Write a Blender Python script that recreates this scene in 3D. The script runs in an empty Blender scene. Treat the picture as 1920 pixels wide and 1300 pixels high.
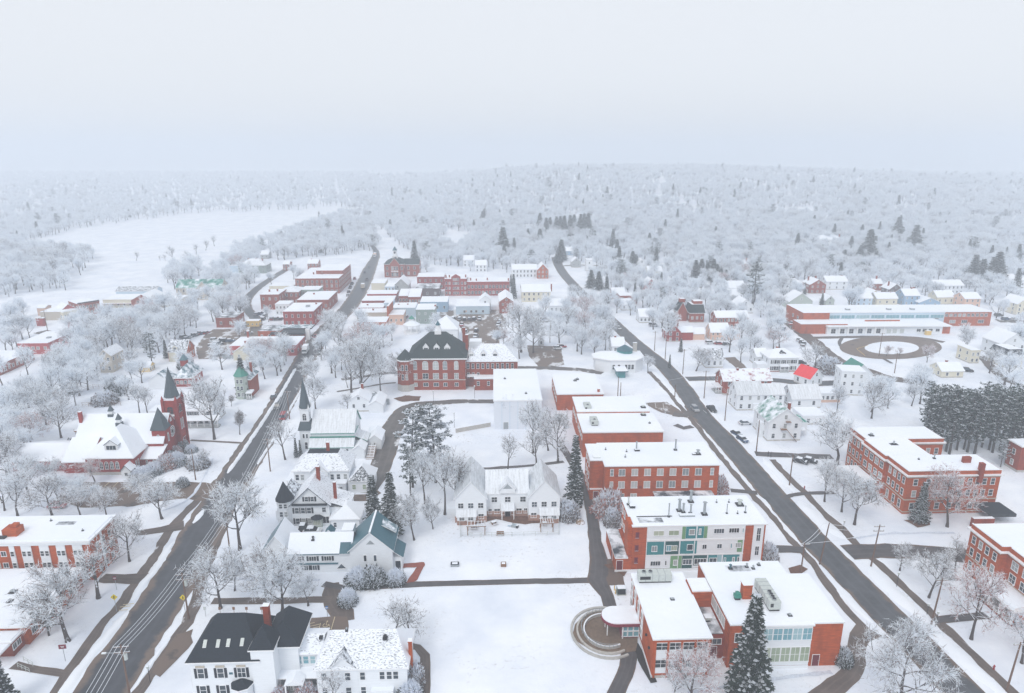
import bpy, math, random
import numpy as np
from mathutils import Vector, Matrix, noise
from mathutils.geometry import tessellate_polygon
R = math.radians
sc = bpy.context.scene
col = sc.collection
# ------------------------------------------------------------------ camera, sky, sun, exposure
F, CX, CY, PITCH, H = 1280.0, 960.0, 650.0, R(15.9), 90.0      # focal length in photo pixels, centre, tilt, drone height
cam = bpy.data.objects.new('camera', bpy.data.cameras.new('camera')); col.objects.link(cam)
cam.location = (0, 0, H); cam.rotation_euler = (R(90) - PITCH, 0, 0)
cam.data.lens = 36.0 * F / 1920.0; cam.data.sensor_width = 36.0; cam.data.sensor_fit = 'HORIZONTAL'
cam.data.clip_start = 1.0; cam.data.clip_end = 20000.0
sc.camera = cam
SUN_EL, SUN_AZ = 48.0, 205.0
w = bpy.data.worlds.new('World'); sc.world = w; w.use_nodes = True
nt = w.node_tree; nt.nodes.clear()
sky = nt.nodes.new('ShaderNodeTexSky'); sky.sky_type = 'NISHITA'; sky.sun_disc = False
sky.sun_elevation = R(SUN_EL); sky.sun_rotation = R(SUN_AZ); sky.dust_density = 4.0
mx = nt.nodes.new('ShaderNodeMix'); mx.data_type = 'RGBA'; mx.inputs[0].default_value = 0.88
mx.inputs[7].default_value = (8.5, 8.75, 9.15, 1)                # the even cloud deck
bg = nt.nodes.new('ShaderNodeBackground'); bg.inputs[1].default_value = 0.1
ow = nt.nodes.new('ShaderNodeOutputWorld')
nt.links.new(sky.outputs[0], mx.inputs[6]); nt.links.new(mx.outputs[2], bg.inputs[0]); nt.links.new(bg.outputs[0], ow.inputs[0])
sun = bpy.data.objects.new('sun', bpy.data.lights.new('sun', 'SUN')); col.objects.link(sun)
sun.data.energy = 1.4; sun.data.angle = R(25); sun.data.color = (1.0, 0.97, 0.93)
sun.rotation_euler = (R(90 - SUN_EL), 0, R(180 - SUN_AZ)); sun.location = (0, -100, 300)
vs = sc.view_settings
sc.display_settings.display_device = 'sRGB'
vs.view_transform = 'Standard'; vs.look = 'None'; vs.gamma = 1.0; vs.use_curve_mapping = False; vs.exposure = 0.12
cy = sc.cycles
cy.max_bounces = 12; cy.diffuse_bounces = 6; cy.glossy_bounces = 2; cy.transmission_bounces = 8; cy.volume_bounces = 2
cy.transparent_max_bounces = 4; cy.caustics_reflective = False; cy.caustics_refractive = False
cy.use_denoising = True; cy.sample_clamp_indirect = 4.0

# ------------------------------------------------------------------ small helpers
cp_, sp_ = math.cos(PITCH), math.sin(PITCH)
def at(px, py, z=0.0):
    """point at height z seen at photo pixel (px, py)"""
    a = (px - CX) / F; b = (py - CY) / F
    t = (z - H) / (-sp_ - b * cp_)
    return Vector((a * t, (cp_ - b * sp_) * t, z))
def sstep(a, b, x):
    t = min(1, max(0, (x - a) / (b - a))); return t * t * (3 - 2 * t)
def terrain(x, y):
    ax = sstep(-150, 190, x + 0.11 * (y - 600))                 # the hill stands right of the valley
    z = (54 * sstep(520, 1380, y) - 34 * sstep(1480, 2300, y)) * ax * (1 - .4 * sstep(300, 1100, x))
    z += 16 * sstep(900, 1500, y) * (1 - ax)
    z += (noise.noise((x / 160, y / 160, 3.1)) * 7 + noise.noise((x / 60, y / 60, 8.7)) * 2) * sstep(560, 900, y) * ax
    return max(z, 0)
def on_ground(px, py):
    p = at(px, py)
    for i in range(12): p = at(px, py, terrain(p.x, p.y))
    return p

def tag(o, label=None, cat=None, group=None, kind=None):
    if label: o['label'] = label
    if cat: o['category'] = cat
    if group: o['group'] = group
    if kind: o['kind'] = kind
    return o
def empty(name, loc, rz=0.0, parent=None):
    o = bpy.data.objects.new(name, None); col.objects.link(o)
    o.location = loc; o.rotation_euler = (0, 0, rz); o.empty_display_size = 0.2
    if parent: o.parent = parent
    return o
def link(name, data, parent=None, loc=(0, 0, 0), rz=0.0):
    o = bpy.data.objects.new(name, data); col.objects.link(o)
    o.location = loc; o.rotation_euler = (0, 0, rz)
    if parent: o.parent = parent
    return o
def copy_tree(o, parent=None):
    c = o.copy(); col.objects.link(c); c.parent = parent
    for ch in o.children: copy_tree(ch, c)
    return c

class MB:
    """collects faces with materials, then links them as one mesh object"""
    def __init__(s): s.v = []; s.f = []; s.m = []; s.mats = []
    def mi(s, m):
        if m not in s.mats: s.mats.append(m)
        return s.mats.index(m)
    def face(s, pts, m):
        n = len(s.v); s.v += [tuple(p) for p in pts]; s.f.append(tuple(range(n, n + len(pts)))); s.m.append(s.mi(m))
    def box(s, x0, y0, z0, x1, y1, z1, m, top=None, nobot=False, notop=False):
        a, b, c, d = (x0, y0), (x1, y0), (x1, y1), (x0, y1)
        s.prism([a, b, c, d], z0, z1, m, top, nobot, notop)
    def prism(s, poly, z0, z1, m, top=None, nobot=False, notop=False):
        k = len(poly)
        for i in range(k):
            a, b = poly[i], poly[(i + 1) % k]
            s.face([(a[0], a[1], z0), (b[0], b[1], z0), (b[0], b[1], z1), (a[0], a[1], z1)], m)
        if not notop: s.face([(p[0], p[1], z1) for p in poly], top or m)
        if not nobot: s.face([(p[0], p[1], z0) for p in reversed(poly)], m)
    def tube(s, pts, rads, m, n=6, cap=True):
        rings = []
        for i, p in enumerate(pts):
            p = Vector(p); d = (Vector(pts[min(i + 1, len(pts) - 1)]) - Vector(pts[max(i - 1, 0)]))
            d = d.normalized() if d.length > 1e-9 else Vector((0, 0, 1))
            u = d.orthogonal().normalized(); v = d.cross(u); r = rads[i] if isinstance(rads, (list, tuple)) else rads
            k = len(s.v)
            for j in range(n):
                a = 2 * math.pi * j / n; s.v.append(tuple(p + (u * math.cos(a) + v * math.sin(a)) * r))
            rings.append(k)
        q = s.mi(m)
        for a, b in zip(rings, rings[1:]):
            for j in range(n):
                s.f.append((a + j, a + (j + 1) % n, b + (j + 1) % n, b + j)); s.m.append(q)
        if cap and n > 2:
            s.f.append(tuple(rings[0] + j for j in reversed(range(n)))); s.m.append(q)
            s.f.append(tuple(rings[-1] + j for j in range(n))); s.m.append(q)
    def cone(s, cx, cy, z0, z1, r0, r1, m, n=12, ph=0.0):
        a = [(cx + r0 * math.cos(ph + 2 * math.pi * j / n), cy + r0 * math.sin(ph + 2 * math.pi * j / n), z0) for j in range(n)]
        b = [(cx + r1 * math.cos(ph + 2 * math.pi * j / n), cy + r1 * math.sin(ph + 2 * math.pi * j / n), z1) for j in range(n)]
        for j in range(n):
            k = (j + 1) % n
            if r1 > 1e-4: s.face([a[j], a[k], b[k], b[j]], m)
            else: s.face([a[j], a[k], (cx, cy, z1)], m)
        s.face(list(reversed(a)), m)
        if r1 > 1e-4: s.face(b, m)
    def mesh(s, name, smooth=False):
        me = bpy.data.meshes.new(name); me.from_pydata(s.v, [], s.f)
        for m in s.mats: me.materials.append(m)
        me.polygons.foreach_set('material_index', s.m)
        if smooth: me.polygons.foreach_set('use_smooth', [True] * len(s.f))
        me.update(); return me
    def build(s, name, parent=None, loc=(0, 0, 0), rz=0.0, smooth=False):
        return link(name, s.mesh(name, smooth), parent, loc, rz)

# ------------------------------------------------------------------ materials
MATS = {}
def nmat(name):
    m = bpy.data.materials.new(name); m.use_nodes = True
    t = m.node_tree; b = t.nodes['Principled BSDF']; b.inputs['Specular IOR Level'].default_value = 0.25
    return m, t, b
def ramp(t, fac, stops):
    r = t.nodes.new('ShaderNodeValToRGB'); e = r.color_ramp.elements
    while len(e) < len(stops): e.new(0.5)
    for q, (p, c) in zip(e, stops): q.position = p; q.color = (*c, 1) if len(c) == 3 else c
    t.links.new(fac, r.inputs[0]); return r.outputs[0]
def tex(t, kind='Object', scale=(1, 1, 1), rot=0.0):
    c = t.nodes.new('ShaderNodeTexCoord'); mp = t.nodes.new('ShaderNodeMapping'); mp.inputs['Scale'].default_value = scale
    mp.inputs['Rotation'].default_value = (0, 0, rot)
    t.links.new(c.outputs[kind], mp.inputs[0]); return mp.outputs[0]
def nz(t, vec, scale, detail=3.0, rough=0.5):
    n = t.nodes.new('ShaderNodeTexNoise'); n.inputs['Scale'].default_value = scale; n.inputs['Detail'].default_value = detail
    n.inputs['Roughness'].default_value = rough
    t.links.new(vec, n.inputs['Vector']); return n.outputs['Fac']
def mixc(t, fac, a, b):
    m = t.nodes.new('ShaderNodeMix'); m.data_type = 'RGBA'
    for k, v in ((0, fac), (6, a), (7, b)):
        if isinstance(v, (tuple, float, int)): m.inputs[k].default_value = (*v, 1) if isinstance(v, tuple) and len(v) == 3 else v
        else: t.links.new(v, m.inputs[k])
    return m.outputs[2]
def mul(c, k): return tuple(x * k for x in c)
def paint(name, c, rough=0.6, var=0.15, scale=(1, 1, 1), ns=1.5, bump=0.0):
    if name in MATS: return MATS[name]
    m, t, b = nmat(name)
    f = nz(t, tex(t, 'Object', scale), ns, 4.0, 0.6)
    t.links.new(ramp(t, f, [(0.25, mul(c, 1 - var)), (0.75, mul(c, 1 + var))]), b.inputs['Base Color'])
    b.inputs['Roughness'].default_value = rough
    if bump:
        bp = t.nodes.new('ShaderNodeBump'); bp.inputs['Strength'].default_value = bump; bp.inputs['Distance'].default_value = 0.1
        t.links.new(f, bp.inputs['Height']); t.links.new(bp.outputs[0], b.inputs['Normal'])
    MATS[name] = m; return m
SNOWC = (0.80, 0.84, 0.90)
def patchy(name, c, cover, ns=0.5, streak=(1, 1, 1), rough=0.5, soft=0.10, dirt=None):
    """a roof of colour c that snow covers in patches (cover 0..1)"""
    if name in MATS: return MATS[name]
    m, t, b = nmat(name)
    f = nz(t, tex(t, 'Object', streak), ns, 6.0, 0.62)
    d = ramp(t, nz(t, tex(t), 1.8, 3), [(0.3, mul(c, 0.75)), (0.7, mul(c, 1.25))])
    p = 0.68 - 0.36 * cover
    k = ramp(t, f, [(p - soft, (0, 0, 0)), (p + soft, (1, 1, 1))])
    t.links.new(mixc(t, k, d, SNOWC), b.inputs['Base Color']); b.inputs['Roughness'].default_value = rough
    MATS[name] = m; return m
def make_snow(name, lo, hi, big, fine, weeds=0.0):
    m, t, b = nmat(name)
    v = tex(t); f1 = nz(t, v, big, 5, 0.6); f2 = nz(t, v, fine, 6, 0.65); base = ramp(t, f1, [(0.3, lo), (0.65, hi)])
    if weeds:                                                    # stubble and litter showing through thin snow in drifts
        g = t.nodes.new('ShaderNodeMath'); g.operation = 'MULTIPLY'; t.links.new(ramp(t, nz(t, v, .045, 4, .6), [(.48, (0, 0, 0)), (.64, (1, 1, 1))]), g.inputs[0]); t.links.new(ramp(t, nz(t, v, 1.1, 5, .75), [(.56, (0, 0, 0)), (.66, (1, 1, 1))]), g.inputs[1])
        base = mixc(t, g.outputs[0], base, weeds)
    t.links.new(base, b.inputs['Base Color'])
    b.inputs['Roughness'].default_value = 0.8
    bp = t.nodes.new('ShaderNodeBump'); bp.inputs['Strength'].default_value = 0.7; bp.inputs['Distance'].default_value = 0.25
    t.links.new(f2, bp.inputs['Height']); t.links.new(bp.outputs[0], b.inputs['Normal'])
    MATS[name] = m; return m
M_ground = make_snow('snow_ground', (0.68, 0.73, 0.82), (0.84, 0.87, 0.92), 0.07, 0.4, (0.46, 0.45, 0.46))
M_snow = make_snow('roof_snow', (0.78, 0.83, 0.90), (0.84, 0.87, 0.92), 0.08, 0.6)
M_white = paint('white_paint', (0.74, 0.77, 0.80), 0.5, 0.05, (0.3, 0.3, 3.0), 2)
M_trim = paint('white_trim', (0.78, 0.79, 0.80), 0.45, 0.04)
def siding(name, c, var=0.08): return paint(name, c, 0.55, var, (0.4, 0.4, 4.0), 1.6)
def brick(name, c):
    m = paint(name, c, 0.8, 0.3, (0.35, 0.35, 2.4), 1.4); t = m.node_tree; b = t.nodes['Principled BSDF']; l = b.inputs['Base Color'].links[0].from_socket    # damp and sooty patches
    t.links.new(mixc(t, ramp(t, nz(t, tex(t, 'Object', (1, 1, .45)), .5, 5, .65), [(.44, (0, 0, 0)), (.72, (.75, .75, .75))]), l, mul(c, .5)), b.inputs['Base Color']); return m
M_brick = brick('orange_brick', (0.42, 0.076, 0.014))
M_brick2 = brick('dark_red_brick', (0.28, 0.044, 0.017))
M_brick3 = brick('church_red_brick', (0.31, 0.027, 0.021))
M_redpaint = siding('red_painted_wall', (0.42, 0.05, 0.05))
M_cream = siding('cream_siding', (0.66, 0.62, 0.50)); M_tan = siding('tan_siding', (0.48, 0.43, 0.36))
M_grey = siding('grey_siding', (0.36, 0.38, 0.38)); M_blue = siding('blue_siding', (0.28, 0.42, 0.56))
M_pblue = siding('pale_blue_siding', (0.50, 0.62, 0.72)); M_peach = siding('peach_siding', (0.66, 0.44, 0.34))
M_sage = siding('sage_siding', (0.42, 0.47, 0.42)); M_greygreen = siding('grey_green_siding', (0.23, 0.29, 0.27))
M_yellow = siding('yellow_siding', (0.70, 0.48, 0.16)); M_darkwall = siding('dark_brown_siding', (0.10, 0.07, 0.07))
M_stone = paint('pale_stone', (0.45, 0.43, 0.40), 0.8, 0.25, (1, 1, 2), 2)
M_conc = paint('concrete', (0.42, 0.41, 0.39), 0.8, 0.2)
M_slate = paint('black_shingles', (0.010, 0.016, 0.025), 0.8, 0.3, (1, 1, 3), 2)
M_slate2 = paint('dark_green_slate', (0.020, 0.034, 0.036), 0.8, 0.25, (1, 1, 3), 2)
M_steep = paint('steeple_shingles', (0.06, 0.085, 0.10), 0.6, 0.2, (1, 1, 3), 2)
M_teal = paint('teal_metal', (0.035, 0.115, 0.15), 0.35, 0.15, (3, 3, 0.3), 1)
M_green = paint('green_metal', (0.03, 0.22, 0.17), 0.4, 0.2)
M_redroof = paint('red_metal', (0.75, 0.03, 0.04), 0.4, 0.1)
M_tar = paint('black_roof_membrane', (0.035, 0.042, 0.05), 0.7, 0.3)
M_dark = paint('dark_metal', (0.02, 0.02, 0.025), 0.5, 0.2); M_graymetal = paint('galvanised_metal', (0.30, 0.33, 0.35), 0.4, 0.15)
M_lightmetal = paint('pale_metal', (0.50, 0.54, 0.52), 0.4, 0.12, (1, 1, 1), 3)
M_wood = paint('weathered_wood', (0.22, 0.12, 0.07), 0.8, 0.3, (1, 1, 6), 2); M_pole = paint('pole_wood', (0.15, 0.09, 0.065), 0.85, 0.25, (4, 4, 0.3), 2)
M_pslate = patchy('slate_with_snow', (0.02, 0.028, 0.04), 0.55, 1.6, (1, .6, 1), 0.6)
M_lslate = patchy('slate_with_thin_snow', (0.02, 0.028, 0.04), 0.86, 3.2, (.6, 1, 1), 0.6)
M_pteal = patchy('teal_metal_with_snow', (0.035, 0.115, 0.15), 0.5, 0.5)
M_pgreen = patchy('green_metal_with_snow', (0.03, 0.22, 0.17), 0.35, 0.3)
M_pgreen2 = patchy('green_shingles_with_snow', (0.04, 0.20, 0.15), 0.62, 0.35)
M_metalroof = patchy('grey_metal_roof_thin_snow', (0.33, 0.36, 0.37), 0.66, 1.2, (2.5, 0.25, 0.25), 0.4, 0.3)
M_metalroof2 = patchy('pale_metal_roof_thin_snow', (0.45, 0.47, 0.48), 0.75, 1.0, (2.5, 0.25, 0.25), 0.4, 0.3)
M_ptar = patchy('membrane_with_snow', (0.04, 0.05, 0.065), 0.55, 0.25)
M_snowbrown = patchy('snow_with_red_shingles', (0.30, 0.06, 0.07), 0.80, 0.5)
def make_glass(name, dark, light, thr, rough=0.12):
    m, t, b = nmat(name)
    oi = t.nodes.new('ShaderNodeObjectInfo')
    r = ramp(t, oi.outputs['Random'], [(0.0, dark), (thr - 0.02, mul(dark, 1.6)), (thr, light), (1.0, mul(light, 0.7))])
    r.node.color_ramp.interpolation = 'CONSTANT'
    t.links.new(r, b.inputs['Base Color']); b.inputs['Roughness'].default_value = rough; b.inputs['Specular IOR Level'].default_value = 0.5
    MATS[name] = m; return m
M_glass = make_glass('window_glass', (0.03, 0.045, 0.06), (0.30, 0.32, 0.32), 0.75)
M_glassd = make_glass('dark_glass', (0.012, 0.016, 0.022), (0.05, 0.07, 0.09), 0.7)
M_glasst = make_glass('teal_glass', (0.16, 0.34, 0.40), (0.30, 0.46, 0.50), 0.6)
M_glassc = make_glass('curtained_glass', (0.30, 0.36, 0.26), (0.42, 0.46, 0.36), 0.5)
M_glassl = make_glass('curtained_dorm_glass', (0.22, 0.26, 0.28), (0.46, 0.48, 0.48), 0.4)
M_pteal1 = paint('teal_panel', (0.03, 0.21, 0.23), 0.45, 0.08); M_pteal2 = paint('deep_teal_panel', (0.008, 0.075, 0.075), 0.45, 0.08)
M_pgrn = paint('leaf_green_panel', (0.15, 0.30, 0.15), 0.45, 0.08)
M_maroon = paint('maroon_fascia', (0.20, 0.02, 0.04), 0.5, 0.1); M_shut = paint('black_shutter', (0.018, 0.022, 0.032), 0.5, 0.1)
M_door = paint('maroon_door', (0.13, 0.012, 0.02), 0.5, 0.1)
# ------------------------------------------------------------------ buildings: walls, roofs, windows
WC = {}
FACE = {'f': 0, 'r': 90, 'b': 180, 'l': -90}
def bars(mb, w, h, style, fm, dp=0.09, t=0.1):
    x0, x1 = -w / 2, w / 2
    if style == 'arch':
        n = 8; r = w / 2; hz = h - r; pr = None
        for i in range(n + 1):
            a = math.pi * i / n; p = (r * math.cos(a), r * math.sin(a) + hz); q = ((r + t) * math.cos(a), (r + t) * math.sin(a) + hz)
            if pr:
                (a0, b0) = pr
                mb.face([(a0[0], -dp, a0[1]), (p[0], -dp, p[1]), (q[0], -dp, q[1]), (b0[0], -dp, b0[1])][::-1], fm)
                mb.face([(b0[0], -dp, b0[1]), (q[0], -dp, q[1]), (q[0], 0, q[1]), (b0[0], 0, b0[1])][::-1], fm)
            pr = (p, q)
        mb.box(x0 - t, -dp, 0, x0, 0, hz, fm); mb.box(x1, -dp, 0, x1 + t, 0, hz, fm)
        mb.box(-t / 3, -dp + .02, 0, t / 3, -.035, h, fm); mb.box(x0, -dp + .015, hz - t / 3, x1, -.035, hz + t / 3, fm)
        mb.box(x0, -dp + .015, hz * .5 - t / 3, x1, -.035, hz * .5 + t / 3, fm)
    else:
        mb.box(x0 - t, -dp, 0, x0, 0, h, fm); mb.box(x1, -dp, 0, x1 + t, 0, h, fm)
        mb.box(x0 - t, -dp - .01, h, x1 + t, 0, h + t, fm)
        if style in ('dh', 'grid', 'x2h'): mb.box(x0, -dp + .02, h * .5 - t / 3, x1, -.035, h * .5 + t / 3, fm)
        if style in ('x2', 'grid', 'x2h'): mb.box(-t / 3, -dp + .025, 0, t / 3, -.036, h, fm)
        if style in ('x3', 'x4', 'x6'):
            k = int(style[1])
            for i in range(1, k): mb.box(x0 + w * i / k - t / 3, -dp + .025, 0, x0 + w * i / k + t / 3, -.036, h, fm)
    mb.box(x0 - t * 1.4, -dp - .06, -t, x1 + t * 1.4, 0, 0, fm, M_snow)
def pane_face(mb, w, h, style, gm):
    if style == 'arch':
        r = w / 2; hz = h - r; pts = [(-r, -.03, 0), (r, -.03, 0)] + [(r * math.cos(math.pi * i / 8), -.03, r * math.sin(math.pi * i / 8) + hz) for i in range(9)]
        mb.face(pts, gm)
    else: mb.face([(-w / 2, -.03, 0), (w / 2, -.03, 0), (w / 2, -.03, h), (-w / 2, -.03, h)], gm)
def wmesh(w, h, style, fm, gm, what):
    k = (round(w, 2), round(h, 2), style, fm.name, gm.name, what)
    if k not in WC:
        mb = MB()
        if what != 'pane': bars(mb, w, h, style, fm)
        if what != 'frame': pane_face(mb, w, h, style, gm)
        WC[k] = mb.mesh('window' if what != 'pane' else 'pane')
    return WC[k]
def smesh(h, sm):
    k = ('shutter', round(h, 2), sm.name)
    if k not in WC:
        mb = MB(); mb.box(-.22, -.07, -.02, .22, 0, h + .02, sm)
        for i in range(5): mb.box(-.17, -.085, .1 + h * i / 5, .17, -.07, .1 + h * (i + .6) / 5, sm)
        WC[k] = mb.mesh('shutter')
    return WC[k]

class B:
    """one building: an Empty at its front left ground corner, x along the front, y away from the camera"""
    def __init__(s, name, label, cat, p0, p1, z=0, rot=2.5, group=None, near=False, w=None):
        A = at(*p0, z); Q = at(*p1, z)
        if z == 0: A = on_ground(*p0); Q = on_ground(*p1)
        s.a = math.atan2(Q.y - A.y, Q.x - A.x) if rot == 'm' else R(rot)
        s.w = w or (Q - A).to_2d().dot(Vector((math.cos(s.a), math.sin(s.a))))
        s.root = tag(empty(name, (A.x, A.y, terrain(A.x, A.y)), s.a), label, cat, group); s.near = near
    def W(s, x, y, z=0):
        return s.root.location + Matrix.Rotation(s.a, 3, 'Z') @ Vector((x, y, z))
    def loc(s, px, py, z):
        """local coordinates of the photo pixel at height z"""
        return Matrix.Rotation(-s.a, 3, 'Z') @ (at(px, py, z) - s.root.location)
    def part(s, name, mb, parent=None, loc=(0, 0, 0), rz=0.0, smooth=False): return mb.build(name, parent or s.root, loc, rz, smooth)
    def box(s, name, x0, y0, z0, x1, y1, z1, m, top=None, parent=None, nobot=True):
        mb = MB(); mb.box(x0, y0, z0, x1, y1, z1, m, top, nobot); return s.part(name, mb, parent)
    def win(s, face, pos, u, z, w=1.0, h=1.5, style='dh', fm=None, gm=None, shut=None, name='window'):
        """pos: the wall plane (y for f/b, x for l/r); u: along the wall; z: sill height"""
        loc = (u, pos, z) if face in 'fb' else (pos, u, z)
        fm = fm or M_trim; gm = gm or M_glass; rz = R(FACE[face])
        if s.near:
            o = link(name, wmesh(w, h, style, fm, gm, 'frame'), s.root, loc, rz)
            link('pane', wmesh(w, h, style, fm, gm, 'pane'), o)
        else: o = link(name, wmesh(w, h, style, fm, gm, 'both'), s.root, loc, rz)
        if shut:
            for q in (-1, 1): link('shutter', smesh(h, shut), o, (q * (w / 2 + .36), 0, 0))
        return o
    def wins(s, face, pos, us, zs, **k):
        for z in zs:
            for u in us: s.win(face, pos, u, z, **k)
    def door(s, face, pos, u, z=0.15, w=1.1, h=2.2, m=None):
        mb = MB(); mb.box(-w / 2 - .1, -.06, 0, w / 2 + .1, 0, h + .1, M_trim); mb.box(-w / 2, -.09, .01, w / 2, -.061, h, m or M_door)
        loc = (u, pos, z) if face in 'fb' else (pos, u, z)
        o = s.part('door', mb, None, loc, R(FACE[face]))
        if s.near:
            hb = MB(); hb.box(w / 2 - .2, -.16, h * .45, w / 2 - .14, -.09, h * .5, M_graymetal); hb.build('handle', o)
        return o
    def flat(s, x0, y0, x1, y1, z, over=0.25, fascia=None, t=0.35, m=None, name='roof'):
        mb = MB(); f = fascia or M_trim
        mb.box(x0 - over, y0 - over, z, x1 + over, y1 + over, z + t, f, m or M_snow)
        e = over * .6 + .05                                      # snow bed a little inside the rim
        mb.box(x0 + e * .5, y0 + e * .5, z + t, x1 - e * .5, y1 - e * .5, z + t + .12, m or M_snow, None, True)
        return s.part(name, mb)
    def slab(s, mb, pts, t, top, edge):
        """sloped slab: pts counter-clockwise seen from above"""
        lo = [(p[0], p[1], p[2] - t) for p in pts]
        mb.face(pts, top); mb.face(lo[::-1], edge)
        for i in range(len(pts)):
            j = (i + 1) % len(pts); mb.face([lo[i], lo[j], pts[j], pts[i]], edge)
    def gable(s, x0, y0, x1, y1, z, rise, axis, wm, rm, over=0.45, t=0.22, z0=0, edge=None, walls=True, name='roof', rm2=None):
        edge = edge or M_trim; rm2 = rm2 or rm; mb = MB()
        if axis == 'x':
            m = (y0 + y1) / 2; k = rise / (m - y0); q = over
            if walls:
                mb.face([(x0, y0, z0), (x1, y0, z0), (x1, y0, z), (x0, y0, z)], wm); mb.face([(x1, y1, z0), (x0, y1, z0), (x0, y1, z), (x1, y1, z)], wm)
                mb.face([(x1, y0, z0), (x1, y1, z0), (x1, y1, z), (x1, m, z + rise), (x1, y0, z)], wm)
                mb.face([(x0, y1, z0), (x0, y0, z0), (x0, y0, z), (x0, m, z + rise), (x0, y1, z)], wm)
            r = MB(); tz = z + t
            s.slab(r, [(x0 - q, y0 - q, tz - k * q), (x1 + q, y0 - q, tz - k * q), (x1 + q, m, tz + rise), (x0 - q, m, tz + rise)], t, rm, edge)
            s.slab(r, [(x0 - q, m, tz + rise), (x1 + q, m, tz + rise), (x1 + q, y1 + q, tz - k * q), (x0 - q, y1 + q, tz - k * q)], t, rm2, edge)
        else:
            m = (x0 + x1) / 2; k = rise / (m - x0); q = over
            if walls:
                mb.face([(x0, y0, z0), (x1, y0, z0), (x1, y0, z), (m, y0, z + rise), (x0, y0, z)], wm)
                mb.face([(x1, y1, z0), (x0, y1, z0), (x0, y1, z), (m, y1, z + rise), (x1, y1, z)], wm)
                mb.face([(x1, y0, z0), (x1, y1, z0), (x1, y1, z), (x1, y0, z)], wm); mb.face([(x0, y1, z0), (x0, y0, z0), (x0, y0, z), (x0, y1, z)], wm)
            r = MB(); tz = z + t
            s.slab(r, [(x0 - q, y0 - q, tz - k * q), (m, y0 - q, tz + rise), (m, y1 + q, tz + rise), (x0 - q, y1 + q, tz - k * q)], t, rm, edge)
            s.slab(r, [(m, y0 - q, tz + rise), (x1 + q, y0 - q, tz - k * q), (x1 + q, y1 + q, tz - k * q), (m, y1 + q, tz + rise)], t, rm2, edge)
        if walls: s.part('wall', mb)
        return s.part(name, r)
    def hip(s, x0, y0, x1, y1, z, rise, rm, over=0.5, t=0.25, edge=None, inset=None, flat_top=0.0, topm=None, name='roof', rm2=None):
        """hip roof; flat_top > 0 leaves a flat deck of that fraction on top (a mansard); rm2 the side and rear slopes"""
        edge = edge or M_trim; mb = MB(); rm2 = rm2 or rm
        x0, y0, x1, y1 = x0 - over, y0 - over, x1 + over, y1 + over
        mb.box(x0, y0, z, x1, y1, z + t, edge)
        z += t; d = min(x1 - x0, y1 - y0) / 2 * (1 - flat_top); i = inset if inset is not None else d
        if flat_top > 0: a = [(x0 + d, y0 + d), (x1 - d, y0 + d), (x1 - d, y1 - d), (x0 + d, y1 - d)]
        elif x1 - x0 >= y1 - y0: m = (y0 + y1) / 2; a = [(x0 + i, m), (x1 - i, m), (x1 - i, m), (x0 + i, m)]
        else: m = (x0 + x1) / 2; a = [(m, y0 + i), (m, y0 + i), (m, y1 - i), (m, y1 - i)]
        e = .03
        b = [(x0 + e, y0 + e), (x1 - e, y0 + e), (x1 - e, y1 - e), (x0 + e, y1 - e)]
        for k in range(4):
            j = (k + 1) % 4; pts = [(*b[k], z + .005), (*b[j], z + .005), (*a[j], z + rise)]
            if a[k] != a[j]: pts.append((*a[k], z + rise))
            mb.face(pts, rm if k == 0 else rm2)
        if flat_top > 0: mb.face([(*p, z + rise) for p in a], topm or M_snow)
        return s.part(name, mb)
    def chimney(s, x, y, z0, z1, w=0.8, d=0.7, m=None):
        mb = MB(); mb.box(x - w / 2, y - d / 2, z0, x + w / 2, y + d / 2, z1, m or M_brick2)
        mb.box(x - w / 2 - .08, y - d / 2 - .08, z1, x + w / 2 + .08, y + d / 2 + .08, z1 + .18, m or M_brick2, M_snow)
        return s.part('chimney', mb)
    def dormer(s, x, y, z, w=1.6, h=1.5, rise=0.8, depth=3.0, wm=None, rm=None, gw=0.9, gh=1.1, style='x2', edge=None):
        """gabled dormer whose front wall stands at local (x, y, z)"""
        wm = wm or M_white; rm = rm or M_snow; mb = MB(); x0, x1 = x - w / 2, x + w / 2
        mb.face([(x0, y, z), (x1, y, z), (x1, y, z + h), (x, y, z + h + rise), (x0, y, z + h)], wm)
        mb.face([(x1, y, z), (x1, y + depth, z), (x1, y + depth, z + h), (x1, y, z + h)], wm)
        mb.face([(x0, y + depth, z), (x0, y, z), (x0, y, z + h), (x0, y + depth, z + h)], wm)
        q = .18; k = rise / (w / 2); tz = z + h + .14; e = edge or M_trim
        s.slab(mb, [(x0 - q, y - q, tz - k * q), (x, y - q, tz + rise), (x, y + depth, tz + rise), (x0 - q, y + depth, tz - k * q)], .14, rm, e)
        s.slab(mb, [(x, y - q, tz + rise), (x1 + q, y - q, tz - k * q), (x1 + q, y + depth, tz - k * q), (x, y + depth, tz + rise)], .14, rm, e)
        o = s.part('dormer', mb)
        link('window', wmesh(gw, gh, style, M_trim, M_glass, 'both'), o, (x, y, z + (h - gh) * .4))
        return o
    def stack(s, x, y, z, h=1.4, r=0.16, m=None, base=True):
        mb = MB(); m = m or M_graymetal
        if base: mb.box(x - r * 2, y - r * 2, z, x + r * 2, y + r * 2, z + .3, M_dark)
        mb.tube([(x, y, z), (x, y, z + h)], r, m, 8); mb.cone(x, y, z + h + .1, z + h + .35, r * 1.7, .03, m, 8)
        return s.part('roof_vent', mb)
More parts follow.
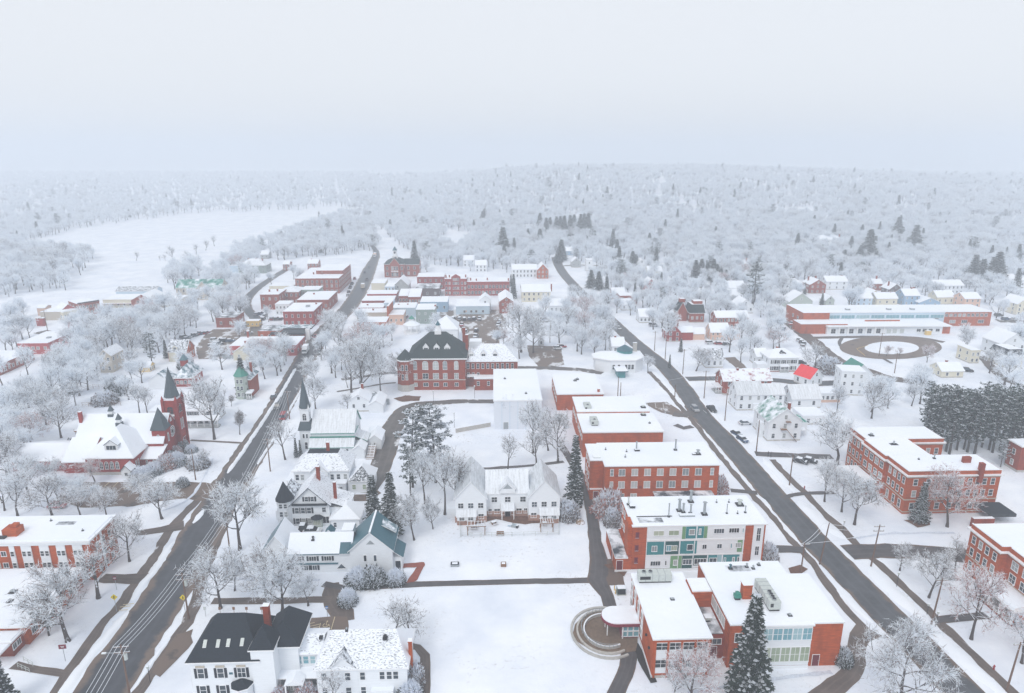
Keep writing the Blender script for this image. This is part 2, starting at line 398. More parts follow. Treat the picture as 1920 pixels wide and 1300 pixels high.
    def porch(s, x0, y0, x1, y1, h=2.9, n=4, rm=None, rise=0.6, rail=True, floor=0.5, pm=None):
        """open porch: deck, posts, rail and a shed or low roof"""
        pm = pm or M_trim; r = MB(); r.box(x0 - .2, y0 - .3, h, x1 + .2, y1, h + .18, pm, rm or M_snow)
        r.face([(x0 - .2, y0 - .3, h + .185), (x1 + .2, y0 - .3, h + .185), (x1 + .2, y1, h + .18 + rise), (x0 - .2, y1, h + .18 + rise)], rm or M_snow)
        p = s.part('porch', r)
        f = MB(); f.box(x0, y0, 0, x1, y1, floor, M_grey, None, True); f.build('deck', p)
        for i in range(n):
            x = x0 + .12 + (x1 - x0 - .24) * i / max(1, n - 1); q = MB(); q.box(x - .09, y0 + .05, floor, x + .09, y0 + .23, h, pm); q.build('post', p)
        if rail:
            q = MB(); q.box(x0 + .21, y0 + .1, floor + .75, x1 - .21, y0 + .16, floor + .85, pm)
            k = int((x1 - x0) / .35)
            for i in range(1, k): x = x0 + (x1 - x0) * i / k; q.box(x - .03, y0 + .11, floor, x + .03, y0 + .15, floor + .75, pm)
            q.build('railing', p)
        return p

def spread(n, a, b): return [a + (b - a) * (i + .5) / n for i in range(n)]
def house(name, label, p0, p1, d, h, roof='gx', rise=2.5, wm=None, rm=None, rows=2, cols=3, scols=2, z=0, rot=2.5, cat='house',
          chim=(), ww=0.95, wh=1.5, gm=None, fm=None, shut=None, near=False, group=None, over=0.4, style='dh', attic=True, base=True, edge=None, w=None, rm2=None, wz=None):
    """ordinary building from its two front corners (photo pixels at height z)"""
    b = B(name, label, cat, p0, p1, z, rot, group, near, w); wm = wm or M_white; rm = rm or M_snow; w = b.w
    if roof in ('gx', 'gy'): b.gable(0, 0, w, d, h, rise, roof[1], wm, rm, over, edge=edge, rm2=rm2)
    else:
        mb = MB(); mb.box(0, 0, 0, w, d, h, wm, None, True); b.part('wall', mb)
        if roof == 'hip': b.hip(0, 0, w, d, h, rise, rm, over, edge=edge, rm2=rm2)
        elif roof == 'mans': b.hip(0, 0, w, d, h, rise, rm, over, flat_top=0.75, edge=edge)
        elif roof == 'flat': b.flat(0, 0, w, d, h, over if over != 0.4 else 0.12, edge or wm, rise if rise != 2.5 else .5, rm)
        elif roof == 'shed':
            r = MB(); b.slab(r, [(-.2, -.2, h + .2), (w + .2, -.2, h + .2), (w + .2, d + .2, h + rise + .2), (-.2, d + .2, h + rise + .2)], .2, rm, edge or M_trim); b.part('roof', r)
            q = MB(); q.face([(w, 0, h), (w, d, h), (w, d, h + rise)], wm); q.face([(0, d, h), (0, 0, h), (0, d, h + rise)], wm); q.face([(w, d, h), (0, d, h), (0, d, h + rise), (w, d, h + rise)], wm); b.part('gable_wall', q)
    if base: b.box('foundation', -.04, -.04, 0, w + .04, d + .04, .45, M_stone)
    sill = wz or [h * (i + .5) / rows - wh / 2 + .1 for i in range(rows)]
    kw = dict(w=ww, h=wh, style=style, gm=gm, fm=fm, shut=shut)
    if cols: b.wins('f', 0, spread(cols, 0, w), sill, **kw)
    if scols: 
        b.wins('r', w, spread(scols, 0, d), sill, **kw); b.wins('l', 0, spread(scols, 0, d), sill, **kw)
    if attic and roof == 'gy' and rise > 2.2: b.win('f', 0, w / 2, h + rise * .18, w=.9, h=min(1.3, rise * .4), fm=fm, gm=gm)
    if attic and roof == 'gx' and rise > 2.2:
        b.win('r', w, d / 2, h + rise * .18, w=.9, h=min(1.3, rise * .4), fm=fm, gm=gm); b.win('l', 0, d / 2, h + rise * .18, w=.9, h=min(1.3, rise * .4), fm=fm, gm=gm)
    for cx, cyy, ch in chim: b.chimney(cx * w, cyy * d, h * .9, h + ch)
    b.h = h; b.d = d; return b

# ------------------------------------------------------------------ flat sheets on the ground, outlined in photo pixels
SHEETS = []; LAY = [0]                                              # every sheet lies a little above the one laid before
def sheet(name, px, m, z=0.03, jit=0.25, step=1.5, seed=1, kind='structure', thick=0.0):
    SHEETS.append(px); LAY[0] += 1; z += LAY[0] * .0011; rng = random.Random(seed + len(px)); P = [at(*p) for p in px]; out = []
    for i, a in enumerate(P):
        b = P[(i + 1) % len(P)]; L = (b - a).length; n = max(1, int(L / step)); nrm = Vector((-(b - a).y, (b - a).x, 0)) / max(L, 1e-6)
        for k in range(n):
            q = a.lerp(b, k / n)
            if jit and k: q = q + nrm * ((noise.noise((q.x * .35, q.y * .35, seed)) + .5 * noise.noise((q.x * 1.1, q.y * 1.1, seed + 5))) * jit * 2)
            out.append(Vector((q.x, q.y, z)))
    tris = tessellate_polygon([out]); me = bpy.data.meshes.new(name)
    nrm = 0
    fs = []
    for t in tris:
        a, b, c = (out[i] for i in t)
        fs.append(t if (b - a).cross(c - a).z > 0 else t[::-1])
    me.from_pydata([tuple(v) for v in out], [], fs); me.materials.append(m); me.update()
    o = link(name, me)
    if kind: o['kind'] = kind
    return o
def strip(name, px, widths, m, z=0.03, jit=0.2, seed=1, step=2.0, kind='structure'):
    """a road or path: centre line in photo pixels, widths in metres"""
    LAY[0] += 1; z += LAY[0] * .0011; P = [at(*p) for p in px]; W = widths if isinstance(widths, (list, tuple)) else [widths] * len(P)
    C = []
    n = len(P)
    for i in range(n - 1):                                       # Catmull-Rom
        p0, p1, p2, p3 = P[max(i - 1, 0)], P[i], P[i + 1], P[min(i + 2, n - 1)]
        k = max(1, int((p2 - p1).length / step))
        for j in range(k):
            t = j / k; q = .5 * ((2 * p1) + (p2 - p0) * t + (2 * p0 - 5 * p1 + 4 * p2 - p3) * t * t + (3 * p1 - p0 - 3 * p2 + p3) * t ** 3)
            C.append((q, W[i] + (W[i + 1] - W[i]) * t))
    C.append((P[-1], W[-1])); vs, fs = [], []
    for i, (q, wd) in enumerate(C):
        d = (C[min(i + 1, len(C) - 1)][0] - C[max(i - 1, 0)][0]).normalized(); nn = Vector((-d.y, d.x, 0))
        for sgn in (1, -1):
            e = q + nn * sgn * (wd / 2 + jit * 2 * (noise.noise((q.x * .3, q.y * .3, seed + sgn * 7)) + .6 * noise.noise((q.x * .9, q.y * .9, seed + sgn * 3))))
            vs.append((e.x, e.y, z + terrain(e.x, e.y)))
        if i: k = 2 * i; fs.append((k - 2, k - 1, k + 1, k))
    fs = [f[::-1] if False else f for f in fs]
    me = bpy.data.meshes.new(name); me.from_pydata(vs, [], fs); me.materials.append(m); me.update()
    if me.polygons and me.polygons[0].normal.z < 0: me.flip_normals()
    o = link(name, me)
    if kind: o['kind'] = kind
    return o
# ------------------------------------------------------------------ trees
def make_bark(name, c, thr):
    m, t, b = nmat(name)                                         # bark with rime and snow lying on its upper sides
    g = t.nodes.new('ShaderNodeNewGeometry'); sx = t.nodes.new('ShaderNodeSeparateXYZ'); t.links.new(g.outputs['Normal'], sx.inputs[0])
    f = nz(t, tex(t, 'Object', (2, 2, .6)), 2.0, 3)
    ad = t.nodes.new('ShaderNodeMath'); ad.operation = 'ADD'; t.links.new(sx.outputs[2], ad.inputs[0]); t.links.new(f, ad.inputs[1])
    k = ramp(t, ad.outputs[0], [(thr, (0, 0, 0)), (min(1, thr + .12), (1, 1, 1))])
    t.links.new(mixc(t, k, c, SNOWC), b.inputs['Base Color']); b.inputs['Roughness'].default_value = 0.85
    MATS[name] = m; return m
M_bark = make_bark('rimed_bark', (0.065, 0.052, 0.048), 0.86)
M_bark2 = make_bark('dark_bark', (0.05, 0.042, 0.04), 0.85)
def frost(name, c, c2): 
    m, t, b = nmat(name); b.inputs['Roughness'].default_value = 0.9; b.inputs['Specular IOR Level'].default_value = 0.1
    if 'rime' in name or 'snow' in name:                          # ice needles pass light on to their far side
        tl = t.nodes.new('ShaderNodeBsdfTranslucent'); tl.inputs[0].default_value = (*c, 1); ms = t.nodes.new('ShaderNodeMixShader'); ms.inputs[0].default_value = .5; o = t.nodes['Material Output']
        t.links.new(b.outputs[0], ms.inputs[1]); t.links.new(tl.outputs[0], ms.inputs[2]); t.links.new(ms.outputs[0], o.inputs[0])
    oi = t.nodes.new('ShaderNodeObjectInfo')                     # some crowns carry more rime than others
    t.links.new(ramp(t, oi.outputs['Random'], [(0, c), (1, c2)]), b.inputs['Base Color']); MATS[name] = m; return m
M_rime = frost('rime_frost', (0.92, 0.95, 0.98), (0.86, 0.905, 0.955))
M_rime2 = frost('thin_rime', (0.72, 0.77, 0.82), (0.62, 0.68, 0.74))
M_twig = frost('bare_twig', (0.15, 0.125, 0.12), (0.20, 0.16, 0.15))
M_rosy = frost('reddish_twig', (0.34, 0.17, 0.16), (0.40, 0.24, 0.22))
M_rust = frost('rust_leaf', (0.40, 0.13, 0.06), (0.36, 0.12, 0.06))
M_needle = frost('spruce_needles', (0.022, 0.035, 0.028), (0.035, 0.045, 0.035))
M_needle2 = frost('pine_needles', (0.03, 0.055, 0.038), (0.03, 0.05, 0.042))
M_treesnow = frost('snow_on_boughs', (0.80, 0.84, 0.90), (0.80, 0.84, 0.90))

class TreeMesh:
    def __init__(s): s.w = MB(); s.c = MB()
    def twig(s, p, q, wd, m, rng):
        d = q - p; u = d.cross(Vector((rng.uniform(-1, 1), rng.uniform(-1, 1), rng.uniform(-1, 1))))
        if u.length < 1e-6: return
        u = u.normalized() * wd * .5
        s.c.face([p - u, p + u, q], m)
def rdir(rng, d, ang):
    u = d.orthogonal().normalized(); v = d.cross(u).normalized(); a = rng.uniform(0, 6.283)
    return (d * math.cos(ang) + (u * math.cos(a) + v * math.sin(a)) * math.sin(ang)).normalized()
def limb(rng, p, d, L, r, up, n=4, wob=.18):
    pts, rs = [p], [r]
    for i in range(n):
        d = (d + Vector((rng.gauss(0, wob), rng.gauss(0, wob), rng.gauss(0, wob) + up))).normalized()
        p = p + d * (L / n); pts.append(p); rs.append(r * (1 - .75 * (i + 1) / n))
    return pts, rs, d
def along(pts, t):
    x = t * (len(pts) - 1); i = min(int(x), len(pts) - 2); return pts[i].lerp(pts[i + 1], x - i), (pts[i + 1] - pts[i]).normalized()
def deciduous(seed, h=13.0, spread=1.0, limbs=7, fork=.28, rime=.78, dense=1.0, tw=.075, rosy=False, up=.10, inner=.55):
    rng = random.Random(seed); T = TreeMesh(); white = [M_rime, M_rime, M_rime, M_rime, M_rime2]
    dark = M_rosy if rosy else M_twig
    tr, rs, d = limb(rng, Vector((0, 0, -.3)), Vector((rng.gauss(0, .04), rng.gauss(0, .04), 1)), h * .62, h * .022, .05, 6, .06)
    T.w.tube(tr, [r * (1.35 if i == 0 else 1) for i, r in enumerate(rs)], M_bark, 7)
    for i in range(limbs):
        t = fork / .62 + (1 - fork / .62) * (i / limbs) ** .9 + rng.uniform(-.02, .02); t = min(t, .99)
        p, dd = along(tr, t); k = 1 - .35 * i / limbs
        a = i * 2.4 + rng.uniform(-.5, .5); el = R(rng.uniform(28, 50) + 22 * i / limbs)
        d1 = Vector((math.cos(a) * math.cos(el) * spread, math.sin(a) * math.cos(el) * spread, math.sin(el))).normalized()
        L1 = h * rng.uniform(.36, .48) * k * (.6 + .4 * spread)
        p1, r1, _ = limb(rng, p, d1, L1, h * .0105 * k, up, 5, .13); T.w.tube(p1, r1, M_bark, 5, False)
        for j in range(8):
            t2 = rng.uniform(.2, 1); q, dq = along(p1, t2); d2 = rdir(rng, dq, R(rng.uniform(25, 60)))
            L2 = h * rng.uniform(.16, .25) * (1.1 - .3 * t2); p2, r2, _ = limb(rng, q, d2, L2, h * .0042, up * .8, 4, .15)
            T.w.tube(p2, r2, M_bark, 3, False)
            for m in range(int(8 * dense)):
                t3 = rng.uniform(.15, 1); q3, dq3 = along(p2, t3); d3 = rdir(rng, dq3, R(rng.uniform(25, 65))); L3 = h * rng.uniform(.075, .13)
                e3 = q3 + (d3 + Vector((0, 0, .15))) * L3; T.twig(q3, e3, tw * 1.25, rng.choice(white) if rng.random() < rime * inner else dark, rng)
                for n in range(int(8 * dense)):
                    t4 = rng.uniform(.1, 1); q4 = q3.lerp(e3, t4); d4 = rdir(rng, d3, R(rng.uniform(25, 70))); L4 = h * rng.uniform(.035, .075)
                    T.twig(q4, q4 + d4 * L4, tw, rng.choice(white) if rng.random() < rime else dark, rng)
    return T
def spruce(seed, h=15.0, rad=3.2, snow=.5, needle=None, sparse=1.0, low=.06):
    rng = random.Random(seed); T = TreeMesh(); nd = needle or M_needle; z = h * low; sz = h / 15
    T.w.tube([(0, 0, -.3), (0, 0, h * .5), (0, 0, h * .97)], [h * .017, h * .010, .02], M_bark2, 6)
    while z < h * .985:
        k = 1 - z / h; L0 = rad * (k ** .85) * (1 if z > h * .12 else .85); n = max(4, int((5 + 6 * k) * sparse))
        a0 = rng.uniform(0, 6.28)
        for i in range(n):
            a = a0 + 6.283 * i / n + rng.uniform(-.25, .25); L = L0 * rng.uniform(.7, 1.12); dr = Vector((math.cos(a), math.sin(a), 0)); sd = Vector((-dr.y, dr.x, 0))
            m = max(2, int(L / .5)); pz = z + rng.uniform(-.15, .15)
            for j in range(m):
                t = (j + .6) / m; droop = -.35 * L * t * t + .12 * L * t; c = Vector((0, 0, pz)) + dr * (L * t) + Vector((0, 0, droop))
                wd = (.28 + .5 * (1 - t)) * sz * rng.uniform(.7, 1.3) + .12; ln = .5 * sz * rng.uniform(.8, 1.4)
                for sg in (-1, 1):
                    tip = c + dr * ln * .8 + sd * sg * wd + Vector((0, 0, -.22 * sz * rng.uniform(.4, 1.6)))
                    T.c.face([c - dr * ln * .4, c + dr * ln * .5, tip], nd)
                T.c.face([c - dr * ln * .5 + sd * .12, c - sd * .1 + Vector((0, 0, -.45 * sz)), c + dr * ln + Vector((0, 0, -.1))], nd)
                if rng.random() < snow:
                    u = Vector((0, 0, .07)); g = rng.uniform(.6, 1.05)
                    T.c.face([c - dr * ln * .4 + u, c + sd * wd * -.75 * g + dr * ln * .4 + Vector((0, 0, -.10)) + u, c + dr * ln * .8 + u * .4, c + sd * wd * .75 * g + dr * ln * .4 + Vector((0, 0, -.10)) + u], M_treesnow)
        z += (.42 + .25 * k) * sz / sparse
    return T
def pine(seed, h=20.0, bare=.35, rad=3.4, snow=.55, n=26):
    rng = random.Random(seed); T = TreeMesh()
    tr, rs, _ = limb(rng, Vector((0, 0, -.3)), Vector((0, 0, 1)), h, h * .016, .1, 6, .02); T.w.tube(tr, rs, M_bark2, 6)
    for i in range(n):
        t = bare + (1 - bare) * (i / n) ** .95; p, _ = along(tr, min(t, .99)); k = 1 - (t - bare) / (1 - bare)
        L = rad * (.35 + .75 * math.sin(math.pi * min(1, .12 + .8 * k))) * rng.uniform(.6, 1.1); a = i * 2.4 + rng.uniform(-.4, .4)
        d = Vector((math.cos(a), math.sin(a), rng.uniform(-.05, .3))); b, br, _ = limb(rng, p, d, L, .09, .03, 3, .1); T.w.tube(b, br, M_bark2, 3, False)
        for j in range(max(3, int(L * 2.2))):
            c, _ = along(b, rng.uniform(.25, 1)); c = c + Vector((rng.gauss(0, .35), rng.gauss(0, .35), rng.gauss(0, .12)))
            for q in range(9):
                e = Vector((rng.gauss(0, 1), rng.gauss(0, 1), rng.gauss(.15, .5))).normalized() * rng.uniform(.45, .9)
                s = e.cross(Vector((0, 0, 1))).normalized() * .16 if abs(e.z) < .69 else Vector((.12, 0, 0)); T.c.face([c - s, c + s, c + e], M_needle2)
            if rng.random() < snow:
                r = rng.uniform(.3, .6) * (1.35 if snow > .9 else 1); u = Vector((0, 0, .14)); o = rng.uniform(0, 3)
                T.c.face([c + u + Vector((r * math.cos(o + x * 1.2566) * rng.uniform(.6, 1.2), r * math.sin(o + x * 1.2566) * rng.uniform(.6, 1.2), rng.uniform(-.12, .05))) for x in range(5)], M_treesnow)
    return T
def bush(seed, r=2.0, hh=1.8, n=2600, snow=.6, dark=None, leaf=.17):
    """clipped or wild bush of leaf-size faces over a few stems"""
    rng = random.Random(seed); T = TreeMesh(); dk = dark or M_needle
    for i in range(7):
        a = i * .9; T.w.tube([(0, 0, -.1), (r * .45 * math.cos(a), r * .45 * math.sin(a), hh * .6)], [.05, .02], M_bark2, 4, False)
    for i in range(n):
        a = rng.uniform(0, 6.283); e = math.asin(rng.uniform(0, 1)); k = rng.uniform(.72, 1.0) * (1 + .18 * noise.noise((math.cos(a) * 2, math.sin(a) * 2, e * 2 + seed)))
        c = Vector((r * k * math.cos(a) * math.cos(e), r * k * math.sin(a) * math.cos(e), .1 + hh * k * math.sin(e)))
        out = c.normalized(); s = Vector((rng.gauss(0, 1), rng.gauss(0, 1), rng.gauss(0, 1))).normalized()
        m = M_treesnow if (rng.random() < snow * (.35 + .9 * math.sin(e))) else dk
        u = out.cross(s).normalized() * leaf * .5; T.c.face([c - u, c + u, c + (out + s * .8) * leaf], m)
    return T
PROTO = {}
def proto(key, T):
    PROTO[key] = (T.w.mesh('trunk'), T.c.mesh('crown'))
for i, (sd, spd, lm, fk, rm, dn) in enumerate([(11, 1.0, 8, .26, .90, 1.0), (12, .8, 8, .32, .93, 1.0), (13, 1.15, 9, .22, .84, 1.0), (14, .7, 7, .36, .9, 1.0), (15, 1.0, 8, .28, .94, 1.1), (16, .9, 9, .24, .92, 1.0)]):
    proto('frost%d' % i, deciduous(sd, 13, spd, lm, fk, rm, dn))
for i in range(5): proto('hoar%d' % i, deciduous(71 + i, 13, [1, .8, 1.1, .7, .9][i], 8 + i % 2, [.26, .3, .22, .34, .24][i], .985, 1.05, inner=1.0))
proto('bare0', deciduous(21, 13, 1.1, 8, .22, .74, .95)); proto('bare1', deciduous(22, 13, 1.0, 9, .2, .78, 1.0))
proto('thin0', deciduous(23, 13, .55, 6, .3, .82, .7)); proto('thin1', deciduous(24, 13, .6, 6, .25, .75, .7))
proto('rosy0', deciduous(25, 13, 1.0, 8, .25, .62, 1.0, rosy=True)); proto('rosy1', deciduous(26, 13, 1.1, 8, .22, .7, 1.0, rosy=True))
proto('big', deciduous(27, 13, 1.25, 11, .16, .8, 1.35, .05, up=.06))
for i in range(3): proto('spruce%d' % i, spruce(31 + i, 15, 2.6 + .4 * i, .42 + .08 * i))
proto('near_spruce', spruce(36, 15, 3.6, .5, sparse=1.25))
proto('slim_spruce', spruce(37, 15, 2.2, .6)); proto('snowy_spruce', spruce(38, 15, 3.4, .8))
for i in range(3): proto('pine%d' % i, pine(41 + i, 20, [.35, .25, .3][i], 3.2 + .3 * i, .6, 42))
proto('snow_pine', pine(45, 20, .3, 4.0, .95, 44))
proto('row_pine', pine(46, 20, .2, 2.7, .55, 50))
proto('bush_ever', bush(51, 2.0, 1.8)); proto('bush_snow', bush(52, 2.0, 1.7, 2600, .97)); proto('bush_twig', bush(53, 2.0, 2.0, 2600, .78, M_twig, .24)); proto('bush_rosy', bush(54, 2.0, 1.6, 2600, .62, M_rosy, .2))
proto('rust', deciduous(61, 13, .7, 7, .3, .35, .8, .14))
PH = {'spruce': 15.0, 'near_s': 15.0, 'slim_s': 15.0, 'snowy_': 15.0, 'pine': 20.0, 'snow_p': 20.0, 'row_pi': 20.0, 'bush': 1.8}
def ph(k):
    for a, b in PH.items():
        if k.startswith(a): return b
    return 13.0
trng = random.Random(99); NT = {}
def tree(key, x, y, h, label, group=None, name=None, cat=None, wide=1.0, rz=None):
    z = terrain(x, y); k = h / ph(key)
    base = key.rstrip('0123456789')
    nm, ct = {'bush_ever': ('evergreen_bush', 'bush'), 'bush_snow': ('snowy_bush', 'bush'), 'bush_twig': ('frosted_shrub', 'shrub'), 'bush_rosy': ('reddish_shrub', 'shrub')}.get(base, ('spruce_tree' if 'spruce' in base else 'pine_tree' if 'pine' in base else 'frosted_tree', 'tree'))
    r = empty(name or nm, (x, y, z), trng.uniform(0, 6.28) if rz is None else rz); r.scale = (k * wide, k * wide, k)
    tag(r, label, cat or ct, group)
    tm, cm = PROTO[key]
    link('stem' if 'bush' in base else 'trunk', tm, r); link('foliage' if 'bush' in base else 'crown', cm, r)
    NT[nm] = NT.get(nm, 0) + 1; OCC.append((x, y, 2.2)); return r
OCC = []
def T_(key, bx, by, top, label, **k):
    """tree from its foot pixel and the row of its top"""
    p = on_ground(bx, by); lo, hi = .3, 60
    for i in range(40):
        m = (lo + hi) / 2; dz = p.z + m - H; zc = p.y * cp_ - dz * sp_; yy = CY + F * (-(p.y * sp_ + dz * cp_)) / zc
        if yy > top: lo = m
        else: hi = m
    if 'bush' in key: k['wide'] = k.get('wide', 1) * .62
    return tree(key, p.x, p.y, lo, label, **k)
# ------------------------------------------------------------------ ground, streets, paths
def make_ground():
    xs = np.concatenate([np.linspace(-5000, -700, 18)[:-1], np.linspace(-700, 900, 101), np.linspace(900, 5000, 18)[1:]])
    ys = np.concatenate([np.linspace(-150, 480, 12)[:-1], np.linspace(480, 1700, 92), np.linspace(1700, 6500, 18)[1:]])
    vs = [(x, y, terrain(x, y)) for y in ys for x in xs]; n = len(xs)
    fs = [(j * n + i, j * n + i + 1, (j + 1) * n + i + 1, (j + 1) * n + i) for j in range(len(ys) - 1) for i in range(n - 1)]
    me = bpy.data.meshes.new('ground'); me.from_pydata(vs, [], fs); me.materials.append(M_ground)
    me.polygons.foreach_set('use_smooth', [True] * len(fs)); me.update()
    link('ground', me)['kind'] = 'structure'
make_ground()
def asphalt(name, c, sand, snow, sandw=.5, rough=0.55):
    """wet asphalt with brown sand towards the edges and slush left in patches; 'across' runs 0..1 over the width"""
    m, t, b = nmat(name); v = tex(t)
    f = nz(t, v, 0.25, 5, .65); g = nz(t, v, 1.3, 4, .6)
    base = ramp(t, f, [(0.3, mul(c, .7)), (0.7, mul(c, 1.35))])
    at_ = t.nodes.new('ShaderNodeAttribute'); at_.attribute_name = 'across'
    def math_(op, a, b_=None):
        n = t.nodes.new('ShaderNodeMath'); n.operation = op
        for k, q in ((0, a), (1, b_)):
            if q is None: continue
            if isinstance(q, (int, float)): n.inputs[k].default_value = q
            else: t.links.new(q, n.inputs[k])
        return n.outputs[0]
    e = math_('ABSOLUTE', math_('SUBTRACT', at_.outputs['Fac'], .5))           # 0 centre .. 0.5 edge
    tr = math_('ABSOLUTE', math_('SUBTRACT', e, .17)); trk = ramp(t, math_('ADD', tr, math_('MULTIPLY', g, .05)), [(.03, (1, 1, 1)), (.09, (0, 0, 0))])
    base = mixc(t, math_('MULTIPLY', trk, .35), base, mul(c, 1.7))             # paler tyre tracks
    es = ramp(t, math_('ADD', e, math_('MULTIPLY', math_('SUBTRACT', f, .5), .45)), [(.5 - sandw * .35, (0, 0, 0)), (.5 - sandw * .12, (1, 1, 1))])
    base = mixc(t, es, base, sand)
    if snow:
        k = ramp(t, math_('ADD', nz(t, tex(t, 'Object', (1, .6, 1)), .16, 6, .62), math_('MULTIPLY', e, .25)), [(snow, (0, 0, 0)), (snow + .05, (1, 1, 1))])
        base = mixc(t, k, base, (.62, .63, .66))
    t.links.new(base, b.inputs['Base Color']); b.inputs['Roughness'].default_value = rough; b.inputs['Specular IOR Level'].default_value = .35
    MATS[name] = m; return m
SAND = (0.155, 0.112, 0.088)
M_road = asphalt('wet_asphalt', (0.046, 0.049, 0.058), SAND, 0.77, .47, .45)
M_road2 = asphalt('grey_wet_asphalt', (0.068, 0.072, 0.080), mul(SAND, .95), 0.80, .35)
M_walk = asphalt('sandy_pavement', (0.115, 0.09, 0.078), (0.14, 0.105, 0.085), 0.76, .5, .7)
M_path = asphalt('dark_path', (0.075, 0.068, 0.070), (0.13, 0.09, 0.07), 0.0, .3, .6)
M_lot = asphalt('slushy_lot', (0.10, 0.088, 0.082), SAND, 0.66, .2, .6)
M_lot2 = asphalt('brown_lot', (0.10, 0.078, 0.068), SAND, 0.0, .2, .65)
M_dirt = paint('brown_mulch', (0.14, 0.07, 0.045), 0.9, 0.35, ns=1.0); M_redpath = paint('red_gravel', (0.26, 0.075, 0.05), 0.9, .2)
M_line = paint('cream_line_paint', (0.62, 0.52, 0.34), 0.7, 0.1); M_yline = paint('yellow_line_paint', (0.65, 0.42, 0.12), 0.7, .1)
ROADS = []
_strip = strip
def strip(name, px, widths, m, z=0.03, jit=0.2, seed=1, step=2.0, kind='structure'):
    ROADS.append(([at(*p) for p in px], (max(widths) if isinstance(widths, (list, tuple)) else widths) / 2))
    o = _strip(name, px, widths, m, z, jit, seed, step, kind); a = o.data.attributes.new('across', 'FLOAT', 'POINT')
    a.data.foreach_set('value', [float(i % 2) for i in range(len(o.data.vertices))]); return o
LEFT = [(130, 1400), (189, 1300), (232, 1232), (291, 1146), (334, 1075), (374, 1005), (412, 940), (443, 893), (472, 850), (503, 800), (530, 754), (555, 705), (587, 651), (618, 613), (651, 580), (668, 556), (682, 531), (693, 505), (705, 478), (700, 464), (680, 450), (668, 430), (662, 416)]
RIGHT = [(1890, 1400), (1804, 1297), (1735, 1225), (1667, 1157), (1590, 1078), (1524, 1011), (1488, 970), (1443, 921), (1396, 866), (1354, 820), (1314, 778), (1283, 732), (1248, 690), (1205, 655), (1176, 630), (1140, 596), (1100, 560), (1062, 520), (1047, 498), (1042, 484)]
strip('main_street', LEFT, [10] * 8 + [9.5] * 4 + [10.5] * 6 + [6.5, 4, 4, 4, 4], M_road, .05, .35, 3)
strip('side_street', RIGHT, 7.6, M_road2, .05, .13, 5)
strip('sidewalk', [(440, 930), (425, 975), (403, 1023), (380, 1080), (357, 1155), (314, 1223), (268, 1285), (225, 1345)], 2.3, M_walk, .03, .25, 11)
strip('sidewalk', [(412, 897), (375, 935), (335, 974), (314, 1001), (289, 1045), (258, 1085), (228, 1131), (200, 1161), (163, 1211), (129, 1260), (101, 1300), (60, 1360)], 2.1, M_walk, .03, .25, 12)
strip('sidewalk', [(412, 897), (448, 842), (480, 800), (510, 752), (533, 715), (560, 680)], 1.6, M_walk, .03, .3, 13)
strip('sidewalk', [(1216, 697), (1236, 717), (1258, 740), (1270, 757), (1293, 783), (1322, 818), (1350, 855), (1389, 903), (1420, 938), (1457, 979), (1487, 1016), (1520, 1051), (1572, 1126), (1602, 1160), (1625, 1185)], 1.9, M_walk, .03, .25, 14)
strip('sidewalk', [(1448, 862), (1477, 894), (1512, 927), (1546, 964), (1577, 990), (1598, 1012), (1620, 1036), (1648, 1058), (1688, 1094), (1736, 1140), (1760, 1166), (1812, 1216), (1880, 1280), (1940, 1340)], 2.0, M_walk, .03, .25, 15)
strip('path', [(607, 1095), (636, 1102), (678, 1102), (763, 1097), (820, 1095), (1020, 1090), (1090, 1089), (1125, 1088)], 2.0, M_path, .04, .1, 16)
strip('path', [(1052, 836), (1075, 870), (1096, 911), (1110, 966), (1116, 1015), (1124, 1060), (1121, 1088), (1138, 1118), (1150, 1160), (1168, 1195), (1180, 1226), (1176, 1252), (1156, 1298), (1130, 1350)], [2.2, 2.6, 2.8, 2.9, 3.2, 4.5, 4.6, 2.8, 2.6, 3.0, 3.3, 3.0, 2.9, 2.9], M_path, .045, .12, 17)
sheet('path', [(1120, 1050), (1150, 1048), (1166, 1072), (1172, 1098), (1130, 1098), (1112, 1086)], M_path, .035, .1)
strip('path', [(905, 880), (940, 877), (999, 873), (1057, 866)], 1.6, M_path, .03, .15, 18)
strip('driveway', [(930, 753), (900, 753), (860, 753), (825, 756), (785, 759), (758, 769), (743, 790), (731, 815), (721, 852), (708, 890), (690, 925)], [4, 4, 4.2, 5, 5.5, 6, 7, 7.5, 7, 6, 4], M_lot, .03, .2, 19)
sheet('driveway', [(633, 929), (690, 927), (700, 915), (715, 925), (690, 940), (634, 941)], M_lot2, .025, .2)
strip('driveway', [(622, 1094), (622, 1112), (628, 1132), (640, 1150), (641, 1166)], [3, 4.2, 4.4, 4.6, 5], M_lot2, .03, .2, 20)
sheet('car_park', [(565, 1161), (628, 1156), (651, 1157), (654, 1175), (650, 1194), (560, 1199)], M_lot2, .035, .15)
strip('path', [(760, 1211), (783, 1214), (797, 1230), (798, 1266), (797, 1300), (796, 1330)], 1.8, M_walk, .03, .1, 21)
strip('path', [(398, 1128), (470, 1127), (560, 1126), (622, 1124)], 2.2, M_walk, .03, .15, 22)
sheet('driveway', [(330, 1190), (362, 1180), (362, 1205), (330, 1240), (300, 1270), (285, 1262)], M_lot2, .035, .3)
strip('driveway', [(255, 1000), (300, 994), (345, 985)], [2.5, 3.2, 5], M_lot2, .036, .2, 23)
strip('driveway', [(190, 1084), (225, 1086), (272, 1086)], [3, 3.4, 4.5], M_lot2, .036, .2, 24)
strip('path', [(25, 1248), (70, 1256), (122, 1264)], 1.8, M_walk, .034, .2, 25)
